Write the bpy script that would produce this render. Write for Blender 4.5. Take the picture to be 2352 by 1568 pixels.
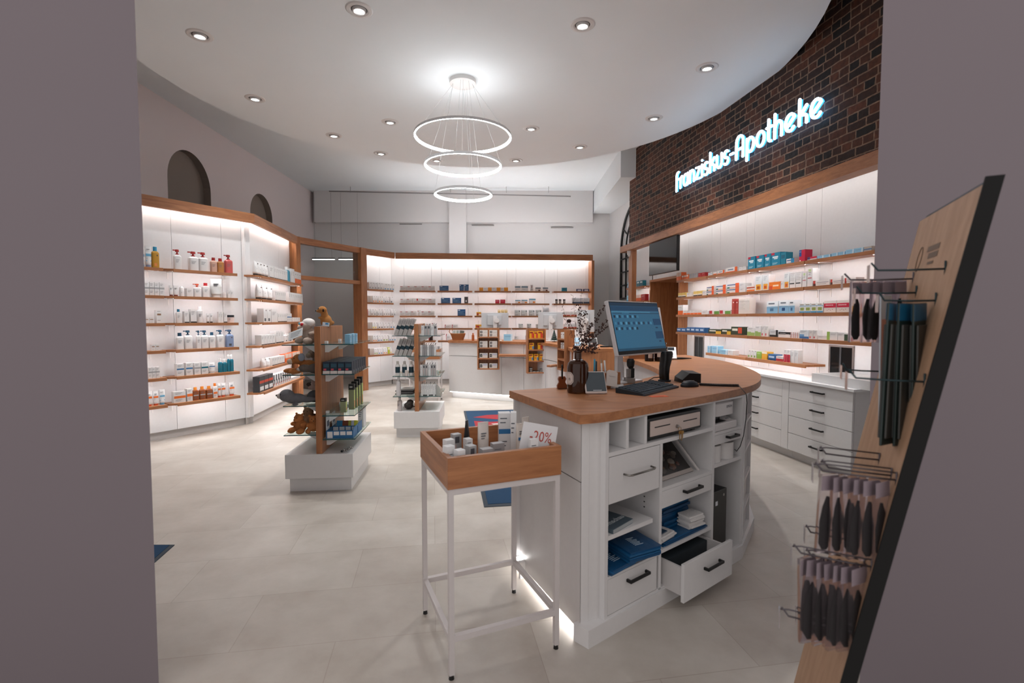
import bpy, bmesh, math, random
from mathutils import Vector, Matrix, geometry
random.seed(7)
PI = math.pi
for o in list(bpy.data.objects): bpy.data.objects.remove(o)
SC = bpy.context.scene
COL = SC.collection

# ------------------------------------------------------------------ camera, world, exposure
F = 1120.0; TH = math.atan(53 / F); EYE = 1.5
cam = bpy.data.cameras.new('camera'); camo = bpy.data.objects.new('camera', cam); COL.objects.link(camo)
cam.sensor_width = 36; cam.lens = F / 2352 * 36
camo.location = (0, 0, EYE); camo.rotation_euler = (PI / 2 - TH, 0, 0)
cam.clip_start = 0.05; cam.clip_end = 60
cam.dof.use_dof = True; cam.dof.focus_distance = 5.0; cam.dof.aperture_fstop = 2.8
SC.camera = camo
SC.view_settings.view_transform = 'Standard'; SC.view_settings.look = 'None'
SC.view_settings.gamma = 1; SC.view_settings.use_curve_mapping = False
SC.view_settings.exposure = 0.14
w = bpy.data.worlds.new('world'); SC.world = w; w.use_nodes = True
bg = w.node_tree.nodes['Background']; bg.inputs[0].default_value = (0.88, 0.83, 0.82, 1); bg.inputs[1].default_value = 0.95

def lamp(kind, loc, energy, color=(1, 1, 1), rot=(0, 0, 0), name='light', **kw):
    l = bpy.data.lights.new(name, kind); l.energy = energy; l.color = color
    for k, v in kw.items(): setattr(l, k, v)
    o = bpy.data.objects.new(name, l); o.location = loc; o.rotation_euler = rot; COL.objects.link(o)
    return o

# ------------------------------------------------------------------ materials
def lin(h):
    if isinstance(h, tuple): return h + (1,) if len(h) == 3 else h
    h = h.lstrip('#'); r = []
    for i in (0, 2, 4):
        c = int(h[i:i + 2], 16) / 255
        r.append(c / 12.92 if c <= .04045 else ((c + .055) / 1.055) ** 2.4)
    return tuple(r) + (1,)
MC = {}
def M(col, rough=.5, metal=0, emit=0, trans=0, alpha=1, noise=0.03, ior=1.45, coat=0):
    k = (col, rough, metal, emit, trans, alpha, coat)
    if k in MC: return MC[k]
    m = bpy.data.materials.new('mat_%d' % len(MC)); m.use_nodes = True
    nt = m.node_tree; b = nt.nodes['Principled BSDF']
    c = lin(col)
    b.inputs['Base Color'].default_value = c; b.inputs['Roughness'].default_value = rough
    b.inputs['Metallic'].default_value = metal; b.inputs['IOR'].default_value = ior
    if coat: b.inputs['Coat Weight'].default_value = coat; b.inputs['Coat Roughness'].default_value = .1
    if emit:
        b.inputs['Emission Color'].default_value = c; b.inputs['Emission Strength'].default_value = emit
    else:
        tc = nt.nodes.new('ShaderNodeTexCoord'); n = nt.nodes.new('ShaderNodeTexNoise'); n.inputs['Scale'].default_value = 35
        hs = nt.nodes.new('ShaderNodeHueSaturation'); hs.inputs['Color'].default_value = c
        mr = nt.nodes.new('ShaderNodeMapRange'); mr.inputs['To Min'].default_value = 1 - noise; mr.inputs['To Max'].default_value = 1 + noise
        nt.links.new(tc.outputs['Object'], n.inputs['Vector']); nt.links.new(n.outputs['Fac'], mr.inputs['Value'])
        nt.links.new(mr.outputs['Result'], hs.inputs['Value']); nt.links.new(hs.outputs['Color'], b.inputs['Base Color'])
    if trans: b.inputs['Transmission Weight'].default_value = trans
    if alpha < 1: b.inputs['Alpha'].default_value = alpha
    MC[k] = m; return m

def wood(axis, c1='#ac744b', c2='#845132', key='w', rough=.42):
    k = ('wood', axis, key)
    if k in MC: return MC[k]
    m = bpy.data.materials.new('wood_' + key + axis); m.use_nodes = True; nt = m.node_tree; b = nt.nodes['Principled BSDF']
    tc = nt.nodes.new('ShaderNodeTexCoord'); mp = nt.nodes.new('ShaderNodeMapping')
    s = {'x': (1.2, 14, 14), 'y': (14, 1.2, 14), 'z': (14, 14, 1.2)}[axis]
    mp.inputs['Scale'].default_value = s
    n = nt.nodes.new('ShaderNodeTexNoise'); n.inputs['Scale'].default_value = 2.2; n.inputs['Detail'].default_value = 6; n.inputs['Distortion'].default_value = .6
    n2 = nt.nodes.new('ShaderNodeTexNoise'); n2.inputs['Scale'].default_value = 14; n2.inputs['Detail'].default_value = 4
    mx = nt.nodes.new('ShaderNodeMath'); mx.operation = 'MULTIPLY_ADD'; mx.inputs[1].default_value = .35
    r = nt.nodes.new('ShaderNodeValToRGB'); r.color_ramp.elements[0].position = .38; r.color_ramp.elements[1].position = .85
    r.color_ramp.elements[0].color = lin(c2); r.color_ramp.elements[1].color = lin(c1)
    L = nt.links.new
    L(tc.outputs['Object'], mp.inputs['Vector']); L(mp.outputs['Vector'], n.inputs['Vector']); L(mp.outputs['Vector'], n2.inputs['Vector'])
    L(n2.outputs['Fac'], mx.inputs[0]); L(n.outputs['Fac'], mx.inputs[2]); L(mx.outputs[0], r.inputs['Fac']); L(r.outputs['Color'], b.inputs['Base Color'])
    b.inputs['Roughness'].default_value = rough
    MC[k] = m; return m

def plaster(name, col, var=.03, rough=.85):
    m = bpy.data.materials.new(name); m.use_nodes = True; nt = m.node_tree; b = nt.nodes['Principled BSDF']
    tc = nt.nodes.new('ShaderNodeTexCoord'); n = nt.nodes.new('ShaderNodeTexNoise'); n.inputs['Scale'].default_value = 1.3; n.inputs['Detail'].default_value = 8
    hs = nt.nodes.new('ShaderNodeHueSaturation'); hs.inputs['Color'].default_value = lin(col)
    mr = nt.nodes.new('ShaderNodeMapRange'); mr.inputs['To Min'].default_value = 1 - var; mr.inputs['To Max'].default_value = 1 + var
    L = nt.links.new; L(tc.outputs['Object'], n.inputs['Vector']); L(n.outputs['Fac'], mr.inputs['Value']); L(mr.outputs['Result'], hs.inputs['Value']); L(hs.outputs['Color'], b.inputs['Base Color'])
    n3 = nt.nodes.new('ShaderNodeTexNoise'); n3.inputs['Scale'].default_value = 180; bp = nt.nodes.new('ShaderNodeBump'); bp.inputs['Strength'].default_value = .06; bp.inputs['Distance'].default_value = .002
    L(tc.outputs['Object'], n3.inputs['Vector']); L(n3.outputs['Fac'], bp.inputs['Height']); L(bp.outputs['Normal'], b.inputs['Normal'])
    b.inputs['Roughness'].default_value = rough
    return m

def floor_mat():
    m = bpy.data.materials.new('floor_tiles'); m.use_nodes = True; nt = m.node_tree; b = nt.nodes['Principled BSDF']; L = nt.links.new
    tc = nt.nodes.new('ShaderNodeTexCoord'); mp = nt.nodes.new('ShaderNodeMapping'); mp.inputs['Rotation'].default_value = (0, 0, -.16)
    br = nt.nodes.new('ShaderNodeTexBrick'); br.inputs['Scale'].default_value = 1; br.inputs['Brick Width'].default_value = .92; br.inputs['Row Height'].default_value = .46
    br.inputs['Mortar Size'].default_value = .0022; br.inputs['Mortar Smooth'].default_value = .6
    br.inputs['Color1'].default_value = lin('#b6b1aa'); br.inputs['Color2'].default_value = lin('#aaa39b'); br.inputs['Mortar'].default_value = lin('#9c938a')
    n = nt.nodes.new('ShaderNodeTexNoise'); n.inputs['Scale'].default_value = 2.6; n.inputs['Detail'].default_value = 9; n.inputs['Roughness'].default_value = .62
    r = nt.nodes.new('ShaderNodeValToRGB'); r.color_ramp.elements[0].position = .3; r.color_ramp.elements[1].position = .7
    r.color_ramp.elements[0].color = (.80, .765, .735, 1); r.color_ramp.elements[1].color = (1.06, 1.06, 1.06, 1)
    mul = nt.nodes.new('ShaderNodeMix'); mul.data_type = 'RGBA'; mul.blend_type = 'MULTIPLY'; mul.inputs['Factor'].default_value = 1
    L(tc.outputs['Object'], mp.inputs['Vector']); L(mp.outputs['Vector'], br.inputs['Vector']); L(tc.outputs['Object'], n.inputs['Vector']); L(n.outputs['Fac'], r.inputs['Fac'])
    L(br.outputs['Color'], mul.inputs['A']); L(r.outputs['Color'], mul.inputs['B']); L(mul.outputs['Result'], b.inputs['Base Color'])
    n2 = nt.nodes.new('ShaderNodeTexNoise'); n2.inputs['Scale'].default_value = 60; n2.inputs['Detail'].default_value = 5
    bp = nt.nodes.new('ShaderNodeBump'); bp.inputs['Strength'].default_value = .12; bp.inputs['Distance'].default_value = .002; L(n2.outputs['Fac'], bp.inputs['Height']); L(tc.outputs['Object'], n2.inputs['Vector']); L(bp.outputs['Normal'], b.inputs['Normal'])
    b.inputs['Roughness'].default_value = .42
    return m

def brick_mat():
    m = bpy.data.materials.new('brick_masonry'); m.use_nodes = True; nt = m.node_tree; b = nt.nodes['Principled BSDF']; L = nt.links.new
    tc = nt.nodes.new('ShaderNodeTexCoord'); mp = nt.nodes.new('ShaderNodeMapping')
    mp.inputs['Rotation'].default_value = (-PI / 2, 0, 0)
    # a little wobble so joints are irregular
    nz = nt.nodes.new('ShaderNodeTexNoise'); nz.inputs['Scale'].default_value = 9; nz.inputs['Detail'].default_value = 2
    va = nt.nodes.new('ShaderNodeVectorMath'); va.operation = 'MULTIPLY_ADD'; va.inputs[1].default_value = (.022, .022, .022)
    br = nt.nodes.new('ShaderNodeTexBrick'); br.inputs['Scale'].default_value = 1; br.inputs['Brick Width'].default_value = .2; br.inputs['Row Height'].default_value = .078
    br.offset = .5; br.squash = .55; br.squash_frequency = 3
    br.inputs['Mortar Size'].default_value = .008; br.inputs['Mortar Smooth'].default_value = .35; br.inputs['Bias'].default_value = -.1
    br.inputs['Color1'].default_value = lin('#171210'); br.inputs['Color2'].default_value = lin('#683b25'); br.inputs['Mortar'].default_value = lin('#88715f')
    n2 = nt.nodes.new('ShaderNodeTexNoise'); n2.inputs['Scale'].default_value = 22; n2.inputs['Detail'].default_value = 6
    r = nt.nodes.new('ShaderNodeValToRGB'); r.color_ramp.elements[0].position = .3; r.color_ramp.elements[1].position = .75
    r.color_ramp.elements[0].color = (.5, .46, .45, 1); r.color_ramp.elements[1].color = (1.3, 1.2, 1.15, 1)
    mul = nt.nodes.new('ShaderNodeMix'); mul.data_type = 'RGBA'; mul.blend_type = 'MULTIPLY'; mul.inputs['Factor'].default_value = 1
    L(tc.outputs['Object'], nz.inputs['Vector']); L(nz.outputs['Color'], va.inputs[0]); L(tc.outputs['Object'], va.inputs[2])
    L(va.outputs[0], mp.inputs['Vector']); L(mp.outputs['Vector'], br.inputs['Vector']); L(tc.outputs['Object'], n2.inputs['Vector']); L(n2.outputs['Fac'], r.inputs['Fac'])
    L(br.outputs['Color'], mul.inputs['A']); L(r.outputs['Color'], mul.inputs['B']); L(mul.outputs['Result'], b.inputs['Base Color'])
    inv = nt.nodes.new('ShaderNodeMath'); inv.operation = 'MULTIPLY_ADD'; inv.inputs[1].default_value = -1; 
    L(br.outputs['Fac'], inv.inputs[0]); L(n2.outputs['Fac'], inv.inputs[2])
    bp = nt.nodes.new('ShaderNodeBump'); bp.inputs['Strength'].default_value = .8; bp.inputs['Distance'].default_value = .012; L(inv.outputs[0], bp.inputs['Height']); L(bp.outputs['Normal'], b.inputs['Normal'])
    b.inputs['Roughness'].default_value = .8
    return m

WALLC = plaster('lilac_grey_paint', '#d9cdcc')
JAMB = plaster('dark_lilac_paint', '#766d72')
WHITEWALL = plaster('white_paint', '#cfcccb')
CEIL = plaster('ceiling_paint', '#e2e6e8')
NICHE = plaster('niche_shade', '#857970')  # wall tone darkened: shade of the niche interior put into the colour
FLOOR = floor_mat(); BRICK = brick_mat()
PANEL = M('#dddee0', .35)
LACQ = M('#d3d2d2', .32)
WX, WY, WZ = wood('x'), wood('y'), wood('z')
BLK = M('#0a0b0c', .45)
JET = M('#030303', .8)
METAL = M('#9a9896', .3, 1)
GLASS = M('#cfe3df', .03, 0, 0, .96, 1, ior=1.1)
GEDGE = M('#1f4f52', .1)
LED = M((.98, .985, 1), .5, 0, 42)
LEDC = M((1, .98, .96), .5, 0, 7)
LEDB = M((1, .98, .96), .5, 0, 17)
DARKT = '#5b6068'

# ------------------------------------------------------------------ mesh builder
class MB:
    def __init__(s): s.v = []; s.f = []; s.m = []; s.sm = []; s.mats = []
    def mi(s, m):
        if m not in s.mats: s.mats.append(m)
        return s.mats.index(m)
    def add(s, vs, fs, m, smooth=False, T=None):
        b = len(s.v); i = s.mi(m)
        s.v += [tuple(T @ Vector(p)) if T is not None else tuple(p) for p in vs]
        for f in fs: s.f.append(tuple(b + k for k in f)); s.m.append(i); s.sm.append(smooth)
        return s
    def box(s, x0, x1, y0, y1, z0, z1, m, T=None):
        vs = [(x, y, z) for z in (z0, z1) for y in (y0, y1) for x in (x0, x1)]
        return s.add(vs, [(0, 2, 3, 1), (4, 5, 7, 6), (0, 1, 5, 4), (1, 3, 7, 5), (3, 2, 6, 7), (2, 0, 4, 6)], m, False, T)
    def rbox(s, x0, x1, y0, y1, z0, z1, m, r=.003, T=None):
        # box with chamfered edges
        bm = bmesh.new(); bmesh.ops.create_cube(bm, size=1)
        for v in bm.verts: v.co = Vector(((x0 + x1) / 2 + v.co.x * (x1 - x0), (y0 + y1) / 2 + v.co.y * (y1 - y0), (z0 + z1) / 2 + v.co.z * (z1 - z0)))
        bmesh.ops.bevel(bm, geom=bm.edges[:], offset=r, segments=2, affect='EDGES', profile=.5)
        bm.verts.index_update(); vs = [v.co.copy() for v in bm.verts]; fs = [tuple(v.index for v in f.verts) for f in bm.faces]; bm.free()
        return s.add(vs, fs, m, False, T)
    def prism(s, poly, z0, z1, m, T=None, mtop=None):
        n = len(poly); a = sum(poly[i][0] * poly[(i + 1) % n][1] - poly[(i + 1) % n][0] * poly[i][1] for i in range(n))
        if a < 0: poly = poly[::-1]
        vs = [(p[0], p[1], z0) for p in poly] + [(p[0], p[1], z1) for p in poly]
        tri = geometry.tessellate_polygon([[Vector((p[0], p[1], 0)) for p in poly]])
        def up(t):
            A, B, C = [poly[k] for k in t]
            return (B[0] - A[0]) * (C[1] - A[1]) - (B[1] - A[1]) * (C[0] - A[0]) > 0
        tri = [t if up(t) else t[::-1] for t in tri]
        s.add(vs, [tuple(reversed(t)) for t in tri] + [(i, (i + 1) % n, n + (i + 1) % n, n + i) for i in range(n)], m, False, T)
        return s.add(vs, [tuple(n + k for k in t) for t in tri], mtop or m, False, T)
    def loft(s, rings, N=20, T=None, capb=True, capt=True, smooth=True):
        # ring: (z, rx, ry, exp, mat[, cx, cy])
        def ring(r):
            z, rx, ry, e = r[:4]; cx, cy = (r[5], r[6]) if len(r) > 5 else (0, 0); o = []
            for k in range(N):
                a = 2 * PI * (k + .5) / N; c, q = math.cos(a), math.sin(a)
                o.append((cx + rx * math.copysign(abs(c) ** (2 / e), c), cy + ry * math.copysign(abs(q) ** (2 / e), q), z))
            return o
        for i in range(len(rings) - 1):
            a, b = rings[i], rings[i + 1]
            s.add(ring(a) + ring(b), [(k, (k + 1) % N, N + (k + 1) % N, N + k) for k in range(N)], a[4], smooth, T)
        if capb: s.add(ring(rings[0]), [tuple(range(N))[::-1]], rings[0][4], False, T)
        if capt: s.add(ring(rings[-1]), [tuple(range(N))], rings[-1][4], False, T)
        return s
    def cyl(s, x, y, z0, z1, r, m, N=16, r2=None, T=None):
        return s.loft([(z0, r, r, 2, m, x, y), (z1, r2 if r2 is not None else r, r2 if r2 is not None else r, 2, m, x, y)], N, T)
    def tube(s, pts, r, m, N=8, T=None, closed=False, rs=None):
        pts = [Vector(p) for p in pts]; n = len(pts); vs = []; up = None
        for i, p in enumerate(pts):
            a = pts[i - 1] if (i > 0 or closed) else p; b = pts[(i + 1) % n] if (i < n - 1 or closed) else p
            t = (b - a).normalized()
            if up is None: up = t.orthogonal().normalized()
            else:
                up = up - t * up.dot(t); up = up.normalized() if up.length > 1e-6 else t.orthogonal().normalized()
            w_ = t.cross(up); rr = rs[i] if rs else r
            for k in range(N):
                A = 2 * PI * k / N; vs.append(p + (up * math.cos(A) + w_ * math.sin(A)) * rr)
        fs = []
        for i in range(n if closed else n - 1):
            j = (i + 1) % n
            fs += [(i * N + k, i * N + (k + 1) % N, j * N + (k + 1) % N, j * N + k) for k in range(N)]
        if not closed: fs += [tuple(range(N))[::-1], tuple((n - 1) * N + k for k in range(N))]
        return s.add(vs, fs, m, True, T)
    def ell(s, c, r, m, T=None, n=12, k=8, R=None):
        vs = []; fs = []
        for j in range(k + 1):
            ph = PI * j / k
            for i in range(n):
                a = 2 * PI * i / n; p = Vector((r[0] * math.sin(ph) * math.cos(a), r[1] * math.sin(ph) * math.sin(a), r[2] * math.cos(ph)))
                if R is not None: p = R @ p
                vs.append(Vector(c) + p)
        for j in range(k):
            for i in range(n): fs.append((j * n + i, (j + 1) * n + i, (j + 1) * n + (i + 1) % n, j * n + (i + 1) % n))
        return s.add(vs, fs, m, True, T)
    def mesh(s, name):
        me = bpy.data.meshes.new(name); me.from_pydata(s.v, [], s.f)
        for m in s.mats: me.materials.append(m)
        me.polygons.foreach_set('material_index', s.m); me.polygons.foreach_set('use_smooth', s.sm); me.update()
        return me

LABELS = []
def tag(o, label=None, cat=None, group=None, kind=None):
    if label:
        o['label'] = label; LABELS.append((label, group, o.name))
    if cat: o['category'] = cat
    if group: o['group'] = group
    if kind: o['kind'] = kind
    return o
def thing(name, label, cat, loc=(0, 0, 0), rz=0, group=None):
    o = bpy.data.objects.new(name, None); o.empty_display_size = .05; COL.objects.link(o); o.location = loc; o.rotation_euler = (0, 0, rz)
    return tag(o, label, cat, group)
def part(name, mb, parent, label=None, loc=(0, 0, 0), rot=(0, 0, 0)):
    o = bpy.data.objects.new(name, mb if isinstance(mb, bpy.types.Mesh) else mb.mesh(name)); COL.objects.link(o); o.parent = parent; o.location = loc; o.rotation_euler = rot
    if label: o['label'] = label
    return o
def single(name, mb, label, cat, loc=(0, 0, 0), rz=0, group=None, rot=None):
    o = bpy.data.objects.new(name, mb if isinstance(mb, bpy.types.Mesh) else mb.mesh(name)); COL.objects.link(o); o.location = loc; o.rotation_euler = rot or (0, 0, rz)
    return tag(o, label, cat, group)
def struct(name, mb, label, cat, parent=None):
    o = bpy.data.objects.new(name, mb.mesh(name)); COL.objects.link(o)
    if parent: o.parent = parent
    else: tag(o, label, cat, None, 'structure')
    return o
def text_mesh(txt, size, m, depth=.0005, sx=1):
    c = bpy.data.curves.new('t', 'FONT'); c.body = txt; c.size = size; c.extrude = depth; c.align_x = 'CENTER'; c.align_y = 'CENTER'; c.resolution_u = 2
    o = bpy.data.objects.new('t', c); COL.objects.link(o); bpy.context.view_layer.update()
    me = bpy.data.meshes.new_from_object(o.evaluated_get(bpy.context.evaluated_depsgraph_get())); bpy.data.objects.remove(o); bpy.data.curves.remove(c)
    mb = MB(); mb.add([(v.co.x * sx, v.co.y, v.co.z) for v in me.vertices], [tuple(p.vertices) for p in me.polygons], m); bpy.data.meshes.remove(me)
    return mb
def merge(a, b, T=None):
    # add builder b into builder a
    base = len(a.v); a.v += [tuple(T @ Vector(p)) if T is not None else p for p in b.v]
    for f, mi, sm in zip(b.f, b.m, b.sm): a.f.append(tuple(base + k for k in f)); a.m.append(a.mi(b.mats[mi])); a.sm.append(sm)
    return a
TXT = Matrix.Rotation(PI / 2, 4, 'X')     # text lying in xy -> standing, facing -y

# ------------------------------------------------------------------ measuring helpers
def ray(x, y):
    c, q = math.cos(TH), math.sin(TH); u = (x - 1176) / F; v = -(y - 784) / F
    return Vector((u, c + v * q, -q + v * c))
def at_z(x, y, z):
    d = ray(x, y); return Vector((0, 0, EYE)) + d * ((z - EYE) / d.z)
class Wall:
    def __init__(s, p, q):
        s.o = Vector((p[0], p[1], 0)); s.d = Vector((q[0] - p[0], q[1] - p[1], 0)).normalized(); s.n = Vector((s.d.y, -s.d.x, 0))
        s.rz = math.atan2(s.d.y, s.d.x)
    def P(s, a, off=0, z=0): return s.o + s.d * a + s.n * off + Vector((0, 0, z))
    def hit(s, x, y, off=0):
        d = ray(x, y); t = (s.o.dot(s.n) + off - 0) / d.dot(s.n); p = d * t
        return (p - s.o).dot(s.d), EYE + p.z
ORD = ['first', 'second', 'third', 'fourth', 'fifth', 'sixth', 'seventh', 'eighth', 'ninth', 'tenth', 'eleventh', 'twelfth', 'thirteenth', 'fourteenth', 'fifteenth', 'sixteenth', 'seventeenth', 'eighteenth', 'nineteenth', 'twentieth', 'twenty-first', 'twenty-second', 'twenty-third', 'twenty-fourth', 'twenty-fifth', 'twenty-sixth', 'twenty-seventh', 'twenty-eighth', 'twenty-ninth', 'thirtieth', 'thirty-first', 'thirty-second', 'thirty-third', 'thirty-fourth', 'thirty-fifth', 'thirty-sixth']

# ================================================================== ROOM
fl = MB(); fl.box(-6, 6, -1.0, 13, -.08, 0, FLOOR); struct('floor', fl, 'pale beige stone-look tiled floor of the shop', 'floor')
cl = MB(); cl.box(-5.4, 4.9, 2.1, 12.8, 4.65, 4.75, CEIL); struct('ceiling', cl, 'upper white ceiling behind the round ceiling disc', 'ceiling')
dk = MB(); dk.loft([(4.2, 3.42, 3.42, 2, CEIL, -.5, 5.45), (4.3, 3.42, 3.42, 2, CEIL, -.5, 5.45)], 96, smooth=True)
struct('trim_1', dk, 'large round lowered white ceiling disc carrying the spotlights', 'ceiling disc')
dk2 = MB(); dk2.loft([(4.3, 3.0, 3.0, 2, CEIL, -.5, 5.45), (4.65, 3.0, 3.0, 2, CEIL, -.5, 5.45)], 64, smooth=True)
struct('trim_2', dk2, 'recessed drum joining the round disc to the ceiling', 'ceiling drum')

# left wall with two arched niches
def arch(y0, y1, z0, zt):
    r = (y1 - y0) / 2; c = (y0 + y1) / 2; k = zt - r; pts = [(y0, z0), (y0, k)]
    for i in range(1, 20): a = PI - PI * i / 20; pts.append((c + r * math.cos(a), k + r * math.sin(a)))
    return pts + [(y1, k), (y1, z0)]
wl = MB(); outer = [(2.1, 0), (12.8, 0), (12.8, 4.65), (2.1, 4.65)]
NI = [arch(7.18, 8.2, 2.2, 4.08), arch(9.42, 10.28, 2.2, 3.97)]
polys = [[Vector((y, z, 0)) for y, z in outer]] + [[Vector((y, z, 0)) for y, z in n] for n in NI]
flat = [p for pl in polys for p in pl]
tri = geometry.tessellate_polygon(polys)
wl.add([(-5, p.x, p.y) for p in flat], [tuple(t) for t in tri], WALLC)
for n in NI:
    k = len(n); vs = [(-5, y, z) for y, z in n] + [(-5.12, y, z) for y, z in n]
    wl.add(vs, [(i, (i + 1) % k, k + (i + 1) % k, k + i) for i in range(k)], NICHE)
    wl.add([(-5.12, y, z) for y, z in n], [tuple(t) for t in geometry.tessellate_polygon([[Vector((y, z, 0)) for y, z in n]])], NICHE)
wl.box(-5.5, -5.36, 2.1, 12.8, 0, 4.65, WALLC)
struct('wall_left', wl, 'lilac grey left wall with two tall arched niches', 'wall')
# back wall: recess below, projecting band above, pilaster
wb = MB(); wb.box(-5.5, 4.9, 12.4, 12.6, 0, 4.65, WHITEWALL); wb.box(-4.9, 2.0, 12.2, 12.4, 3.88, 4.65, WHITEWALL)
struct('wall_back', wb, 'off-white back wall above the rear shelving', 'wall')
pl = MB(); pl.box(-1.55, -1.13, 12.12, 12.4, 0, 4.65, WHITEWALL); struct('trim_3', pl, 'off-white pilaster on the back wall behind the pendant', 'pilaster')
# far right wall with arched metal lattice window
wr = MB(); wr.add([(2.80, 9.35, 0), (2.45, 12.45, 0), (2.45, 12.45, 4.65), (2.80, 9.35, 4.65), (3.0, 9.35, 0), (2.65, 12.45, 0), (2.65, 12.45, 4.65), (3.0, 9.35, 4.65)],
    [(0, 3, 2, 1), (4, 5, 6, 7), (3, 7, 6, 2), (0, 1, 5, 4), (0, 4, 7, 3)], WHITEWALL)
struct('wall_right', wr, 'pale side wall beyond the brick panel', 'wall')
bh = MB(); bh.box(2.02, 2.7, 9.2, 12.35, 4.12, 4.65, CEIL); struct('trim_4', bh, 'boxed ceiling bulkhead beside the far right wall', 'bulkhead')
WR = Wall((2.45, 12.45), (2.80, 9.35))
wn = MB()
def bar(a0, z0, a1, z1, t=.018):
    p, q = WR.P(a0, .05, z0), WR.P(a1, .05, z1); wn.tube([p, q], t, BLK, 6)
c0, rr, kz = 2.05, .95, 3.05
arc = [(c0 + rr * math.cos(PI - PI * i / 24), kz + rr * math.sin(PI - PI * i / 24)) for i in range(25)]
pts = [(c0 - rr, 1.93)] + arc + [(c0 + rr, 1.93)]
wn.tube([WR.P(a, .05, z) for a, z in pts], .028, BLK, 6)
r2 = .62; arc2 = [(c0 + r2 * math.cos(PI - PI * i / 24), kz + r2 * math.sin(PI - PI * i / 24)) for i in range(25)]
wn.tube([WR.P(a, .05, z) for a, z in [(c0 - r2, 1.93)] + arc2 + [(c0 + r2, 1.93)]], .02, BLK, 6)
bar(c0 - rr, 1.95, c0 + rr, 1.95, .028)
for z in (2.25, 2.55, 2.85, 3.1): bar(c0 - rr, z, c0 + rr, z)
for a in (-.2, .2): bar(c0 + a, 1.95, c0 + a, kz + .5)
for k in (30, 60, 120, 150): 
    q = math.radians(k); bar(c0 + r2 * math.cos(q), kz + r2 * math.sin(q), c0 + rr * math.cos(q), kz + rr * math.sin(q))
struct('window_1', wn, 'black metal arched lattice window on far right wall', 'window')
# passage jambs in the foreground
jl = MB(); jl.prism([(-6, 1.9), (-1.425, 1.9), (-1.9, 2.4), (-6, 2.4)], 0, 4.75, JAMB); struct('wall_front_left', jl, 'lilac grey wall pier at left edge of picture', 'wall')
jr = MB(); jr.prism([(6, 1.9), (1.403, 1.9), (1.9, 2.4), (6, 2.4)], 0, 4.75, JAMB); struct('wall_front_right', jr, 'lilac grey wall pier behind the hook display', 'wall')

# ================================================================== SHELVING UNITS
ZL = [2.10, 1.772, 1.444, 1.116, .788, .46]; ZB = [2.12, 1.84, 1.56, 1.28, 1.0, .72]
WA = Wall((-3.58, 6.85), (-3.58 + .5565, 6.85 + .8308)); WA.o = WA.P(-2.2)         # beam front line of the left wall, corner at 2.2
WB_ = Wall((-3.581, 6.85), (-3.80, 8.70))
WC = Wall((-3.048, 10.178), (-2.576, 10.848))
WK = Wall((-2.576, 10.848), (1.849, 11.217))
WR_ = Wall((3.82 - 1.65, 10), (3.82 - .165 * 4, 4))
def bd(mb, W, a0, a1, o0, o1, z0, z1, m):
    P = [W.P(a0, o0), W.P(a1, o0), W.P(a1, o1), W.P(a0, o1)]
    vs = [(p.x, p.y, z0) for p in P] + [(p.x, p.y, z1) for p in P]
    mb.add(vs, [(0, 1, 2, 3), (7, 6, 5, 4), (0, 4, 5, 1), (1, 5, 6, 2), (2, 6, 7, 3), (3, 7, 4, 0)], m)
def unit(name, label, W, a0, a1, off, joints, e0=0, e1=0, led=None):
    u = thing(name, label, 'shelving', W.P((a0 + a1) / 2, 0, 0), W.rz)
    L = a1 - a0; T = Matrix.Translation(-W.P((a0 + a1) / 2, 0, 0)); R = Matrix.Rotation(-W.rz, 4, 'Z')
    js = [a0 - e0] + joints + [a1 + e1]; X = R @ T
    for i in range(len(js) - 1):
        m = MB(); bd(m, W, js[i] + .002, js[i + 1] - .002, off - .04, off, .1, 2.9, PANEL); m.v = [tuple(X @ Vector(p)) for p in m.v]; part('back_panel', m, u)
    m = MB(); bd(m, W, a0 - e0, a1 + e1, off - .05, off - .041, .1, 2.9, M('#565a5e', .6)); m.v = [tuple(X @ Vector(p)) for p in m.v]; part('backing_board', m, u)
    m = MB(); bd(m, W, a0, a1, -.05, 0, 2.82, 2.95, WX); bd(m, W, a0, a1, off - .05, -.05, 2.92, 2.95, WX); m.v = [tuple(X @ Vector(p)) for p in m.v]; part('top_fascia', m, u, 'orange-brown wooden fascia beam')
    m = MB(); bd(m, W, a0 + .03, a1 - .03, off + .03, -.06, 2.895, 2.915, led or LEDB); m.v = [tuple(X @ Vector(p)) for p in m.v]; part('led_strip', m, u, 'glowing white strip light')
    m = MB(); bd(m, W, a0 - e0, a1 + e1, off - .04, off - .03, 0, .1, M('#b9b5b2', .5)); m.v = [tuple(X @ Vector(p)) for p in m.v]; part('plinth', m, u)
    return u
OA, OB, OC, OK_ = -.14, -.14, -.30, -.30
jA = [WA.hit(x, 600, OA)[0] for x in (395, 509)]
u = unit('wall_shelving', 'white backlit panel shelving on the left wall, left of the corner', WA, .3, 2.2, OA, jA)
jB = [WB_.hit(x, 700, OB)[0] for x in (642,)]
u = unit('wall_shelving', 'white backlit panel shelving between left corner and doorway', WB_, 0.0, 1.86, OB, jB)
u = unit('wall_shelving', 'narrow oblique white panel shelving right of the doorway', WC, .03, .80, OC, [.62], 0, .16, LEDC)
jK = [WK.hit(x, 640, OK_)[0] for x in (928, 991, 1014, 1075, 1098, 1164, 1185, 1251, 1280, 1346)]
u = unit('wall_shelving', 'long white backlit panel shelving across the back wall', WK, 0.0, 4.44, OK_, jK, .14, 0, LEDC)
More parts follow.
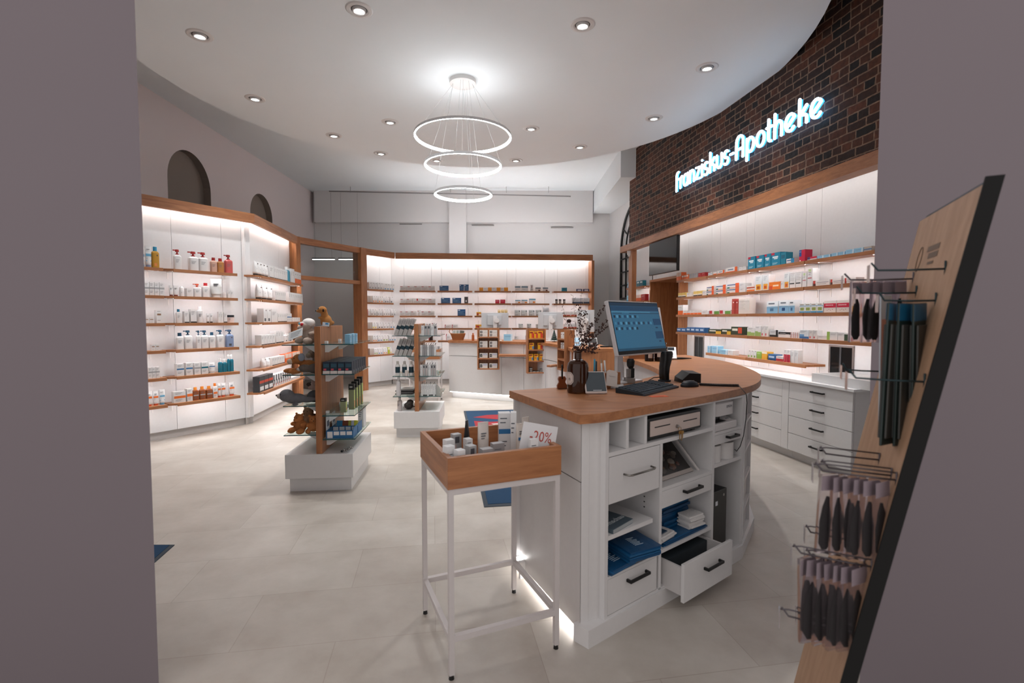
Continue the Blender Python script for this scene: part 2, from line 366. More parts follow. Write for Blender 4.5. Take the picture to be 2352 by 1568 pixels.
m = MB(); bd(m, WK, .1, 4.4, -.2, -.15, 2.952, 2.965, M((.95, .97, 1), .5, 0, 55)); X = Matrix.Rotation(-WK.rz, 4, 'Z') @ Matrix.Translation(-WK.P(2.22, 0, 0)); m.v = [tuple(X @ Vector(p)) for p in m.v]; part('uplight_strip', m, u, 'upward facing strip light on top of the shelving')
m = MB(); m.box(-.03, .03, -.02, .3, 0, 2.82, WZ); p = WK.P(4.44); part('end_post', m, u, 'wooden end post', loc=(2.22 + .0, 0, 0))
# doorway frame with transom
D0, D1 = Vector((-3.80, 8.74)), Vector((-3.048, 10.178)); WD = Wall(D0, D1); LD = (D1 - D0).length
df = thing('doorway_frame', 'wooden doorway frame with glazed transom between the shelving units', 'doorway', (D0.x, D0.y, 0), WD.rz)
m = MB(); m.box(-.06, .03, -.02, .16, 0, 2.95, WZ); part('post', m, df)
m = MB(); m.box(LD - .14, LD + .02, -.03, .20, 0, 2.95, WZ); part('post', m, df)
m = MB(); m.box(.03, LD - .14, 0, .12, 2.84, 2.95, WX); part('head_rail', m, df)
m = MB(); m.box(.03, LD - .14, 0, .12, 2.20, 2.27, WX); part('transom_rail', m, df)
m = MB(); m.box(.03, LD - .14, .055, .063, 2.27, 2.84, M('#e6ebec', .02, 0, 0, .97, 1, ior=1.15)); part('transom_pane', m, df)

# shelves
BRK = M('#e9e9e9', .4)
def shelf(W, x0, x1, z, off_front, depth, where, lv, leftcut=0, led=True, xa=None):
    a0 = W.hit(x0, 700, off_front)[0] if xa is None else xa[0]; a1 = W.hit(x1, 700, off_front)[0] if xa is None else xa[1]
    o = thing('wall_shelf', '', 'shelf', W.P((a0 + a1) / 2, off_front - depth, z), W.rz, 'wooden wall shelves')
    h = (a1 - a0) / 2; m = MB()
    m.prism([(-h, 0), (h, 0), (h, -depth), (-h + leftcut, -depth), (-h, -depth + leftcut * .6)], -.024, 0, WX); m.box(-h + leftcut, h, -depth, -depth + .016, -.036, -.0241, WX); part('board', m, o)
    for s in (-1, 1):
        b = MB(); q = s * (h - .09); b.box(q - .012, q + .012, -.16, 0, -.034, -.024, BRK); b.prism([(q - .006, 0), (q + .006, 0), (q + .006, -.004), (q - .006, -.004)], -.11, -.034, BRK)
        part('bracket', b, o)
    if led:
        b = MB(); b.box(-h + .04 + leftcut, h - .03, -depth + .02, -depth + .032, -.0275, -.0242, LED); part('led_strip', b, o, 'thin glowing strip under the board')
    lab = '%s beech shelf board, %s' % (lv, where); o['label'] = lab; LABELS.append((lab, None, o.name))
    return a0, a1
LV = ['top', 'second', 'third', 'fourth', 'fifth', 'lowest']
for i, z in enumerate(ZL):
    shelf(WA, 0, 0, z, .08, .2, 'left wall beside the pier', LV[i], xa=(WA.hit(322, 700, .08)[0] - .35, WA.hit(379, 700, .08)[0] - .005))
    shelf(WA, 384, 547, z, .08, .2, 'left wall near the corner', LV[i], .08)
    shelf(WB_, 597, 697, z, .08, .2, 'between corner and doorway', LV[i], .10)
for i, z in enumerate(ZB): shelf(WC, 0, 0, z, -.03, .25, 'oblique bay right of doorway', LV[i], xa=(.06, .78))
BAYS = [(918, 999), (1005, 1085), (1090, 1174), (1177, 1262), (1272, 1356)]
for b, (x0, x1) in enumerate(BAYS):
    for i, z in enumerate(ZB[:5]): shelf(WK, x0, x1, z, -.03, .25, '%s bay of the back wall' % ORD[b], LV[i] if i < 4 else 'lowest')

# ================================================================== RIGHT WALL
OR = -.45
ru = thing('wall_shelving', 'white panelled right-hand shelving wall under the wooden beam', 'shelving', WR_.P(3, 0, 0), WR_.rz)
def loc_R(mb): 
    X = Matrix.Rotation(-WR_.rz, 4, 'Z') @ Matrix.Translation(-WR_.P(3, 0, 0)); mb.v = [tuple(X @ Vector(p)) for p in mb.v]; return mb
n0, n1 = WR_.hit(1491, 700, -.30)[0], WR_.hit(1573, 700, -.40)[0]
js = [-.22, n0 - .03] + [n1 + .001] + [WR_.hit(x, 600, OR)[0] for x in (1634, 1654, 1714, 1732, 1849, 1884)] + [6.9]
for i in range(len(js) - 1):
    if i == 1: m = MB(); bd(m, WR_, js[1] + .002, js[2] - .002, OR - .04, OR, 2.24, 3.2, PANEL); part('back_panel', loc_R(m), ru); continue
    m = MB(); bd(m, WR_, js[i] + .002, js[i + 1] - .002, OR - .04, OR, .1, 3.2, PANEL); part('back_panel', loc_R(m), ru)
m = MB(); bd(m, WR_, n1 + .001, 6.9, OR - .05, OR - .041, .1, 2.92, M('#565a5e', .6)); bd(m, WR_, -.22, n0 - .03, OR - .05, OR - .041, .1, 2.92, M('#565a5e', .6)); part('backing_board', loc_R(m), ru)
m = MB(); bd(m, WR_, .62, 6.9, -.135, -.115, 2.96, 2.98, M((1, .98, .96), .5, 0, 15.0)); part('led_strip', loc_R(m), ru, 'glowing strip behind the beam')
bm_ = MB(); bd(bm_, WR_, .20, 7.0, -.10, .05, 2.80, 2.92, WY); bd(bm_, WR_, .50, 7.0, -.49, -.1, 3.2, 3.22, LACQ)
struct('trim_5', bm_, 'long orange-brown wooden beam under the brick wall', 'beam')
bk = MB(); bk.box(0, 6.5, 0, .1, 2.921, 4.645, BRICK); bk.box(0, .1, .101, .5, 3.0, 4.645, WHITEWALL)
o = struct('wall_brick', bk, 'dark reddish brown brick wall above the wooden beam', 'wall'); o.location = WR_.P(.53, 0, 0); o.rotation_euler = (0, 0, WR_.rz)
pw = MB(); bd(pw, WR_, .50, .66, -.10, -.01, 0, 2.8, WZ)
o = single('timber_post', pw, 'orange-brown wooden post under the far end of the beam', 'post')
# drawer base cabinets along right wall
HB = lambda L, r=.011: (L, r)
def handle(parent, x, y, z, L, m=BLK, t=.012, proj=.032, name='handle', label=None):
    h = MB(); h.rbox(x - L / 2, x + L / 2, y - proj, y - proj + t, z - t * .65, z + t * .65, m, .002)
    h.box(x - L / 2, x - L / 2 + t, y - proj + t, y, z - t * .6, z + t * .6, m); h.box(x + L / 2 - t, x + L / 2, y - proj + t, y, z - t * .6, z + t * .6, m)
    return part(name, h, parent, label)
def drawer_unit(a0, a1, label, n=4, hw=.16, blank=0):
    c = thing('drawer_cabinet', label, 'cabinet', WR_.P((a0 + a1) / 2, 0, 0), WR_.rz); h = (a1 - a0) / 2
    m = MB(); m.box(-h, h, .022, .42, .09, .835, LACQ); part('body', m, c)
    m = MB(); m.box(-h, h, .06, .075, 0, .09, LACQ); part('plinth', m, c)
    dz = (.835 - .095) / n
    for k in range(n):
        z0 = .095 + k * dz; m = MB(); m.rbox(-h + .002, h - .002 - blank, 0, .02, z0 + .002, z0 + dz - .002, LACQ, .0015); d = part('drawer', m, c)
        handle(d, (-blank) / 2, 0, z0 + dz * .62, hw)
    if blank:
        m = MB(); m.box(h - blank, h - .002, 0, .02, .095, .835, LACQ); part('filler_panel', m, c)
    return c
aR = WR_.hit(1960, 900)[0]; aM = WR_.hit(1813, 868)[0]; aF = WR_.hit(1797, 868)[0]
drawer_unit(aM, aR, 'white drawer cabinet with four black handles, nearest on right wall')
drawer_unit(aM - 1.02, aM - .002, 'white drawer cabinet partly behind the curved counter, right wall', blank=.1)
drawer_unit(aM - 2.04, aM - 1.022, 'white drawer cabinet mostly behind counter, farthest along right wall')
wt = MB(); bd(wt, WR_, aM - 2.06, aR + .03, OR + .001, .025, .836, .86, M('#e4e4e5', .18)); single('worktop', wt, 'thin white worktop running over the drawer cabinets', 'worktop')
# tray box on the worktop
tb = thing('tray_box', 'low white open box on the worktop under the dark hatch', 'box', WR_.P(5.47, -.2, .8605), WR_.rz)
m = MB(); m.box(-.34, .34, -.15, -.138, 0, .085, LACQ); part('front_panel', m, tb)
m = MB(); m.box(-.34, -.328, -.138, .22, 0, .085, LACQ); m.box(.328, .34, -.138, .22, 0, .085, LACQ); m.box(-.328, .328, -.138, .22, 0, .012, LACQ); m.box(-.328, .328, .208, .22, .012, .085, LACQ); part('tray', m, tb)
# hatches
def hatch(x0, x1, y0, y1, label):
    a0, z1 = WR_.hit(x0, y0, OR); a1, _ = WR_.hit(x1, y0, OR); z0 = .865
    h = thing('dispensing_hatch', label, 'hatch', WR_.P((a0 + a1) / 2, OR, z0), WR_.rz); w_ = (a1 - a0) / 2; H = z1 - z0; fr = M('#8d8583', .35, .6)
    m = MB(); m.box(-w_, w_, -.012, -.001, 0, .02, fr); m.box(-w_, w_, -.012, -.001, H - .02, H, fr); m.box(-w_, -w_ + .02, -.012, -.001, .02, H - .02, fr); m.box(w_ - .02, w_, -.012, -.001, .02, H - .02, fr); part('frame', m, h)
    m = MB(); m.box(-w_ + .02, w_ - .02, -.004, -.001, .02, H - .02, M('#14181b', .15)); part('dark_opening', m, h)
    m = MB(); m.box(-.02, .0, -.009, -.005, .02, H - .02, M('#5d5f63', .3, .5)); part('guide_rail', m, h)
hatch(1596, 1618, 770, 816, 'small dark hatch in the right wall at far end of the worktop')
hatch(1906, 1964, 791, 866, 'large dark hatch in the right wall behind the white tray box')
# shelves
RB = [(1553, 1621), (1623, 1715), (1717, 1844), (1846, 2004)]
for b, (x0, x1) in enumerate(RB):
    for i in range(5):
        if i == 4 and b not in (1, 2): continue
        a0 = WR_.hit(x0, 700, -.2)[0]; a1 = WR_.hit(x1, 700, -.2)[0]
        if i == 4 and b == 2: a1 = WR_.hit(1850, 800, -.2)[0]
        shelf(WR_, 0, 0, ZB[i], OR + .25, .249, '%s bay of the right wall' % ORD[b + 1 - 1], LV[i] if i < 4 else 'lowest', xa=(a0, a1))
for i in (0, 1): shelf(WR_, 0, 0, ZB[i], OR + .25, .249, 'narrow bay left of the television', LV[i], xa=(WR_.hit(1438, 700, -.2)[0], n0 - .01))
# wooden niche below tv
nc, nh = (n0 + n1) / 2, (n1 - n0) / 2 - .002
nb = thing('wooden_niche', 'tall orange-brown wooden recess below the television', 'niche', WR_.P(nc, -.30, 0), WR_.rz)
m = MB(); m.box(-nh, -nh + .035, .0, .8, .0, 2.18, WZ); part('side_panel', m, nb)
m = MB(); m.box(nh - .035, nh, .0, .8, .0, 2.18, WZ); part('side_panel', m, nb)
m = MB(); m.box(-nh, nh, .0, .8, 2.181, 2.22, WX); part('top_panel', m, nb)
m = MB(); m.box(-nh + .035, nh - .035, .76, .79, 0, 2.18, WZ); part('back_panel', m, nb)
# television
tv = thing('television', 'black wall television tucked under the wooden beam', 'television', WR_.P(1.95, .0, 2.52), WR_.rz)
m = MB(); m.rbox(-.49, .49, -.02, .03, -.28, .27, M('#08090a', .3), .006); part('housing', m, tv)
m = MB(); m.box(-.482, .482, -.0215, -.0201, -.268, .262, M('#050607', .06)); part('screen', m, tv)
m = MB(); m.box(-.2, .2, .0, .05, .27, .279, BLK); part('wall_mount', m, tv)
# security camera
sc = thing('security_camera', 'white dome security camera under the far end of the beam', 'camera', WR_.P(.53, -.02, 2.80), WR_.rz)
m = MB(); m.cyl(0, 0, -.03, 0, .055, LACQ); part('base', m, sc)
m = MB(); m.loft([(-.03, .055, .055, 2, LACQ), (-.07, .055, .055, 2, LACQ), (-.1, .04, .04, 2, LACQ), (-.115, .015, .015, 2, LACQ)][::-1], 16); part('dome', m, sc)
m = MB(); m.ell((-.02, -.035, -.085), (.022, .022, .022), BLK); part('lens', m, sc)

# ------------------------------------------------------------------ illuminated sign
def arcp(cx, cy, rx, ry, a0, a1, n=12): return [(cx + rx * math.cos(math.radians(a0 + (a1 - a0) * i / n)), cy + ry * math.sin(math.radians(a0 + (a1 - a0) * i / n))) for i in range(n + 1)]
G = {
 'f': (.62, [[(.12, -.12), (.12, 1.15)] + arcp(.42, 1.12, .3, .3, 180, 80)[1:], [(.12, .82), (.62, .82)]]),
 'r': (.45, [[(.1, 0), (.1, .62)] + arcp(.4, .62, .3, .3, 180, 95)[1:]]),
 'a': (.92, [arcp(.44, .46, .36, .46, 0, 360, 24), [(.80, .92), (.80, 0)]]),
 'n': (.86, [[(.12, 0), (.12, .95)], [(.12, .58)] + arcp(.44, .58, .3, .36, 170, 0) + [(.74, 0)]]),
 'z': (.76, [[(.08, .92), (.66, .92), (.08, 0), (.68, 0)]]),
 'i': (.32, [[(.14, 0), (.14, .92)], [(.14, 1.24), (.14, 1.26)]]),
 's': (.68, [arcp(.36, .68, .25, .25, 40, 250, 12) + arcp(.32, .23, .27, .24, 75, -140, 12)]),
 'k': (.80, [[(.12, 0), (.12, 1.45)], [(.68, .95), (.16, .5), (.4, .5)] + arcp(.42, .26, .28, .24, 80, 0, 6) + [(.70, 0)]]),
 'u': (.86, [[(.12, .95), (.12, .36)] + arcp(.43, .36, .31, .36, 180, 360) + [(.74, .95)]]),
 '-': (.55, [[(.08, .5), (.44, .5)]]),
 'A': (1.05, [[(.12, -.06), (.12, 1.02)] + arcp(.5, 1.02, .38, .40, 180, 0) + [(.88, -.06)], [(.12, .55), (.88, .55)]]),
 'p': (.92, [[(.12, -.48), (.12, .92)], arcp(.47, .46, .36, .46, 0, 360, 24)]),
 'o': (.94, [arcp(.46, .46, .38, .46, 0, 360, 24)]),
 't': (.56, [[(.2, 1.35), (.2, .25)] + arcp(.42, .25, .22, .25, 180, 275), [(.02, .88), (.5, .88)]]),
 'h': (.86, [[(.12, 0), (.12, 1.45)], [(.12, .58)] + arcp(.44, .58, .3, .36, 170, 0) + [(.74, 0)]]),
 'e': (.98, [[(.3, .3), (.76, .66)] + arcp(.48, .46, .4, .48, 28, 318, 20)]),
}
word = 'franziskus-Apotheke'; tot = sum(G[c][0] for c in word); X0, X1 = 2.47, 5.33; ux = (X1 - X0) / tot; uz = .178
sg = thing('illuminated_sign', 'glowing white shop lettering mounted on the dark brick wall', 'sign', WR_.P((X0 + X1) / 2, .0, 3.45), WR_.rz)
SIGN = M((.62, .84, 1.0), .4, 0, 4.5); HALO = M((.04, .30, .70), .4, 0, 2.2)
cx = X0 - (X0 + X1) / 2
for c in word:
    wd, strokes = G[c]; m = MB(); hm = MB()
    for st in strokes:
        P = [Vector((cx + (x * .86 + .07 * wd) * ux, -.075, z * uz)) for x, z in st]
        if (P[0] - P[-1]).length < 1e-4: m.tube(P[:-1], .0155, SIGN, 8, closed=True); hm.tube([p + Vector((0, .022, 0)) for p in P[:-1]], .013, HALO, 5, closed=True)
        else:
            m.tube(P, .0155, SIGN, 8); hm.tube([p + Vector((0, .022, 0)) for p in P], .013, HALO, 5)
            for e in (P[0], P[-1]): m.ell(e, (.0155, .0155, .0155), SIGN, n=8, k=6)
    l = part('letter', m, sg); part('back_light', hm, l, 'blue glowing back of the letter')
    cx += wd * ux

# ================================================================== CEILING LIGHTS
DL = [(459, 81), (825, 22), (1338, 57), (1624, 155), (586, 226), (896, 280), (767, 311), (875, 352), (1003, 368), (1220, 295), (1185, 368), (1332, 337), (1502, 271)]
TR = M('#d2cfcd', .4)
where = ['at the far left front', 'at top left of centre', 'at top right of centre', 'at the far right front', 'above the left shelving', 'left of the ring pendant', 'in the outer left row behind', 'at rear left rim of the disc', 'seen through the middle pendant ring', 'right of the ring pendant', 'at rear right of pendant', 'at the rear right rim', 'beside the brick wall']
for i, (x, y) in enumerate(DL):
    p = at_z(x, y, 4.2); ang = math.atan2(5.45 - p.y, -.5 - p.x)
    d = thing('ceiling_spotlight', 'round white recessed ceiling spotlight ' + where[i], 'spotlight', p, 0, 'recessed ceiling spotlights')
    m = MB(); N = 28
    m.loft([(-.006, .072, .072, 2, TR), (-.011, .084, .084, 2, TR), (-.008, .108, .108, 2, TR), (0, .118, .118, 2, TR)], N, capb=False, capt=False); m.loft([(-.006, .072, .072, 2, TR), (-.0005, .07, .07, 2, M('#4a4646', .4))], N, capb=False, capt=True); part('trim_ring', m, d)
    m = MB(); m.loft([(-.0008, .06, .06, 2, TR), (-.022, .057, .057, 2, TR), (-.022, .047, .047, 2, METAL), (-.012, .044, .044, 2, METAL)], N, capb=False, capt=False); part('gimbal', m, d)
    m = MB(); m.loft([(-.014, .044, .044, 2, M((1, .985, .97), .4, 0, 5)), (-.0125, .0435, .0435, 2, M((1, .985, .97), .4, 0, 5))], N); part('lens', m, d, 'bright white lens')
    s = lamp('SPOT', p + Vector((0, 0, -.03)), 165, (1, .975, .955), (0, 0, 0), 'spot_lamp', spot_size=math.radians(95), spot_blend=.9, shadow_soft_size=.05)
    
rp = at_z(1058, 189, 4.2); rp = Vector((rp.x + .03, rp.y - .05, 4.2))
pn = thing('ring_pendant', 'three stacked glowing white ring pendant lamp hanging from the ceiling disc', 'pendant lamp', rp)
m = MB(); m.loft([(-.045, .145, .145, 2, TR), (-.045, .15, .15, 2, TR), (0, .15, .15, 2, TR)], 32); part('canopy', m, pn)
RING = M((.95, .98, 1), .5, 0, 30); WHT = M('#d9d9da', .4)
d_ = rp.y
for yc, hw, off, nm in ((322, 109, (-.0, 0), 'upper'), (385, 87, (.0, 0), 'middle'), (450, 65.5, (0, 0), 'lower')):
    zc = EYE + (731 - yc) * d_ / F; R = hw * d_ / F
    m = MB(); N = 72; h = .014
    def rg(r, z): return (z - 4.2, r, r, 2, WHT)
    m.loft([(zc - h - 4.2, R, R, 2, WHT), (zc + h - 4.2, R, R, 2, WHT), (zc + h - 4.2, R - .016, R - .016, 2, WHT)], N, capb=False, capt=False)
    rgo = part('ring', m, pn, nm + ' white ring')
    m = MB(); m.loft([(zc + h - 4.2, R - .0165, R - .0165, 2, RING), (zc - h - 4.2, R - .0165, R - .0165, 2, RING), (zc - h - 4.2, R - .001, R - .001, 2, RING)], N, capb=False, capt=False); part('light_band', m, rgo, 'glowing inner band')
    for k in range(4 if nm != 'lower' else 3):
        a = .6 + k * 2 * PI / (4 if nm != 'lower' else 3) + hw * .01; m = MB(); m.tube([(.11 * math.cos(a), .11 * math.sin(a), -.045), ((R - .011) * math.cos(a), (R - .011) * math.sin(a), zc + h - 4.2)], .0011, M('#a8a8a8', .4), 5); part('suspension_wire', m, pn)
# rail and linear pendants behind the back unit
rl = MB(); a, b = at_z(752, 443, 4.62), at_z(1311, 462, 4.45)
ra, rb = Vector((-4.35, 11.75, 4.52)), Vector((1.42, 11.95, 4.45)); rl.tube([ra, rb], .014, M('#8f8b8a', .5), 6)
rail = thing('light_rail', 'thin grey suspension rail below the back ceiling', 'rail', (ra + rb) / 2); m = MB(); m.tube([ra - (ra + rb) / 2, rb - (ra + rb) / 2], .014, M('#8f8b8a', .5), 6); part('rail', m, rail)
for x in (805, 1035, 1163, 1260): 
    q = at_z(x, 450, 4.5); t = (q.x / q.y); Y = 11.8; X = t * Y; m = MB(); m.tube([Vector((X, Y, 4.64)) - (ra + rb) / 2, Vector((X, Y, 4.5)) - (ra + rb) / 2], .005, M('#8f8b8a', .5), 5); part('hanger', m, rail)
wherep = ['leftmost, seen through the transom', 'right half of transom view', 'above the second back bay', 'above the fourth back bay', 'at the right end']
for i, (x, vis) in enumerate(((746, 1), (806, 1))):
    Y = 11.8; X = (x - 1176) / F * Y; z = 2.92
    pdn = thing('linear_pendant', 'slim dark linear hanging lamp behind the shelving, ' + wherep[i], 'pendant lamp', (X, Y, z), 0, 'linear lamps behind the back shelving')
    m = MB(); m.box(-.27, .27, -.03, .03, 0, .03, M('#2c2b2b', .4)); part('housing', m, pdn)
    m = MB(); m.box(-.26, .26, -.028, .028, -.012, 0, M((1, .97, .93), .5, 0, 6)); part('diffuser', m, pdn)
    for s in (-.2, .2): m = MB(); m.tube([(s, 0, .03), (s, 0, 4.5 - z)], .003, M('#8f8b8a', .5), 5); part('suspension_wire', m, pdn)
for i, (x0, x1, y) in enumerate(((725, 780, 514), (920, 972, 517), (1085, 1135, 520), (1265, 1315, 525))):
    X = ((x0 + x1) / 2 - 1176) / F * 12.38; m = MB(); m.box(-.28, .28, -.03, 0, -.012, .012, M('#8c8785', .5)); single('picture_rail', m, '%s thin grey hanging rail from left on the back wall' % ORD[i], 'rail', (X, 12.39, EYE + (731 - y) * 12.39 / F))
# room fill from the lamps

# ================================================================== MAIN COUNTER (foreground)
CTOP = 1.07
def spline(P, n=8, closed=False):
    out = []; P = [Vector((p[0], p[1], 0)) for p in P]
    for i in range(len(P) - 1):
        p0 = P[max(i - 1, 0)]; p1, p2 = P[i], P[i + 1]; p3 = P[min(i + 2, len(P) - 1)]
        for k in range(n):
            t = k / n; out.append(((2 * p1 + (p2 - p0) * t + (2 * p0 - 5 * p1 + 4 * p2 - p3) * t * t + (3 * p1 - p0 - 3 * p2 + p3) * t ** 3) * .5).to_2d())
    out.append(P[-1].to_2d()); return [tuple(p) for p in out]
A_, B_ = (-.016, 2.89), (.303, 2.154)
outer_c = [B_, (.425, 2.205), (.64, 2.365), (.90, 2.565), (1.184, 2.785), (1.436, 3.01), (1.601, 3.19), (1.772, 3.455), (1.925, 3.78), (2.035, 4.159), (2.12, 4.6), (2.14, 5.06), (2.10, 5.4), (2.05, 5.75)]
inner_c = [(1.20, 5.45), (1.265, 4.905), (1.24, 4.159), (1.16, 3.78), (.879, 3.403), (.60, 3.17), (.291, 3.025), A_]
oc = spline(outer_c, 5); ic = spline(inner_c, 5)
poly = oc + ic[:-1] + [A_]
ct = thing('sales_counter', 'curved white sales counter with orange-brown wooden top in the foreground', 'counter', (.3, 2.16, 0))
def lc(mb, o=(.3, 2.16, 0)): 
    mb.v = [(v[0] - o[0], v[1] - o[1], v[2] - o[2]) for v in mb.v]; return mb
m = MB(); m.prism(poly, CTOP - .042, CTOP, WX); part('worktop', lc(m), ct, 'curved orange-brown wooden top')
# customer-side body: inner shell
def inset(P, d):   # shift polyline to its left by d
    out = []
    for i, p in enumerate(P):
        a = P[max(i - 1, 0)]; b = P[min(i + 1, len(P) - 1)]; t = Vector((b[0] - a[0], b[1] - a[1])).normalized(); out.append((p[0] - t.y * d, p[1] + t.x * d))
    return out
LQ2 = M('#c9c6c5', .4)
A2, B2 = Vector((.015, 2.90, 0)), Vector((.318, 2.200, 0))
WE = Wall(A2, B2)        # end face facing the table
LE = (B2 - A2).length
m = MB(); bd(m, WE, 0, LE - .008, -.04, 0, .75, 1.027, LQ2); part('end_panel', lc(m), ct, 'upper white end panel')
m = MB(); bd(m, WE, .0, LE - .008, -.04, 0, .045, .745, LQ2); part('end_panel', lc(m), ct, 'lower white end panel')
m = MB(); bd(m, WE, -.0, LE - .05, -.14, -.12, .0, .10, LACQ); part('plinth', lc(m), ct)
m = MB(); bd(m, WE, .02, LE - .06, -.10, -.05, .060, .070, M((1, .98, .96), .5, 0, 34)); part('led_strip', lc(m), ct, 'glowing strip light under the end panel')
F1 = Wall((.432, 2.223), (1.436, 2.992))
# corner piece between B2 and the open cabinet
B3 = F1.P(0, -.03, 0)
m = MB(); m.prism([(B2.x, B2.y), (B3.x, B3.y), (B3.x + F1.d.x * 0 - F1.n.x * .05, B3.y - F1.n.y * .05), (B2.x - WE.n.x * .04, B2.y - WE.n.y * .04)], .045, 1.027, LACQ); part('corner_panel', lc(m), ct)
# back shell on the customer side following the inner curve
inn = inset(ic, .06)
sh = [p for p in inn]
m = MB(); th = inset(sh, .02)
m.prism(sh + th[::-1], .10, 1.027, LQ2); part('curved_panel', lc(m), ct, 'curved white front panel')
m = MB(); pl_ = inset(ic, .14); pl2 = inset(ic, .16); m.prism(pl_ + pl2[::-1], 0, .10, LACQ); part('plinth', lc(m), ct)
m = MB(); pl_ = inset(ic, .09); pl2 = inset(ic, .115); m.prism(pl_ + pl2[::-1], .086, .098, LEDB); part('led_strip', lc(m), ct, 'glowing strip light under the curved panel')
# outer segmented shell right of open cabinet (facets)
R0 = F1.P(1.262, 0); R1 = Vector((1.66, 3.35, 0)); R2 = Vector((1.86, 3.80, 0)); R3 = Vector((1.98, 4.4, 0)); R4 = Vector((2.02, 5.1, 0)); R5 = Vector((1.95, 5.6, 0))
# plinth under everything
pb = [F1.P(-.115, .010), F1.P(1.262, .010), Vector((1.72, 3.40, 0)), Vector((1.90, 3.9, 0)), Vector((1.98, 4.6, 0)), Vector((1.95, 5.55, 0))]
m = MB(); m.prism([(p.x, p.y) for p in pb] + [(p.x - .06, p.y + .06) for p in pb[::-1]], 0, .085, LACQ); part('plinth', lc(m), ct)

# open shelving cabinet under the worktop: local frame x along F1, y inward, z up
cb = thing('open_cabinet', 'white open-fronted cabinet with compartments and drawers under the counter top', 'cabinet', F1.P(0), F1.rz)
Wd, Dp = 1.262, .42; t = .019
def bp(name, x0, x1, z0, z1, y0=0, y1=Dp, lab=None, m_=LACQ):
    m = MB(); m.box(x0, x1, y0, y1, z0, z1, m_); return part(name, m, cb, lab)
bp('side_panel', 0, .022, .075, 1.026); bp('side_panel', Wd - .022, Wd, .075, 1.026)
bp('divider', .414, .436, .075, .855); bp('divider', .912, .934, .075, 1.026)
bp('top_rail', .022, .912, 1.016, 1.026); bp('top_rail', .934, Wd - .022, 1.016, 1.026)
bp('shelf', .022, .912, .856, .876); bp('divider', .144, .164, .877, 1.015); bp('divider', .284, .304, .877, 1.015)
bp('shelf', .934, Wd - .022, .822, .838); bp('shelf', .934, Wd - .022, .632, .652)
bp('shelf', .436, .912, .604, .622); bp('shelf', .436, .912, .275, .293); bp('shelf', .023, .36, .460, .482); bp('shelf', .022, .414, .272, .284)
bp('base_panel', .022, Wd - .022, .078, .096); bp('back_panel', 0, Wd, .075, 1.026, Dp + .001, Dp + .012, None, LQ2)
# flap front, drawers
STEEL = M('#8c8984', .3, 1)
m = MB(); m.rbox(.026, .410, .0, .018, .630, .852, LACQ, .0015); d = part('flap_door', m, cb)
h = MB(); h.tube([(.13, 0, .755), (.135, -.03, .755), (.15, -.036, .755), (.32, -.036, .755), (.335, -.03, .755), (.34, 0, .755)], .005, STEEL, 8); part('handle', h, d, 'brushed steel bar handle')
def drw(x0, x1, z0, z1, hx, hz, hl, y=0):
    m = MB(); m.rbox(x0, x1, y, y + .018, z0, z1, LACQ, .0015)
    if y < 0:
        m.box(x0 + .02, x0 + .034, y + .018, y + .40, z0 + .02, z1 - .03, LQ2); m.box(x1 - .034, x1 - .02, y + .018, y + .40, z0 + .02, z1 - .03, LQ2); m.box(x0 + .034, x1 - .034, y + .018, y + .40, z0 + .02, z0 + .032, LQ2)
    d = part('drawer', m, cb); handle(d, hx, y, hz, hl, t=.011, proj=.03); return d
drw(.438, .908, .512, .602, .70, .565, .16)
drw(.936, 1.238, .765, .820, 1.11, .798, .115)
drw(.024, .400, .098, .270, .235, .225, .155)
od = drw(.445, .912, .065, .262, .70, .190, .155, -.13)
# peg holes
m = MB()
for k in range(5): m.box(.4125, .4139, .09, .098, .50 + k * .028 - .003, .50 + k * .028 + .003, BLK)
part('peg_holes', m, cb)
# facets to the right of the cabinet
def facet(P0, P1, label=None, D_=.22):
    W = Wall(P0, P1); L = (P1 - P0).length; m = MB()
    bd(m, W, 0, .02, -D_, 0, .085, 1.026, LACQ); bd(m, W, L - .02, L, -D_, 0, .085, 1.026, LACQ)
    for z in (.085, .27, .46, .65, .83, 1.008): bd(m, W, .02, L - .02, -D_, 0, z, z + .018, LACQ)
    bd(m, W, 0, L, -D_ - .01, -D_, .085, 1.026, LQ2)
    part('curved_shelving', lc(m), ct, label)
facet(R0 + Vector((.012, .009, 0)), R1, None, .02); facet(R1, R2); facet(R2, R3); facet(R3, R4); facet(R4, R5)

# ---------------- things inside the cabinet
def inF(x, y, z): return cb.matrix_world @ Vector((x, y, z)) if False else F1.P(x, -y, z)
cd = thing('cash_drawer', 'black cash drawer with pale front and hanging keys under the counter', 'cash drawer', inF(.56, .15, .8765), F1.rz)
m = MB(); m.rbox(-.245, .245, -.14, .25, .012, .118, M('#101214', .4), .004); part('housing', m, cd)
m = MB(); m.rbox(-.222, .222, -.147, -.14, .026, .104, M('#c3b3ab', .45), .002)
m.box(-.19, -.06, -.1485, -.147, .068, .073, BLK); m.box(.06, .19, -.1485, -.147, .068, .073, BLK); part('front_plate', m, cd, 'pale brushed front with two slots')
m = MB(); m.cyl(0, 0, 0, .012, .009, METAL, 14, T=Matrix.Translation((0, -.147, .052)) @ Matrix.Rotation(PI / 2, 4, 'X')); part('lock', m, cd)
for s in (-.2, .2): m = MB(); m.box(s - .015, s + .015, -.12, -.09, 0, .012, BLK); part('foot', m, cd)
ks = thing('key_bunch', 'small bunch of brass keys hanging from the cash drawer lock', 'keys', inF(.56, -.012, .9285), F1.rz)
BR = M('#a5814c', .3, 1)
m = MB(); m.tube([(.012 * math.cos(a), -.004, -.012 + .012 * math.sin(a)) for a in [k * PI / 6 for k in range(12)]], .0012, BR, 6, closed=True); part('key_ring', m, ks)
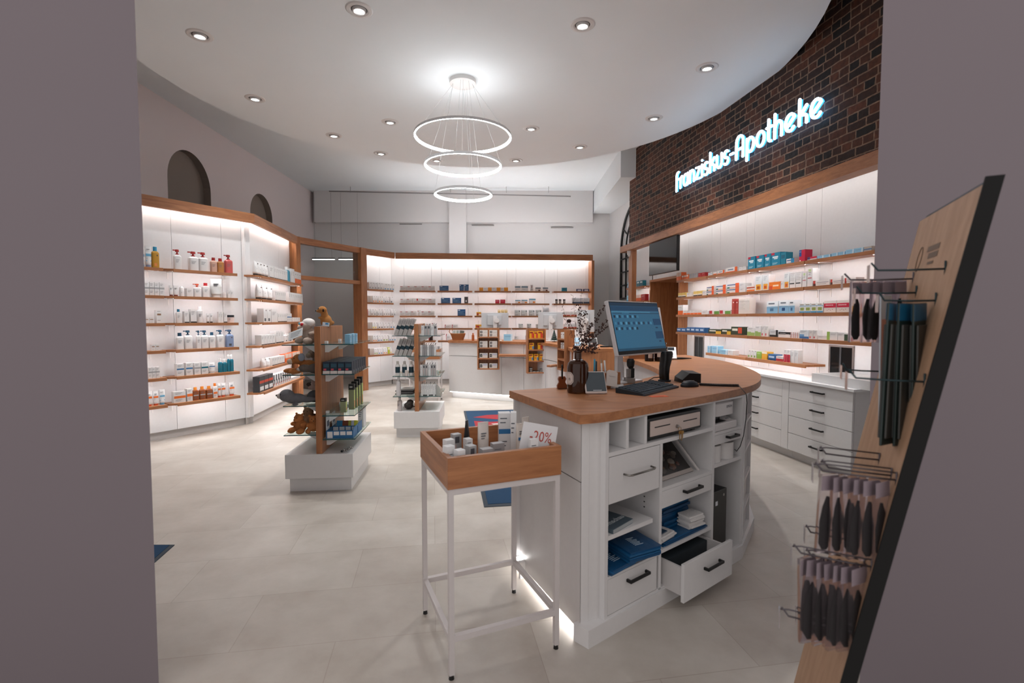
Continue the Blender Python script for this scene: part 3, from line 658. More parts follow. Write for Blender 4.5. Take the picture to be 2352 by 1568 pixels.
for dx, L in ((-.004, .052), (.008, .062), (.016, .045)):
    m = MB(); m.cyl(0, 0, -.001, .001, .010, BR, 10, T=Matrix.Translation((dx, -.008 - dx * .2, -.030)) @ Matrix.Rotation(PI / 2, 4, 'X')); m.box(dx - .003, dx + .003, -.009 - dx * .2, -.007 - dx * .2, -.03 - L * .7, -.036, BR); part('key', m, ks)
# receipt printer
pr = thing('receipt_printer', 'white receipt printer with control pad in the counter cabinet', 'printer', inF(1.066, .125, .8385), F1.rz)
PW = M('#d2cfce', .4)
m = MB(); m.rbox(-.125, .125, -.12, .24, 0, .045, PW, .006); part('base', m, pr)
m = MB(); m.loft([(.088, .118, .12, 5, PW, -.005, .0), (.16, .118, .12, 5, PW, -.005, .0), (.172, .10, .10, 5, PW, -.005, .0)], 24); m.box(-.10, .09, .0, .22, .045, .09, PW); merge(m, text_mesh('EPSON', .021, M('#6b6d72', .5), .0004), Matrix.Translation((.03, -.1208, .138)) @ TXT); part('paper_cover', m, pr, 'rounded cover with grey lettering')
m = MB(); m.box(-.10, .03, -.10, 0, .0455, .048, BLK); m.box(-.10, .03, -.06, -.04, .048, .085, M('#1b1c1e', .3)); part('paper_slot', m, pr)
m = MB(); m.add([(.045, -.11, .046), (.10, -.11, .046), (.10, 0, .082), (.045, 0, .082), (.045, 0, .046), (.10, 0, .046)], [(0, 1, 2, 3), (0, 3, 4), (1, 5, 2), (0, 4, 5, 1)], PW)
for i in range(3):
    for j in range(2): m.box(.055 + j * .02, .065 + j * .02, -.09 + i * .028, -.078 + i * .028, .054 + i * .009, .0565 + i * .009, M('#8b8f95'))
part('control_pad', m, pr)
m = MB(); m.box(.075, .09, -.1165, -.115, .012, .028, M('#2c2f33')); part('power_switch', m, pr)
# paper rolls
for i, (x, y, r) in enumerate(((1.0, .065, .058), (1.137, .07, .066))):
    m = MB(); m.loft([(0, r, r, 2, M('#dcdad8', .6)), (.098, r, r, 2, M('#dcdad8', .6)), (.098, .012, .012, 2, M('#dcdad8', .6))], 28, capt=False); m.loft([(.098, .012, .012, 2, BLK), (.05, .0115, .0115, 2, BLK)], 20, capb=False)
    single('paper_roll', m, ['smaller left white paper roll standing below the printer', 'larger right white paper roll standing below the printer'][i], 'paper roll', inF(x, y, .6525), F1.rz, 'till paper rolls')
# computer tower
pc = thing('computer_tower', 'slim black computer tower standing in the counter cabinet', 'computer', inF(1.017, .18, .0965), F1.rz)
m = MB(); m.rbox(-.078, .08, -.17, .15, 0, .385, M('#0a0b0d', .35), .003); part('case', m, pc)
m = MB(); m.box(-.045, -.022, -.1715, -.170, .30, .325, M('#cfd3d8')); part('sticker', m, pc, 'white sticker')
m = MB(); m.box(.03, .046, -.1715, -.170, .02, .045, M('#2f7fb8')); part('badge', m, pc, 'blue badge')
m = MB(); m.cyl(0, 0, 0, .002, .008, METAL, 12, T=Matrix.Translation((.044, -.17, .35)) @ Matrix.Rotation(PI / 2, 4, 'X')); part('power_button', m, pc)
# leaning pictures in the middle compartment
def pict():
    m = MB(); m.rbox(-.18, .18, 0, .012, 0, .30, M('#1b1513', .22), .002); m.box(-.178, .178, -.006, -.001, 0, .022, M('#a39a94', .25)); rn = random.Random(3)
    for k in range(26): m.ell((rn.uniform(-.13, .13), -.0005, rn.uniform(.05, .24)), (rn.uniform(.012, .035), .0014, rn.uniform(.010, .03)), M(['#3c332c', '#4a2a20', '#5a524a', '#2e221c', '#342c26', '#54341f', '#3a322c', '#615850'][k % 8], .3), n=10, k=4)
    return m
pf = single('picture_panel', pict(), 'dark glossy picture panel leaning back in the middle compartment', 'picture', inF(.635, .06, .6235), rot=(-.80, 0, F1.rz))
m = MB(); m.rbox(-.006, .006, -.0, .012, 0, .26, M('#d7d2cf', .3), .002); single('acrylic_stand', m, 'white slanted stand edge beside the dark picture panel', 'stand', inF(.86, .05, .6235), rot=(-.80, 0, F1.rz))
# booklet on left shelf
bk_ = MB(); bk_.box(-.09, .09, -.13, .13, 0, .022, M('#4d5c66', .4)); bk_.box(-.089, .0895, -.131, -.13, .002, .020, M('#9aa0a2', .5))
merge(bk_, text_mesh('Umschau', .045, M('#c9d0d2', .5), .0004), Matrix.Translation((.0, -.075, .0223))); merge(bk_, text_mesh('Pharma', .022, M('#aeb8bc', .5), .0004), Matrix.Translation((-.02, -.03, .0223)))
single('magazine_stack', bk_, 'stack of grey blue magazines on the left cabinet shelf', 'magazines', inF(.125, .14, .4825), F1.rz + .15)
# blue bags
def bagstack(n, sx, sy, h, seed, txt=True):
    rnd = random.Random(seed); m = MB()
    for k in range(n):
        dx, dy = rnd.uniform(-.008, .008), rnd.uniform(-.01, .01); z = k * h; c = M('#14466f' if k % 2 else '#185582', .32)
        vs = []; N = 8
        for j in range(N + 1):
            for i in range(N + 1): vs.append((-sx + 2 * sx * i / N + dx, -sy + 2 * sy * j / N + dy, z + h + rnd.uniform(0, .0025)))
        vb = [(v[0], v[1], z) for v in vs]; q = (N + 1) ** 2
        fs = [(j * (N + 1) + i, j * (N + 1) + i + 1, (j + 1) * (N + 1) + i + 1, (j + 1) * (N + 1) + i) for j in range(N) for i in range(N)]
        ed = [(i, i + 1) for i in range(N)] + [(N + (N + 1) * j, N + (N + 1) * (j + 1)) for j in range(N)] + [(q - 1 - i, q - 2 - i) for i in range(N)] + [((N + 1) * (N - j), (N + 1) * (N - j - 1)) for j in range(N)]
        m.add(vs + vb, fs + [tuple(q + k2 for k2 in f[::-1]) for f in fs] + [(a, q + a, q + b, b) for a, b in ed], c)
    if txt:
        T = M('#b9cbd8', .5)
        for k in range(7): w_ = rnd.uniform(.03, .07); m.box(-.02, -.02 + w_, -.08 + k * .012, -.077 + k * .012, n * h + .002, n * h + .0032, T)
        m.cyl(0, 0, n * h + .002, n * h + .0034, .016, M('#a53a2c', .5), 16, T=Matrix.Translation((-.03, .06, 0)))
    return m
single('bag_stack', bagstack(6, .10, .14, .008, 1), 'stack of printed blue paper bags overhanging the lowest left drawer', 'bags', inF(.275, .09, .2845 + .035), F1.rz - .18)
single('bag_stack', bagstack(4, .095, .13, .008, 2), 'lower stack of blue bags against left cabinet side', 'bags', inF(.125, .12, .2845), F1.rz + .05)
single('bag_stack', bagstack(3, .20, .16, .006, 3, False), 'wide layer of blue bags covering the middle cabinet shelf', 'bags', inF(.675, .17, .2935), F1.rz)
for dx, z0, lab in ((.0, .3125, 'thick folded blue bag bundle standing behind the white slips'),):
    single('bag_stack', bagstack(9, .13, .085, .013, 4, False), lab, 'bags', inF(.735, .20, z0 + .0025), F1.rz)
sl = bagstack(9, .062, .04, .0078, 5, False); sl.mats = [M('#dad8d6', .6)] * len(sl.mats)
single('paper_stack', sl, 'thick stack of white paper slips on the blue bags', 'paper', inF(.79, .055, .315), F1.rz - .08)
sl = bagstack(5, .07, .05, .006, 6, False); sl.mats = [M('#d4d2d1', .6)] * len(sl.mats)
sl.rbox(-.035, .035, -.025, .025, .031, .037, M('#2b4257', .3), .002)
single('paper_stack', sl, 'low white pad with dark centre on the blue bags', 'paper', inF(.515, .065, .315), F1.rz + .1)
for i, (x, z) in enumerate(((.53, .088),)):
    m = MB(); m.box(-.19, .19, -.0, .25, 0, .12, M('#283036', .5)); single('binder', m, 'dark grey folder lying inside the open bottom drawer', 'folder', inF(.68, .0, .105), F1.rz)

# ================================================================== TRAY TABLE (foreground)
def tray_table(label, tl, cx, cy, rz, sx, sy, ztop, htray, full=True):
    tt = thing('tray_table', label, 'table', (cx, cy, 0), rz); hx, hy = sx / 2, sy / 2; zb = ztop - htray; q = .022; WM = M('#c6c0bf', .45)
    b = q
    m = MB(); m.box(-hx, hx, -hy, -hy + b, zb, ztop, WX); part('tray_side', m, tt); m = MB(); m.box(-hx, hx, hy - b, hy, zb, ztop, WX); part('tray_side', m, tt)
    m = MB(); m.box(-hx, -hx + b, -hy + b, hy - b, zb, ztop, WY); part('tray_side', m, tt); m = MB(); m.box(hx - b, hx, -hy + b, hy - b, zb, ztop, WY); part('tray_side', m, tt)
    m = MB(); m.box(-hx + b, hx - b, -hy + b, hy - b, zb, zb + .012, WX); part('tray_floor', m, tt)
    for sx_ in (-1, 1):
        for sy_ in (-1, 1):
            x0 = sx_ * (hx - q / 2 - .004); y0 = sy_ * (hy - q / 2 - .004); m = MB(); m.box(x0 - q / 2, x0 + q / 2, y0 - q / 2, y0 + q / 2, .02, zb - .001, WM); l = part('leg', m, tt); m = MB(); m.cyl(x0, y0, 0, .02, .012, BLK, 12, .009); part('foot', m, l, 'black levelling foot')
    a, c = hx - q - .004, hy - q - .004
    for z, n in ((zb - .026, 'top_frame'), (.16, 'lower_rail')):
        for s in (-1, 1):
            m = MB(); m.box(-a, a, s * (hy - q / 2 - .004) - q / 2, s * (hy - q / 2 - .004) + q / 2, z, z + .025, WM); part(n, m, tt); m = MB(); m.box(s * (hx - q / 2 - .004) - q / 2, s * (hx - q / 2 - .004) + q / 2, -c, c, z, z + .025, WM); part(n, m, tt)
    return tt
p1, p2, p3, p4 = [at_z(x, y, 0) for x, y in ((973, 1408), (1037, 1560), (1282, 1490), (1180, 1358))]
ctr = (p1 + p2 + p3 + p4) / 4; xd = ((p3 - p2) + (p4 - p1)).normalized(); TR_ = math.atan2(xd.y, xd.x)
TT = tray_table('tall white metal table with orange-brown wooden tray beside counter', 0, ctr.x, ctr.y, TR_, .52, .52, .935, .13)

# ================================================================== PRODUCTS
W1 = '#d9dadb'
def bars(n=3, u0=.12, u1=.7, v=.75, c=DARKT, dv=.1): return [(u0, v - i * dv, u0 + (u1 - u0) * (1 - .18 * (i % 3)), v - i * dv + .028, c) for i in range(n)]
ST = {  # body colour, decorations on the front (u0, v0, u1, v1, colour)
 'w': (W1, bars(3)), 'wg': (W1, bars(2, v=.85) + [(0, .48, 1, .62, '#a2a4a8')] + bars(2, v=.3)),
 'wdk': (W1, bars(3, v=.8) + [(0, 0, 1, .10, '#23262b')]), 'wo': (W1, bars(2, v=.85) + [(0, .38, 1, .6, '#e0702a')] + bars(2, v=.25)),
 'wr': (W1, [(0, 0, .18, 1, '#b5322f')] + bars(2, .3, .8, .6, '#b5322f')), 'wb': (W1, bars(2, v=.86) + [(0, .5, 1, .62, '#2f6fa3')] + bars(2, v=.3)),
 'wbr': (W1, bars(1, v=.9) + [(.1, .6, .8, .74, '#8a6a52')] + bars(1, v=.2)), 'wt': (W1, bars(2, v=.86) + [(0, .48, 1, .62, '#1f6d80')] + bars(2, v=.3)),
 'wcy': (W1, bars(1, v=.9) + [(0, .38, 1, .58, '#6aa9cc')] + bars(1, v=.2) + [(0, 0, 1, .07, '#6aa9cc')]), 
 'beige': ('#b3aba4', []), 'k': (W1, [(.62, .82, .8, .93, '#5a4d4a')] + [(.25, .1, .6, .35, '#8b9297')]), 'ko': (W1, [(.62, .82, .8, .93, '#5a4d4a'), (.2, .08, .65, .3, '#d98a4a')]),
 'kd': (W1, [(.62, .82, .8, .93, '#5a4d4a'), (.2, .08, .65, .3, '#4b5258')]), 'kg': (W1, [(.62, .82, .8, .93, '#5a4d4a'), (.2, .08, .65, .34, '#7fa650')]), 'kb': (W1, [(.62, .82, .8, .93, '#5a4d4a'), (.2, .08, .65, .3, '#5c93bf')]),
 'ky': (W1, [(.62, .82, .8, .93, '#5a4d4a'), (.2, .08, .65, .3, '#d8c04a')]), 'grn': ('#b8bf3f', [(.1, .6, .8, .9, '#e8e8d8')]),
 'red': ('#a3262b', bars(2, c='#d8c0bc')), 'txt': ('#cbcccc', [(.05, .78, .4, .9, '#a03038')] + bars(3, .1, .95, .55, dv=.16) ), 'rdot': ('#cbcccc', [(.42, .5, .58, .9, '#b5323a')] + bars(2, .1, .95, .3)),
 'blue': ('#1b4d7a', [(.08, .8, .32, .9, '#d6dde4')] + bars(4, .08, .9, .62, '#7fa0bd') + [(0, .18, 1, .22, '#7fa0bd')]), 'blk': ('#3a3635', [(.4, .2, .6, .5, '#d8d5d2')]),
 'wred': (W1, [(0, .7, .12, 1, '#b5323a'), (0, 0, .07, .7, '#b5323a')] + bars(2, .2, .8, .55)), 'or': ('#dc941f', bars(1, .2, .8, .8, '#f0c070')), 'yr': ('#e0a92c', [(.1, .2, .5, .7, '#b5323a'), (.5, .1, .95, .45, '#e8e0d0')]),
 'magenta': ('#b3243c', bars(2, .1, .8, .7, '#e6b8c0')), 'bband': (W1, [(0, .68, 1, .92, '#5f7f92')] + bars(2, v=.4)), 'bbo': (W1, [(0, .68, 1, .92, '#5c9cb8'), (.55, .1, .95, .42, '#df8b3c')]), 'bb2': (W1, [(0, .68, 1, .92, '#3b5468'), (.55, .05, .9, .4, '#6d4d48')]),
 'gt': ('#bfc3c3', bars(3, .08, .7, .82, '#60707a', .12) + [(.75, .7, .92, .9, '#60707a'), (.08, .1, .6, .2, '#8b9499')]), 'teal': ('#1d7f98', [(.1, .5, .8, .8, '#126079')]), 'navy': ('#2b3d69', [(.15, .15, .8, .75, '#cfd6e2')]),
 'gd': ('#b9bcc0', [(0, 0, 1, .32, '#4c5a70')] + bars(3, .05, .95, .8, dv=.13)), 'rb': (W1, [(0, 0, 1, .22, '#c8452f')] + bars(2)), 
 'lb': ('#9cc6dd', bars(2, .1, .8, .7, '#3f78a8') + [(0, 0, 1, .25, '#3f8cb8')]), 'tea': ('#1f6f80', [(.1, .6, .8, .85, '#cfe0e4')]), 'green': ('#8fb552', bars(2, .1, .8, .8, '#e4ecd8')), 'ored': ('#d8662d', [(0, .5, 1, 1, '#dcc8bc')] ), 
 'orsw': (W1, [(0, 0, 1, .25, '#d8602a'), (.78, 0, 1, 1, '#d8602a'), (.2, .5, .66, .68, '#4a6488')]), 'orw': ('#dd6a2c', [(.1, .55, .9, .9, '#e6d9d0')]), 'grey': ('#9c9a9c', bars(2)),
 'bigteal': ('#1c83a3', [(0, .82, .35, 1, '#c22e48'), (.15, .6, .75, .72, '#d8e8ee'), (.3, .5, .7, .58, '#d8e8ee'), (.15, .2, .7, .24, '#a8d0dc'), (.15, .12, .6, .16, '#a8d0dc')]), 'wblue': (W1, [(.6, 0, 1, 1, '#2c86b5'), (.08, .55, .6, .75, '#2f5f96'), (0, .1, .7, .25, '#9cc0d8')]),
 'redblue': ('#c22445', [(0, .45, .4, 1, '#27569b'), (.05, .8, .35, .88, '#dde4ee'), (.1, .05, .3, .15, '#f0e0e0')]), 'rband': (W1, [(0, .45, 1, 1, '#c22445'), (0, .3, .3, 1, '#2b5f96')]), 'lbl': ('#8fc3e0', bars(2, .1, .9, .7, '#2c5f98') + [(.8, 0, 1, 1, '#c4dceb')]), 'bgb': ('#b3aba2', [(0, .35, 1, .6, '#5c7ca4')]),
 'yb': ('#dfc26a', [(.0, 0, 1, .25, '#3b3a38'), (0, .25, 1, .45, '#e8e4da')]), 'wave': (W1, [(0, .62, .7, .8, '#3b5488'), (.7, 0, 1, 1, '#dd5c2c'), (0, 0, .2, .3, '#2e6a5c'), (.2, 0, .75, .14, '#e8885a')]), 'ors': ('#e4e0dc', [(0, .55, 1, .8, '#b35038'), (0, .05, 1, .35, '#dd7a3a')]),
 'papaya': ('#d3dadd', bars(3, .15, .7, .85, '#8a98a4', .09) + [(.15, .06, .85, .42, '#e8a83c'), (.3, .12, .7, .3, '#c8502e')]), 'orange': ('#e37a27', [(.35, .4, .85, .62, '#f4d8bc'), (0, 0, .3, .5, '#c84f2a')]), 'reye': ('#dedede', [(0, .0, .14, 1, '#c84a44'), (0, 0, .16, .45, '#3f3532'), (.22, .55, .95, .66, '#8a8c98'), (.22, .3, .8, .36, '#55585e')]), 
 'spray': (W1, [(.2, .82, .7, .97, '#b8cc9c'), (.1, .45, .85, .5, '#b84a52')] + bars(2, .2, .7, .75)), 'wline': (W1, [(0, .25, .8, .32, '#2c2f33')] + bars(5, .1, .85, .9, '#b5b5b5', .1)),
 'ow': (W1, [(0, 0, 1, .42, '#dd6a2c')] + bars(1, v=.75)), 'gr': (W1, [(0, .1, .3, .9, '#b8323c'), (.5, 0, 1, .75, '#5d9440')]), 'rt': ('#a33a32', [(.35, .72, .65, .8, '#e0d0cc'), (.1, .3, .9, .32, '#c86a60')]), 'bigw': ('#d2cdc8', bars(7, .1, .6, .9, '#b8b4b0', .1)),
 'bwv': ('#dbe3e8', [(0, 0, 1, .55, '#7fb2d4'), (0, .45, 1, .58, '#a8cde2'), (.3, .18, .62, .42, '#2f5a94'), (.15, .74, .7, .86, '#66727c')]), 'tree': ('#e0e4e4', [(0, 0, 1, .18, '#4f96bf'), (0, .68, 1, .74, '#4f96bf'), (.15, .24, .85, .56, '#8a9a52'), (.1, .8, .8, .9, '#8a8478')]), 'yel': ('#e3ae3f', [(0, .75, 1, 1, '#e8e4da')]),
 'bl': ('#2a5f96', [(.1, .4, .8, .7, '#b8d0e4'), (0, 0, 1, .2, '#18406e')]), 'dg': ('#33402f', [(.1, .5, .6, .78, '#dcdccc'), (.6, 0, 1, .6, '#d8b03a')]), 'dg2': ('#33402f', [(.1, .5, .6, .78, '#dcdccc'), (.65, .2, 1, .9, '#c8482e')]), 'grass': (W1, bars(2, v=.9) + [(0, 0, 1, .4, '#8fae66'), (0, .4, .5, .48, '#8fae66')]), 
 'bw': ('#c9cfd2', [(0, 0, 1, .3, '#2c2e30'), (.75, 0, 1, 1, '#2c2e30')] + bars(2)), 'bw2': (W1, [(0, .55, 1, 1, '#2a2c2e'), (.1, .65, .6, .78, '#d8d8d8'), (.6, .1, .9, .6, '#e0e0e0')]), 'mtn': ('#d5dde2', [(0, 0, 1, .25, '#3a6ea8'), (0, .25, .5, .5, '#6a9ac4')] + bars(3, .05, .8, .9)), 'num': ('#d3d3d2', bars(3, .1, .8, .85) + [(.1, .08, .4, .3, '#c8505a')]), 'gw': (W1, [(0, 0, .28, 1, '#8fb35a')] + bars(2, .35, .9)), 'dgw': (W1, [(.65, 0, 1, .8, '#3b5240')] + bars(3, .05, .6, .85)), 
 'rw': (W1, [(0, 0, 1, .5, '#b5343c')] + bars(2, v=.85)), 'rtall': (W1, [(0, 0, 1, .62, '#b52c44'), (.3, .1, .42, .55, '#e4b8c0')] + bars(2, v=.9)), 'clear': ('#e2e2e2', []), 'nav': ('#20303f', [(.1, .55, .9, .85, '#2f5262'), (.1, .3, .5, .45, '#c8505a'), (0, 0, 1, .26, '#d8d2ce')]), 
 'brn': ('#3a3c40', [(.0, .55, 1, .72, '#b8402e'), (.1, .1, .9, .35, '#d0d2d4')]), 'stripe': ('#d0d2d4', [(0, .5, .4, 1, '#2b3038'), (.3, .2, .6, .6, '#2b3038'), (.0, .1, .2, .3, '#b8402e')]), 'greyl': ('#a9a9aa', [(.15, .7, .7, .92, '#4f4f54'), (.15, .1, .3, .65, '#c4a8a4')]), 'ycan': ('#e0a521', [(.1, .7, .8, .9, '#8f3028'), (.62, .05, 1, .5, '#5a7ca0'), (.1, .25, .5, .55, '#c8742a')]), 'ycan2': ('#e0a521', [(.1, .7, .8, .9, '#8f3028'), (.5, .05, 1, .7, '#c8442e')]),
 'ring2': ('#d6d3cd', [(.08, .08, .36, .4, '#4a4d50'), (.08, .55, .36, .87, '#4a4d50'), (.14, .16, .30, .32, '#d6d3cd'), (.14, .63, .30, .79, '#d6d3cd')] + bars(2, .45, .92, .66, '#7c8084', .5)), 'ring1': ('#d6d3cd', [(.06, .2, .34, .8, '#33373a'), (.13, .35, .27, .65, '#d6d3cd'), (.42, .55, .95, .9, '#b6b8c8')]),
}
CACHE = {}
def deco(m, st, w_, h, y, yb):
    for u0, v0, u1, v1, c in ST[st][1]:
        m.box(-w_ / 2 + u0 * w_, -w_ / 2 + u1 * w_, y - .0006, yb, v0 * h + .0005, min(v1 * h, h - .0005), M(c, .45))
def mk_box(w_, d, h, st):
    k = ('box', round(w_, 3), round(d, 3), round(h, 3), st)
    if k not in CACHE:
        m = MB(); m.box(-w_ / 2, w_ / 2, -d / 2, d / 2, 0, h, M(ST[st][0], .42)); deco(m, st, w_, h, -d / 2, -d / 2 + .0004)
        CACHE[k] = m.mesh('carton')
    return CACHE[k]
def ccol(c): return M(c, .4)
def bottle(name, label, cat, loc, rz, w_, d, h, col, cap, st='w', kind='bottle', group=None, e=4, rough=.3, liquid=None):
    """bottle / pump bottle / jar / tube as a thing with a body and a cap"""
    k = (kind, round(w_, 3), round(d, 3), round(h, 3), col, cap, st, e)
    if k not in CACHE:
        rx, ry = w_ / 2, d / 2; B = M(col, rough); b = MB(); c = MB(); C = ccol(cap)
        if kind == 'tube':      # cap down, crimped flat top
            b.loft([(h * .12, rx * .8, ry * .9, 2, B), (h * .2, rx * .92, ry, 2.2, B), (h * .6, rx, ry * .75, 2.4, B), (h * .95, rx, ry * .12, 3, B), (h, rx, ry * .1, 3, B)], 20)
            c.loft([(0, rx * .78, ry * .88, 2, C), (h * .12, rx * .78, ry * .88, 2, C)], 18); dy, hh, z0 = -ry * .78, h * .6, h * .28
        elif kind == 'jar':
            b.loft([(0, rx * .95, ry * .95, 2, B), (h * .7, rx, ry, 2, B)], 20); c.loft([(h * .7, rx * 1.02, ry * 1.02, 2, C), (h, rx, ry, 2, C)], 20); dy, hh, z0 = -ry * .93, h * .6, .05 * h
        elif kind == 'deo':
            b.loft([(0, rx, ry, 2.4, B), (h * .6, rx, ry, 2.4, B)], 18); c.loft([(h * .6, rx * .97, ry * .97, 2.4, C), (h * .86, rx * .9, ry * .9, 2.2, C), (h, rx * .4, ry * .4, 2, C)], 18); dy, hh, z0 = -ry * .95, h * .5, .05 * h
        else:
            hb = h * (.74 if kind == 'pump' else .8)
            b.loft([(0, rx * .94, ry * .94, e, B), (h * .02, rx, ry, e, B), (hb * .88, rx, ry, e, B), (hb * .96, rx * .8, ry * .85, 3, B), (hb, rx * .45, ry * .6, 2, B)], 20)
            if kind == 'pump':
                c.loft([(hb, rx * .42, ry * .55, 2, C), (hb + h * .05, rx * .42, ry * .55, 2, C), (hb + h * .06, rx * .2, ry * .3, 2, C), (h * .88, rx * .2, ry * .3, 2, C), (h * .885, rx * .5, ry * .6, 2.5, C), (h, rx * .42, ry * .5, 2.5, C)], 16)
                c.box(-rx * 1.1, -rx * .2, -ry * .16, ry * .16, h * .93, h * .985, C)
            else: c.loft([(hb, rx * .55, ry * .7, 2, C), (h, rx * .52, ry * .66, 2, C)], 18)
            dy, hh, z0 = -ry, hb * .8, hb * .04
        if st: 
            for u0, v0, u1, v1, cc in ST[st][1]: b.box((-.5 + u0) * w_ * .8, (-.5 + u1) * w_ * .8, dy - .0006, dy + d * .12, z0 + v0 * hh, z0 + v1 * hh, M(cc, .45))
        CACHE[k] = (b.mesh('body'), c.mesh('cap'))
    bm2, cm = CACHE[k]; o = thing(name, label, cat, loc, rz, group); part('body', bm2, o); part('pump_head' if kind == 'pump' else 'cap', cm, o); return o

# table rows: (kind, x0, x1, ytop, count, style/colours, description[, stack])
def row(W, z, off, K, items, where, depth=.07, group=None, amin=-9):
    if callable(K) is False and len(K) == 3 and not isinstance(K[0], tuple): Ks = K
    idx = 0; n_all = sum(it[4] * (it[7] if len(it) > 7 else 1) for it in items)
    cnt = 0; last = -9
    for it in items:
        kind, x0, x1, yt, n, st, desc = it[:7]; stack = it[7] if len(it) > 7 else 1; KK = it[8] if len(it) > 8 else K
        px0, px1, py = KK[0] + x0 / KK[2], KK[0] + x1 / KK[2], KK[1] + yt / KK[2]
        a0, zt = W.hit(px0, py, off); a1, zt2 = W.hit(px1, py, off); zt = (W.hit((px0 + px1) / 2, py, off)[1])
        a0 = max(a0, last + .0015, amin)
        H = max(.02, zt - z); wi = (a1 - a0) / n
        for i in range(n):
            wv = min(wi * (.94 if n > 1 else 1) - .0008, .35); ac = a0 + (i + .5) * wi
            for s in range(stack):
                lab = '%s, %s from left on %s' % (desc, ORD[min(cnt, 35)], where); cnt += 1
                if stack > 1: lab = '%s, %s of stack, %s from left on %s' % (desc, ['bottom', 'top'][s], ORD[min(cnt - 1, 35)], where)
                if kind == 'b':
                    d = min(depth, max(.03, wv * 1.2)); me = mk_box(wv, d, H / stack - .0008, st)
                    single('medicine_box', me, lab, 'box', W.P(ac, off - d / 2, z + s * (H / stack)), W.rz, group)
                else:
                    col, cap, sty = st; dd = min(wv * (1 if kind in ('jar', 'round', 'deo') else .7), .08)
                    nm = {'p': 'pump_bottle', 'o': 'bottle', 'round': 'bottle', 't': 'tube', 'jar': 'cream_jar', 'deo': 'roll_on_bottle'}[kind]
                    bottle(nm, lab, {'t': 'tube', 'jar': 'jar'}.get(kind, 'bottle'), W.P(ac, off - dd / 2 - .005, z), W.rz, wv, dd, H, col, cap, sty, {'p': 'pump', 'o': 'bottle', 'round': 'bottle', 't': 'tube', 'jar': 'jar', 'deo': 'deo'}[kind], group, 2 if kind == 'round' else 4)
        last = a1
K1 = (320, 420, 5.2275); K2 = (320, 680, 5.2275); K5 = (820, 560, 6.97); K6 = (1100, 560, 6.97); K7 = (820, 720, 6.97); Ka = (1400, 440, 5.808); Kb = (1700, 540, 6.534); Kc = (1500, 680, 4.356)
RD, BL_, WH, TE = '#9c2420', '#1c4058', '#e2e2e2', '#1b6f86'
def bt(c, cap, s=None): return (c, cap, s)
GA = 'skin care products on the left wall'
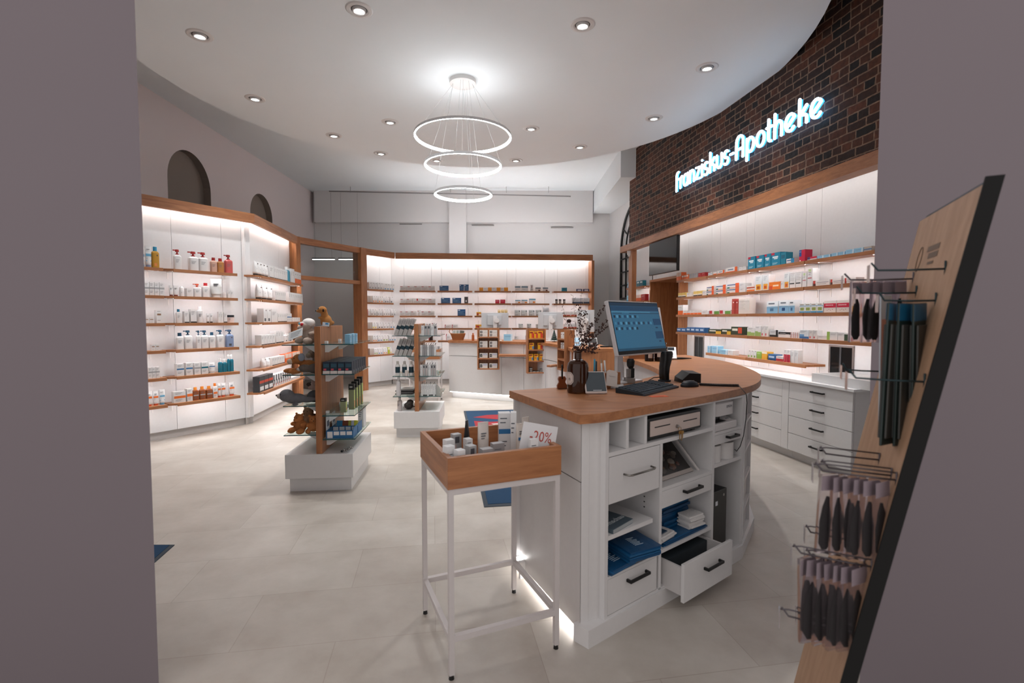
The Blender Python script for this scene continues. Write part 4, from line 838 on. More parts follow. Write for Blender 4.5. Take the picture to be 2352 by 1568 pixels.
A = [
 (K1, [('t', 30, 62, 765, 1, bt(W1, '#6aa9cc', 'wcy'), 'white tube'), ('t', 72, 150, 750, 1, bt(W1, '#7f8fae', 'wcy'), 'white and blue tube'), ('o', 153, 243, 765, 1, bt('#b98a2c', '#3f95bb', 'ko'), 'amber oil bottle with blue cap'),
       ('p', 420, 512, 797, 1, bt(W1, RD, 'w'), 'white bottle with red head'), ('p', 604, 720, 822, 1, bt(W1, RD, 'w'), 'white bottle with red head'), ('p', 724, 832, 832, 1, bt(W1, RD, 'w'), 'white bottle with red head'),
       ('o', 864, 940, 895, 1, bt('#c9a493', RD, 'w'), 'peach square bottle'), ('o', 945, 1022, 905, 1, bt('#b07a44', RD, 'w'), 'amber square bottle'), ('p', 1036, 1128, 862, 1, bt('#c05a58', '#8f2322', 'w'), 'red pump bottle')]),
 (K1, [('b', 55, 300, 1190, 4, 'wg', 'white carton with grey band'), ('t', 362, 412, 1228, 1, bt(W1, '#6f2f28', 'w'), 'white tube with brown foot'), ('t', 415, 475, 1226, 1, bt(W1, '#6f2f28', 'w'), 'white tube with brown foot'), ('deo', 492, 546, 1240, 1, bt(W1, WH, 'w'), 'white roll-on bottle'),
       ('b', 570, 648, 1268, 1, 'w', 'small white carton'), ('p', 662, 752, 1210, 1, bt(W1, '#c04a2a', 'w'), 'squat bottle with orange head'), ('o', 766, 850, 1200, 1, bt(W1, '#b8262c', 'w'), 'white bottle with red cap'), ('t', 870, 1005, 1150, 1, bt('#ced2d2', '#ced2d2', 'w'), 'large refill pouch'), ('jar', 1008, 1056, 1312, 1, bt(W1, WH, None), 'small white jar'), ('b', 1064, 1132, 1290, 2, 'w', 'slim white carton')]),
 (K2, [('b', 58, 180, 258, 2, 'wbr', 'low white carton'), ('b', 205, 272, 168, 1, 'wbr', 'white carton with brown patch'), ('o', 447, 508, 155, 1, bt(W1, '#1f6785', 'w'), 'slim bottle with blue cap'), ('b', 540, 596, 182, 1, 'wdk', 'white carton with dark base'), ('b', 615, 686, 156, 1, 'wdk', 'tall white carton'), ('round', 704, 776, 122, 1, bt(W1, WH, 'w'), 'white round bottle'),
       ('t', 808, 892, 204, 2, bt(W1, '#35302e', 'w'), 'white tube with black cap'), ('b', 948, 1008, 188, 2, 'w', 'slim white carton'), ('b', 1014, 1054, 196, 1, 'wdk', 'white carton with dark band'), ('jar', 1062, 1156, 226, 1, bt('#d8c8c4', '#23282e', 'w'), 'wide jar with black lid')]),
 (K2, [('b', 145, 245, 580, 2, 'wbr', 'low white carton'), ('o', 452, 540, 440, 1, bt(W1, BL_, 'w'), 'white bottle with navy cap'), ('p', 546, 645, 410, 1, bt(W1, BL_, 'w'), 'white pump bottle, navy head'), ('p', 690, 745, 412, 1, bt(W1, BL_, 'w'), 'narrow pump bottle'), ('p', 750, 838, 410, 1, bt(W1, BL_, 'w'), 'white pump bottle, navy head'), ('o', 845, 918, 432, 1, bt(W1, BL_, 'w'), 'white bottle with navy cap'), ('p', 942, 1024, 405, 1, bt(W1, BL_, 'w'), 'white pump bottle, navy head'), ('p', 1052, 1140, 402, 1, bt('#7f93b5', '#27405c', 'kd'), 'grey blue pump bottle')]),
 (K2, [('b', 105, 245, 850, 3, 'wg', 'white carton with grey band'), ('b', 448, 535, 812, 1, 'wb', 'white carton with blue band'), ('b', 560, 640, 800, 1, 'wb', 'white carton with blue band'), ('b', 660, 736, 796, 1, 'wg', 'white carton with grey band'), ('b', 746, 826, 790, 1, 'wt', 'white carton with teal band'), ('t', 838, 922, 792, 1, bt(W1, '#c8ccce', 'wb'), 'white tube with blue band'),
       ('p', 954, 1004, 745, 1, bt(TE, WH, 'w'), 'teal pump bottle'), ('p', 1007, 1056, 750, 1, bt(TE, WH, 'w'), 'teal pump bottle'), ('p', 1058, 1090, 700, 1, bt(TE, WH, 'w'), 'taller teal pump bottle'), ('p', 1093, 1136, 700, 1, bt(TE, WH, 'w'), 'taller teal pump bottle')]),
 (K2, [('t', 90, 160, 1142, 1, bt(W1, '#c4502a', 'wo'), 'white tube with orange band'), ('t', 170, 236, 1136, 1, bt(W1, '#c4502a', 'wo'), 'white tube with orange band'), ('t', 245, 314, 1120, 1, bt(W1, '#5b9fc8', 'wcy'), 'white tube, light blue band'), ('b', 415, 556, 1142, 1, 'wo', 'wide carton with orange band'), ('b', 572, 638, 1110, 1, 'wo', 'carton with orange band'),
       ('o', 645, 720, 1095, 1, bt('#8c4a22', '#d98630', 'wg'), 'brown spray bottle, orange cap'), ('o', 728, 802, 1085, 1, bt('#8c4a22', '#d98630', 'wg'), 'brown spray bottle, orange cap'), ('o', 808, 886, 1080, 1, bt('#8c4a22', '#d98630', 'wg'), 'brown spray bottle, orange cap'), ('o', 888, 942, 1045, 1, bt(W1, '#df7a28', 'wo'), 'white bottle with orange cap'),
       ('t', 945, 984, 1045, 1, bt(W1, '#c4502a', 'wo'), 'tube with orange band'), ('t', 987, 1042, 1040, 1, bt(W1, '#c4502a', 'wo'), 'tube with orange band'), ('t', 1084, 1152, 1032, 1, bt(W1, '#c4502a', 'wo'), 'tube with orange band')]),
]
for i, (K, its) in enumerate(A): row(WA, ZL[i], .03, K, its, 'left wall, %s shelf' % LV[i], group=GA)
B = [
 (K1, [('t', 1412, 1562, 950, 4, bt(W1, '#2a2c30', 'kd'), 'tall white tube'), ('b', 1565, 1615, 995, 1, 'wdk', 'wide white carton'), ('b', 1620, 1778, 1028, 7, 'wdk', 'white carton with dark foot'), ('o', 1780, 1818, 1008, 1, bt('#1f86a4', WH, None), 'bright blue bottle'), ('b', 1822, 1862, 1032, 2, 'w', 'white carton'), ('b', 1866, 1940, 1070, 3, 'ow', 'small orange and white carton')]),
 (K1, [('t', 1440, 1620, 1228, 3, bt(W1, '#2a2c30', 'kd'), 'tall white tube'), ('b', 1630, 1760, 1300, 6, 'wdk', 'white carton with dark foot'), ('b', 1797, 1960, 1322, 8, 'w', 'slim white carton')]),
 (K2, [('b', 1490, 1580, 150, 2, 'kd', 'tall white carton'), ('b', 1586, 1658, 155, 1, 'w', 'large white carton'), ('b', 1664, 1770, 205, 5, 'wdk', 'white carton with dark foot'), ('b', 1775, 1830, 206, 3, 'wb', 'white and blue carton'), ('b', 1846, 1930, 255, 3, 'w', 'small white carton')]),
 (K2, [('b', 1465, 1630, 462, 5, 'wdk', 'white carton with dark foot'), ('b', 1640, 1732, 416, 3, 'wdk', 'tall white carton'), ('o', 1755, 1786, 440, 1, bt(W1, WH, 'kd'), 'small white bottle'), ('b', 1792, 1842, 452, 1, 'kd', 'white carton')]),
 (K2, [('t', 1500, 1590, 735, 2, bt(W1, WH, 'kd'), 'white tube with dark patch'), ('b', 1594, 1745, 722, 5, 'wdk', 'white carton with dark foot'), ('b', 1750, 1830, 690, 2, 'ored', 'orange red carton'), ('b', 1836, 1930, 668, 2, 'ored', 'orange red carton')]),
 (K2, [('b', 1440, 1606, 945, 3, 'brn', 'black carton with red stripe'), ('b', 1610, 1822, 915, 8, 'stripe', 'black and white carton'), ('b', 1830, 1930, 960, 6, 'w', 'small white carton')]),
]
for i, (K, its) in enumerate(B): row(WB_, ZL[i], .04, K, its, 'doorway side, %s shelf' % LV[i], depth=.09, group='products between corner and doorway')
Cc = [
 (K5, [('b', 190, 320, 615, 3, 'k', 'white carton'), ('b', 330, 410, 622, 2, 'k', 'white carton'), ('b', 435, 600, 642, 4, 'kb', 'white carton')]),
 (K5, [('b', 160, 248, 830, 2, 'beige', 'plain beige carton'), ('b', 252, 322, 830, 2, 'ko', 'white and orange carton'), ('b', 345, 420, 838, 2, 'ko', 'white and orange carton'), ('b', 445, 512, 840, 2, 'kd', 'white and grey carton'), ('b', 535, 575, 842, 1, 'kd', 'white and grey carton')]),
 (K5, [('b', 165, 214, 1042, 1, 'wr', 'white carton with red edge'), ('b', 222, 312, 1042, 2, 'k', 'white carton'), ('b', 330, 402, 1042, 2, 'k', 'white carton'), ('b', 420, 530, 1042, 3, 'k', 'white carton'), ('b', 548, 625, 1046, 2, 'k', 'white carton')]),
 (K5, [('b', 160, 242, 1255, 2, 'beige', 'plain beige carton'), ('b', 246, 322, 1252, 2, 'ky', 'white and yellow carton'), ('b', 345, 420, 1252, 2, 'kd', 'white and grey carton'), ('b', 425, 518, 1256, 2, 'k', 'white carton'), ('b', 530, 612, 1252, 2, 'kb', 'white and blue carton')]),
 (K5, [('b', 160, 250, 1468, 2, 'beige', 'plain beige carton'), ('b', 254, 326, 1465, 2, 'ko', 'white and orange carton'), ('b', 335, 410, 1462, 2, 'kb', 'white and grey blue carton'), ('b', 416, 502, 1458, 2, 'kg', 'white and green carton'), ('b', 515, 628, 1460, 3, 'kb', 'white and blue carton')]),
 (K7, [('b', 205, 270, 556, 1, 'beige', 'plain beige carton'), ('b', 275, 336, 556, 2, 'kg', 'white and green carton'), ('b', 342, 412, 552, 2, 'kb', 'white and blue carton'), ('b', 422, 490, 546, 2, 'ko', 'white and orange carton'), ('b', 498, 526, 538, 1, 'grn', 'lime green carton'), ('b', 530, 560, 538, 1, 'ky', 'white and yellow carton')]),
]
for i, (K, its) in enumerate(Cc): row(WC, ZB[i], -.08, K, its, 'oblique bay, %s shelf' % LV[i], group='cartons in the oblique bay', amin=.075)
KB = [
 [(K5, [('b', 685, 1246, 672, 5, 'txt', 'white text carton')]), (K5, [('b', 690, 890, 876, 2, 'txt', 'white text carton'), ('b', 894, 1036, 868, 1, 'rdot', 'carton with red dot'), ('b', 1042, 1254, 876, 2, 'txt', 'white text carton')]), (K5, [('b', 685, 950, 1075, 3, 'txt', 'white text carton'), ('b', 968, 1010, 1062, 1, 'txt', 'narrow text carton'), ('b', 1022, 1240, 1075, 2, 'txt', 'white text carton')]), (K5, [('b', 900, 1175, 1280, 4, 'txt', 'white text carton'), ('b', 1195, 1250, 1262, 1, 'txt', 'taller text carton')]), (K5, [('b', 945, 1120, 1490, 2, 'w', 'white carton'), ('round', 1143, 1212, 1362, 1, bt('#2c1c18', WH, 'wr'), 'dark brown bottle, white cap')])],
 [(K5, [('b', 1320, 1464, 668, 1, 'blue', 'wide dark blue carton'), ('b', 1637, 1790, 648, 2, 'blue', 'taller dark blue carton')]), (K5, [('b', 1345, 1490, 862, 1, 'blue', 'wide dark blue carton'), ('b', 1527, 1668, 862, 1, 'blue', 'wide dark blue carton'), ('b', 1718, 1776, 845, 1, 'blk', 'black carton')]), (K5, [('b', 1610, 1736, 1045, 1, 'blue', 'dark blue carton')]), (K5, [('b', 1407, 1500, 1290, 1, 'wred', 'white carton, red corner'), ('b', 1520, 1616, 1290, 1, 'wred', 'white carton, red corner')]), (K5, [('b', 1425, 1508, 1438, 1, 'wred', 'white carton, red corner')])],
 [(K6, [('b', 1957, 2020, 697, 1, 'or', 'amber yellow carton', 1, K5), ('b', 10, 70, 697, 1, 'or', 'amber yellow carton'), ('b', 75, 140, 697, 1, 'w', 'white carton'), ('b', 145, 205, 697, 1, 'or', 'amber yellow carton'), ('b', 210, 280, 697, 1, 'w', 'white carton'), ('b', 285, 347, 697, 1, 'or', 'amber yellow carton'), ('b', 351, 402, 697, 1, 'w', 'white carton'), ('b', 405, 466, 697, 1, 'or', 'amber yellow carton')]), (K6, [('b', 264, 330, 893, 1, 'magenta', 'crimson carton'), ('b', 343, 422, 890, 1, 'magenta', 'crimson carton')]), (K6, [('b', 1912, 1986, 1090, 1, 'yr', 'yellow and red carton', 1, K5), ('b', -20, 30, 1092, 1, 'yr', 'yellow and red carton'), ('jar', 300, 462, 1052, 3, bt('#c8a860', '#d8c49a', 'k'), 'small gold jar')]), (K6, [('b', 1895, 2015, 1290, 1, 'yr', 'wide yellow carton', 1, K5)]), (K6, [])],
 [(K6, [('b', 577, 666, 672, 1, 'bband', 'blue-banded carton'), ('b', 680, 786, 672, 1, 'bband', 'blue-banded carton'), ('b', 825, 868, 655, 1, 'rdot', 'narrow carton with red dot'), ('b', 905, 990, 695, 1, 'bb2', 'low navy-banded carton'), ('b', 1022, 1108, 695, 1, 'bb2', 'low navy-banded carton')]), (K6, [('b', 580, 666, 892, 1, 'bbo', 'blue-banded carton'), ('b', 682, 778, 890, 1, 'bbo', 'blue-banded carton'), ('b', 808, 908, 872, 1, 'bbo', 'taller blue-banded carton')]), (K6, [('b', 573, 663, 1058, 1, 'gt', 'grey carton'), ('b', 680, 773, 1058, 1, 'gt', 'grey carton'), ('b', 802, 893, 1058, 1, 'gt', 'grey carton'), ('b', 912, 1003, 1058, 1, 'gt', 'grey carton'), ('b', 1030, 1122, 1015, 1, 'gd', 'taller grey carton')]), (K6, [('b', 637, 705, 1278, 1, 'gt', 'grey carton'), ('b', 770, 838, 1278, 1, 'gt', 'grey carton'), ('b', 915, 975, 1285, 1, 'gt', 'grey carton')]), (K6, [('b', 570, 636, 1472, 1, 'w', 'white carton'), ('b', 745, 800, 1465, 1, 'w', 'white carton')])],
 [(K6, [('b', 1330, 1412, 700, 1, 'teal', 'teal carton'), ('b', 1567, 1652, 720, 1, 'navy', 'navy and white carton'), ('b', 1675, 1766, 720, 1, 'navy', 'navy and white carton')]), (K6, [('jar', 1226, 1266, 885, 1, bt('#8f8a88', '#2c2c2e', 'k'), 'small dark-lidded jar'), ('jar', 1282, 1324, 885, 1, bt('#8f8a88', '#2c2c2e', 'k'), 'small dark-lidded jar'), ('jar', 1350, 1391, 885, 1, bt('#8f8a88', '#2c2c2e', 'k'), 'small dark-lidded jar'), ('b', 1497, 1666, 863, 1, 'gd', 'large grey carton'), ('b', 1680, 1770, 863, 1, 'gd', 'grey carton')]), (K6, [('b', 1340, 1466, 1085, 2, 'rb', 'white carton, red foot'), ('b', 1475, 1578, 1085, 2, 'rb', 'white carton, red foot')]), (K6, [('b', 1358, 1410, 1280, 1, 'rb', 'white carton, red foot'), ('b', 1425, 1582, 1280, 3, 'rb', 'white carton, red foot')]), (K6, [])],
]
for b in range(5):
    for i, (K, its) in enumerate(KB[b]):
        if its: row(WK, ZB[i], -.08, K, its, 'back wall bay %s, %s shelf' % (['one', 'two', 'three', 'four', 'five'][b], LV[i] if i < 4 else 'lowest'), group='products on the back wall')
R0L = [[('b', 240, 298, 1202, 2, 'lb', 'light blue carton'), ('b', 302, 358, 1200, 2, 'lb', 'light blue carton'), ('b', 362, 446, 1187, 2, 'tea', 'teal carton')], [('b', 228, 275, 1385, 1, 'lb', 'light blue carton'), ('b', 279, 335, 1382, 1, 'green', 'green carton'), ('b', 340, 420, 1376, 3, 'ored', 'orange and pink carton'), ('b', 425, 478, 1366, 1, 'red', 'dark red carton')]]
for i, its in enumerate(R0L): row(WR_, ZB[i], -.24, Ka, its, 'bay left of television, %s shelf' % LV[i], group='cartons left of the television')
RR = [
 [('b', 892, 958, 1078, 2, 'ored', 'orange carton'), ('b', 962, 1054, 1108, 3, 'orw', 'small orange carton'), ('b', 1062, 1174, 1090, 2, 'grey', 'grey carton'), ('b', 1182, 1276, 1080, 2, 'red', 'red carton'), ('b', 1316, 1366, 1078, 1, 'wb', 'small white carton'), ('b', 1385, 1428, 1068, 1, 'ow', 'small white carton'), ('b', 1442, 1532, 1048, 1, 'orsw', 'white and orange carton'), ('b', 1548, 1706, 1008, 1, 'orsw', 'wide white and orange carton'), ('b', 1722, 1826, 1002, 2, 'w', 'plain white carton'),
  ('b', 120, 230, 322, 1, 'bigteal', 'big turquoise carton', 1, Kb), ('b', 246, 358, 302, 1, 'bigteal', 'big turquoise carton', 1, Kb), ('b', 368, 462, 280, 1, 'bigteal', 'big turquoise carton', 1, Kb), ('b', 470, 606, 258, 1, 'bigteal', 'largest turquoise carton', 1, Kb), ('b', 612, 688, 256, 1, 'teal', 'turquoise carton turned sideways', 1, Kb), ('b', 694, 812, 348, 1, 'wblue', 'low white and blue carton', 1, Kb), ('b', 888, 976, 217, 1, 'redblue', 'tall crimson and blue carton', 1, Kb), ('b', 1010, 1150, 320, 1, 'rband', 'low crimson-banded carton', 1, Kb), ('b', 1158, 1355, 296, 2, 'lbl', 'low light blue carton', 1, Kb), ('b', 1370, 1572, 256, 2, 'lbl', 'low light blue carton', 1, Kb), ('b', 1582, 1850, 200, 2, 'lbl', 'light blue carton', 1, Kb), ('b', 1858, 1976, 168, 1, 'bgb', 'beige carton with blue band', 1, Kb)],
 [('b', 915, 1018, 1347, 2, 'yb', 'yellow and black carton'), ('b', 1030, 1098, 1345, 1, 'w', 'white carton'), ('b', 1118, 1236, 1325, 2, 'yb', 'yellow and black carton'), ('b', 1240, 1292, 1325, 1, 'w', 'white carton'), ('b', 1298, 1393, 1260, 1, 'wave', 'orange and navy carton', 2), ('b', 1424, 1552, 1244, 1, 'wave', 'orange and navy carton', 2), ('b', 1572, 1728, 1222, 1, 'wave', 'orange and navy carton', 2), ('b', 1734, 1812, 1220, 1, 'w', 'white carton', 2), 
  ('b', 100, 218, 758, 1, 'ors', 'small orange and red carton', 1, Kb), ('b', 226, 330, 600, 1, 'papaya', 'tall carton with fruit picture', 1, Kb), ('b', 338, 430, 592, 1, 'papaya', 'tall carton with fruit picture', 1, Kb), ('b', 436, 604, 700, 1, 'orange', 'bright orange carton', 1, Kb), ('b', 610, 654, 692, 1, 'w', 'narrow white carton', 1, Kb), ('b', 660, 740, 556, 1, 'papaya', 'tall pale carton', 1, Kb), ('b', 746, 930, 548, 2, 'wline', 'tall white carton', 1, Kb), ('b', 936, 1000, 562, 1, 'spray', 'slim white carton', 1, Kb), ('b', 1012, 1090, 498, 1, 'spray', 'tallest slim white carton', 1, Kb), ('b', 1098, 1340, 672, 1, 'reye', 'long white carton', 1, Kb), ('b', 1356, 1566, 652, 1, 'reye', 'long white carton', 1, Kb), ('b', 1572, 1740, 634, 1, 'reye', 'long white carton', 1, Kb)],
 [('b', 250, 300, 88, 1, 'ow', 'taller white and orange carton', 1, Kc), ('b', 303, 486, 142, 5, 'ow', 'small white and orange carton', 1, Kc), ('b', 492, 552, 150, 1, 'w', 'small white carton', 1, Kc), ('b', 560, 778, 138, 2, 'gr', 'red, white and green carton', 1, Kc), ('b', 790, 820, 26, 1, 'rt', 'tall narrow red-brown carton', 1, Kc), ('b', 825, 855, 26, 1, 'rt', 'tall narrow red-brown carton', 1, Kc), ('b', 858, 965, 18, 1, 'bigw', 'big pale carton', 1, Kc), ('b', 1140, 1250, 50, 1, 'bwv', 'white and blue wave carton', 1, Kc), ('b', 1262, 1360, 40, 1, 'bwv', 'white and blue wave carton', 1, Kc), ('b', 1362, 1420, 38, 1, 'bwv', 'white and blue wave carton', 1, Kc), ('b', 1465, 1702, 68, 4, 'tree', 'white and blue tree carton', 1, Kc), ('fem', 1708, 1970, 42, 2, 'w', 'wide carton with crimson band', 1, Kc), ('b', 1980, 2032, 76, 1, 'yel', 'yellow carton', 1, Kc)],
 [('b', 238, 330, 318, 2, 'bl', 'small blue carton', 1, Kc), ('b', 333, 514, 312, 4, 'bl', 'blue carton', 1, Kc), ('b', 553, 680, 330, 1, 'dg', 'dark green and yellow carton', 1, Kc), ('b', 684, 778, 328, 1, 'dg', 'dark green and yellow carton', 1, Kc), ('b', 782, 890, 305, 1, 'dg2', 'dark green and red carton', 1, Kc), ('b', 943, 1018, 312, 1, 'grass', 'white carton, green grass', 1, Kc), ('b', 1022, 1080, 298, 1, 'grass', 'white carton, green grass', 1, Kc), ('b', 1085, 1156, 295, 2, 'num', 'slim pale carton', 1, Kc), ('b', 1168, 1250, 336, 1, 'bw', 'grey and black carton', 1, Kc), ('b', 1256, 1376, 356, 1, 'bw2', 'black and white carton', 1, Kc), ('b', 1380, 1464, 360, 4, 'wr', 'thin white and red carton', 1, Kc), ('b', 1468, 1558, 338, 1, 'mtn', 'white and blue carton', 1, Kc), ('b', 1562, 1644, 340, 2, 'num', 'pale carton with red figure', 1, Kc), ('b', 1650, 1736, 395, 1, 'w', 'low pale carton', 1, Kc), ('b', 1740, 1846, 355, 1, 'gw', 'white and green carton', 1, Kc), ('b', 1850, 1950, 364, 1, 'dgw', 'white and dark green carton', 1, Kc), ('b', 1955, 1998, 372, 1, 'rw', 'red and white carton', 1, Kc)],
 [('b', 545, 572, 498, 1, 'lbl', 'slim light blue carton', 1, Kc), ('b', 588, 648, 498, 1, 'lbl', 'light blue carton', 1, Kc), ('b', 662, 742, 534, 1, 'lbl', 'low light blue carton', 1, Kc), ('b', 746, 800, 540, 1, 'w', 'low white carton', 1, Kc), ('b', 946, 1034, 540, 3, 'kg', 'slim white and green carton', 1, Kc), ('b', 1038, 1085, 556, 1, 'green', 'green carton', 1, Kc), ('b', 1088, 1140, 556, 1, 'yel', 'yellow carton', 1, Kc), ('b', 1152, 1228, 580, 1, 'bl', 'blue carton', 1, Kc), ('b', 1232, 1304, 600, 1, 'rw', 'red and white carton', 1, Kc), ('b', 1308, 1375, 536, 2, 'rtall', 'tall crimson carton', 1, Kc), ('b', 1382, 1454, 538, 2, 'w', 'tall white carton', 1, Kc)],
]
_old = mk_box
def fem_mesh(w_, d, h):
    m = MB(); m.box(-w_ / 2, w_ / 2, -d / 2, d / 2, 0, h, M('#d4d0cb', .42)); y = -d / 2; m.box(-w_ / 2, w_ / 2, y - .0006, y + .0004, h * .42, h * .78, M('#bf2442', .45))
    merge(m, text_mesh('FEMANNOSE', h * .15, M('#f4dde0', .5), .0003, .95), Matrix.Translation((-w_ * .04, y - .001, h * .62)) @ TXT)
    for k in range(4): a = (k - 1.5) * .022; m.box(a - .004, a + .004, y - .0006, y, h * .18 + (k % 2) * .006, h * .2 + (k % 2) * .006 + .004, M('#8a4a52', .5))
    return m.mesh('carton')
CACHE['fem'] = None
for i, its in enumerate(RR):
    its2 = [(('b',) + t[1:5] + ('FEM',) + t[6:]) if t[0] == 'fem' else t for t in its]
    def mk_box(w_, d, h, st, _o=_old): return fem_mesh(w_, d, h) if st == 'FEM' else _o(w_, d, h, st)
    row(WR_, ZB[i], -.24, Ka, its2, 'right wall, %s shelf' % (LV[i] if i < 4 else 'lowest'), depth=.09, group='cartons on the right wall')
mk_box = _old

# ================================================================== THINGS IN THE FOREGROUND TRAY
def inT(x, y, z): return TT.location + Matrix.Rotation(TR_, 4, 'Z') @ Vector((x, y, z))
ZT = .935 - .13 + .0125
def tb_(x, y, w_, d, h, st, label, rz=0, name='skincare_carton'): 
    return single(name, mk_box(w_, d, h, st), label, 'box', inT(x, y, ZT), TR_ + rz, 'cartons and tubes in the tray')
CA, SA = math.cos(TR_), math.sin(TR_)
def tpx(x, ly):
    u_ = (x - 1176) / F; return (u_ * (ctr.y + ly * CA) - ctr.x + ly * SA) / (CA - u_ * SA)
def tb2(x0, x1, y, ly, st, label, rz=0, d=.036):
    lx = tpx((x0 + x1) / 2, ly); Y = ctr.y + lx * SA + ly * CA; w_ = (x1 - x0) / F * Y * .9; zt = EYE + (731 - y) * Y / F
    tb_(lx, ly, w_, d, max(.05, zt - ZT), st, label, rz)
tb2(1017, 1041, 1026, -.17, 'w', 'white carton nearest the left front corner inside the tray', .25)
tb2(1017, 1041, 1011, -.06, 'w', 'white-topped carton at the left, behind the nearest one', .25)
tb2(1035, 1057, 998, .06, 'greyl', 'grey-sided carton near the back left of the tray', .2)
tb2(1043, 1065, 1035, -.205, 'w', 'low white carton at the front side of the tray', .25)
tb2(1065, 1082, 1009, -.04, 'wb', 'small white carton with blue mark beside the black tube', .2)
tb2(1069, 1091, 1025, -.15, 'greyl', 'small pale carton in front of the blue-marked one', .3)
tb2(1101, 1131, 1032, -.19, 'grey', 'low grey box at the front middle of the tray', .1)
tb2(1126, 1158, 1019, -.08, 'grey', 'grey box standing behind the low grey one in tray', .05)
tb2(1143, 1173, 948, .12, 'wb', 'tall white carton near the back of the tray', -.3, .055)
tb2(1172, 1187, 947, .04, 'w', 'tall narrow pale carton beside the striped tube', -.4, .05)
tb2(1214, 1237, 1010, -.222, 'wdk', 'small carton with dark top before the discount card', .1, .02)
def tt_(x, y, w_, d, h, col, cap, st, label, rz=0, tilt=0):
    o = bottle('cream_tube', label, 'tube', inT(x, y, ZT), TR_ + rz, w_, d, h, col, cap, st, 'tube', 'cartons and tubes in the tray'); return o
tt_(tpx(1071, .02), .02, .034, .035, .205, '#17181a', '#0d0d0e', None, 'narrow black tube standing in tray', .9)
tt_(tpx(1109, .0), .0, .055, .045, .195, '#cfc8c2', '#141416', 'w', 'white tube with black cap in the middle of the tray', .1)
tt_(tpx(1197, -.05), -.05, .052, .042, .185, '#d2c9c0', '#c9c0b8', 'wb', 'white tube with blue stripe beside discount card', .1)
tt_(tpx(1207, .03), .03, .045, .04, .195, '#c9c1ba', '#c9c0b8', 'w', 'pale tube partly behind the blue striped one', .2)
m = MB(); m.rbox(-.085, .085, -.0015, .0015, 0, .17, M('#d6d6d8', .5), .0006)
merge(m, text_mesh('-20%', .068, M('#b0463c', .5), .0004, .8), Matrix.Translation((.008, -.0022, .112)) @ TXT)
single('discount_card', m, 'white card with red handwritten -20% leaning in the tray', 'card', inT(.165, -.185, ZT + .035), rot=(-.12, .22, TR_ - .12))

# ================================================================== THINGS ON THE COUNTER
def on(x, y): return at_z(x, y, CTOP)
Vp = on(1322, 905) + Vector((.02, .06, 0)); Vp.z = CTOP + .0005
AMB = M('#5a2f16', .06, 0, 0, .75, 1); ADK = M('#1a0d08', .1)
vs = thing('apothecary_vase', 'large brown glass apothecary bottle holding dry berry twigs', 'vase', Vp)
m = MB(); R = .062
m.loft([(0, .058, .058, 2, AMB), (.008, R, R, 2, AMB), (.150, R, R, 2, AMB), (.170, .058, .058, 2, AMB), (.184, .045, .045, 2, AMB), (.192, .026, .026, 2, AMB), (.198, .021, .021, 2, AMB), (.232, .021, .021, 2, AMB), (.238, .027, .027, 2, AMB), (.243, .027, .027, 2, AMB)], 40, capt=False)
m.loft([(.243, .027, .027, 2, AMB), (.241, .018, .018, 2, AMB), (.198, .018, .018, 2, AMB), (.182, .042, .042, 2, AMB), (.168, .055, .055, 2, AMB), (.15, .059, .059, 2, AMB), (.008, .059, .059, 2, AMB)], 40, capb=False); part('glass_body', m, vs)
m = MB(); m.loft([(.010, .057, .057, 2, ADK), (.06, .057, .057, 2, ADK)], 32); part('contents', m, vs)
m = MB(); o8 = [(-.028, .045), (-.045, .066), (-.045, .108), (-.028, .129), (.028, .129), (.045, .108), (.045, .066), (.028, .045)]
def wrap(u, z, r): a = math.radians(204) + u / R; return (r * math.cos(a), r * math.sin(a), z)
def lab(m, sc_, mt, r, cz=.087):
    P = [((u * sc_), cz + (z - cz) * sc_) for u, z in o8]; 
    cols = 10; us = [min(p[0] for p in P) + (max(p[0] for p in P) - min(p[0] for p in P)) * i / cols for i in range(cols + 1)]
    def ext(u):
        hw = .045 * sc_; k = .028 * sc_; dz = .042 * sc_; top = dz if abs(u) <= k else dz - (abs(u) - k) / (hw - k) * .021 * sc_; return cz - top, cz + top
    vv = []
    for u in us: a, b = ext(u); vv += [wrap(u, a, r), wrap(u, b, r)]
    m.add(vv, [(2 * i, 2 * i + 2, 2 * i + 3, 2 * i + 1) for i in range(cols)], mt)
lab(m, .85, M('#c8bcb6', .6), R + .0008); lab(m, .75, M('#1c1716', .6), R + .0012); lab(m, .715, M('#c8bcb6', .6), R + .0016)
t_ = text_mesh('n', .03, M('#2a2020', .6), .0002); m.v += []; 
t_.v = [wrap(p[0] + .012, .085 + p[1], R + .0022) for p in t_.v]; merge(m, t_); part('label', m, vs, 'pale octagonal paper label')
# twigs
rnd = random.Random(5)
tw = thing('dried_twigs', 'dry branching twigs with dark berries in the brown bottle', 'twigs', Vp + Vector((0, 0, .02)))
TWB = M('#2e1c14', .8); BER = M('#3a1c14', .6)
def tip(x, y, dy): 
    d = ray(x, y); t = (Vp.y + dy) / d.y; return Vector((0, 0, EYE)) + d * t
mt_ = MB(); mb2 = MB(); nb_ = 0
TIPS = [(1388, 704, .02), (1395, 737, -.03), (1396, 751, .03), (1345, 715, .06), (1300, 735, .1), (1330, 700, .12), (1372, 790, -.05), (1366, 810, -.06), (1316, 680, .2), (1335, 672, .22), (1290, 700, .2), (1360, 745, .0), (1355, 770, -.05), (1374, 800, .02), (1320, 800, -.04)]
def twig(P, r, sub, bn):
    rs = [r * (1 - .75 * i / (len(P) - 1)) for i in range(len(P))]
    mt_.tube(P, r, TWB, 5, rs=rs)
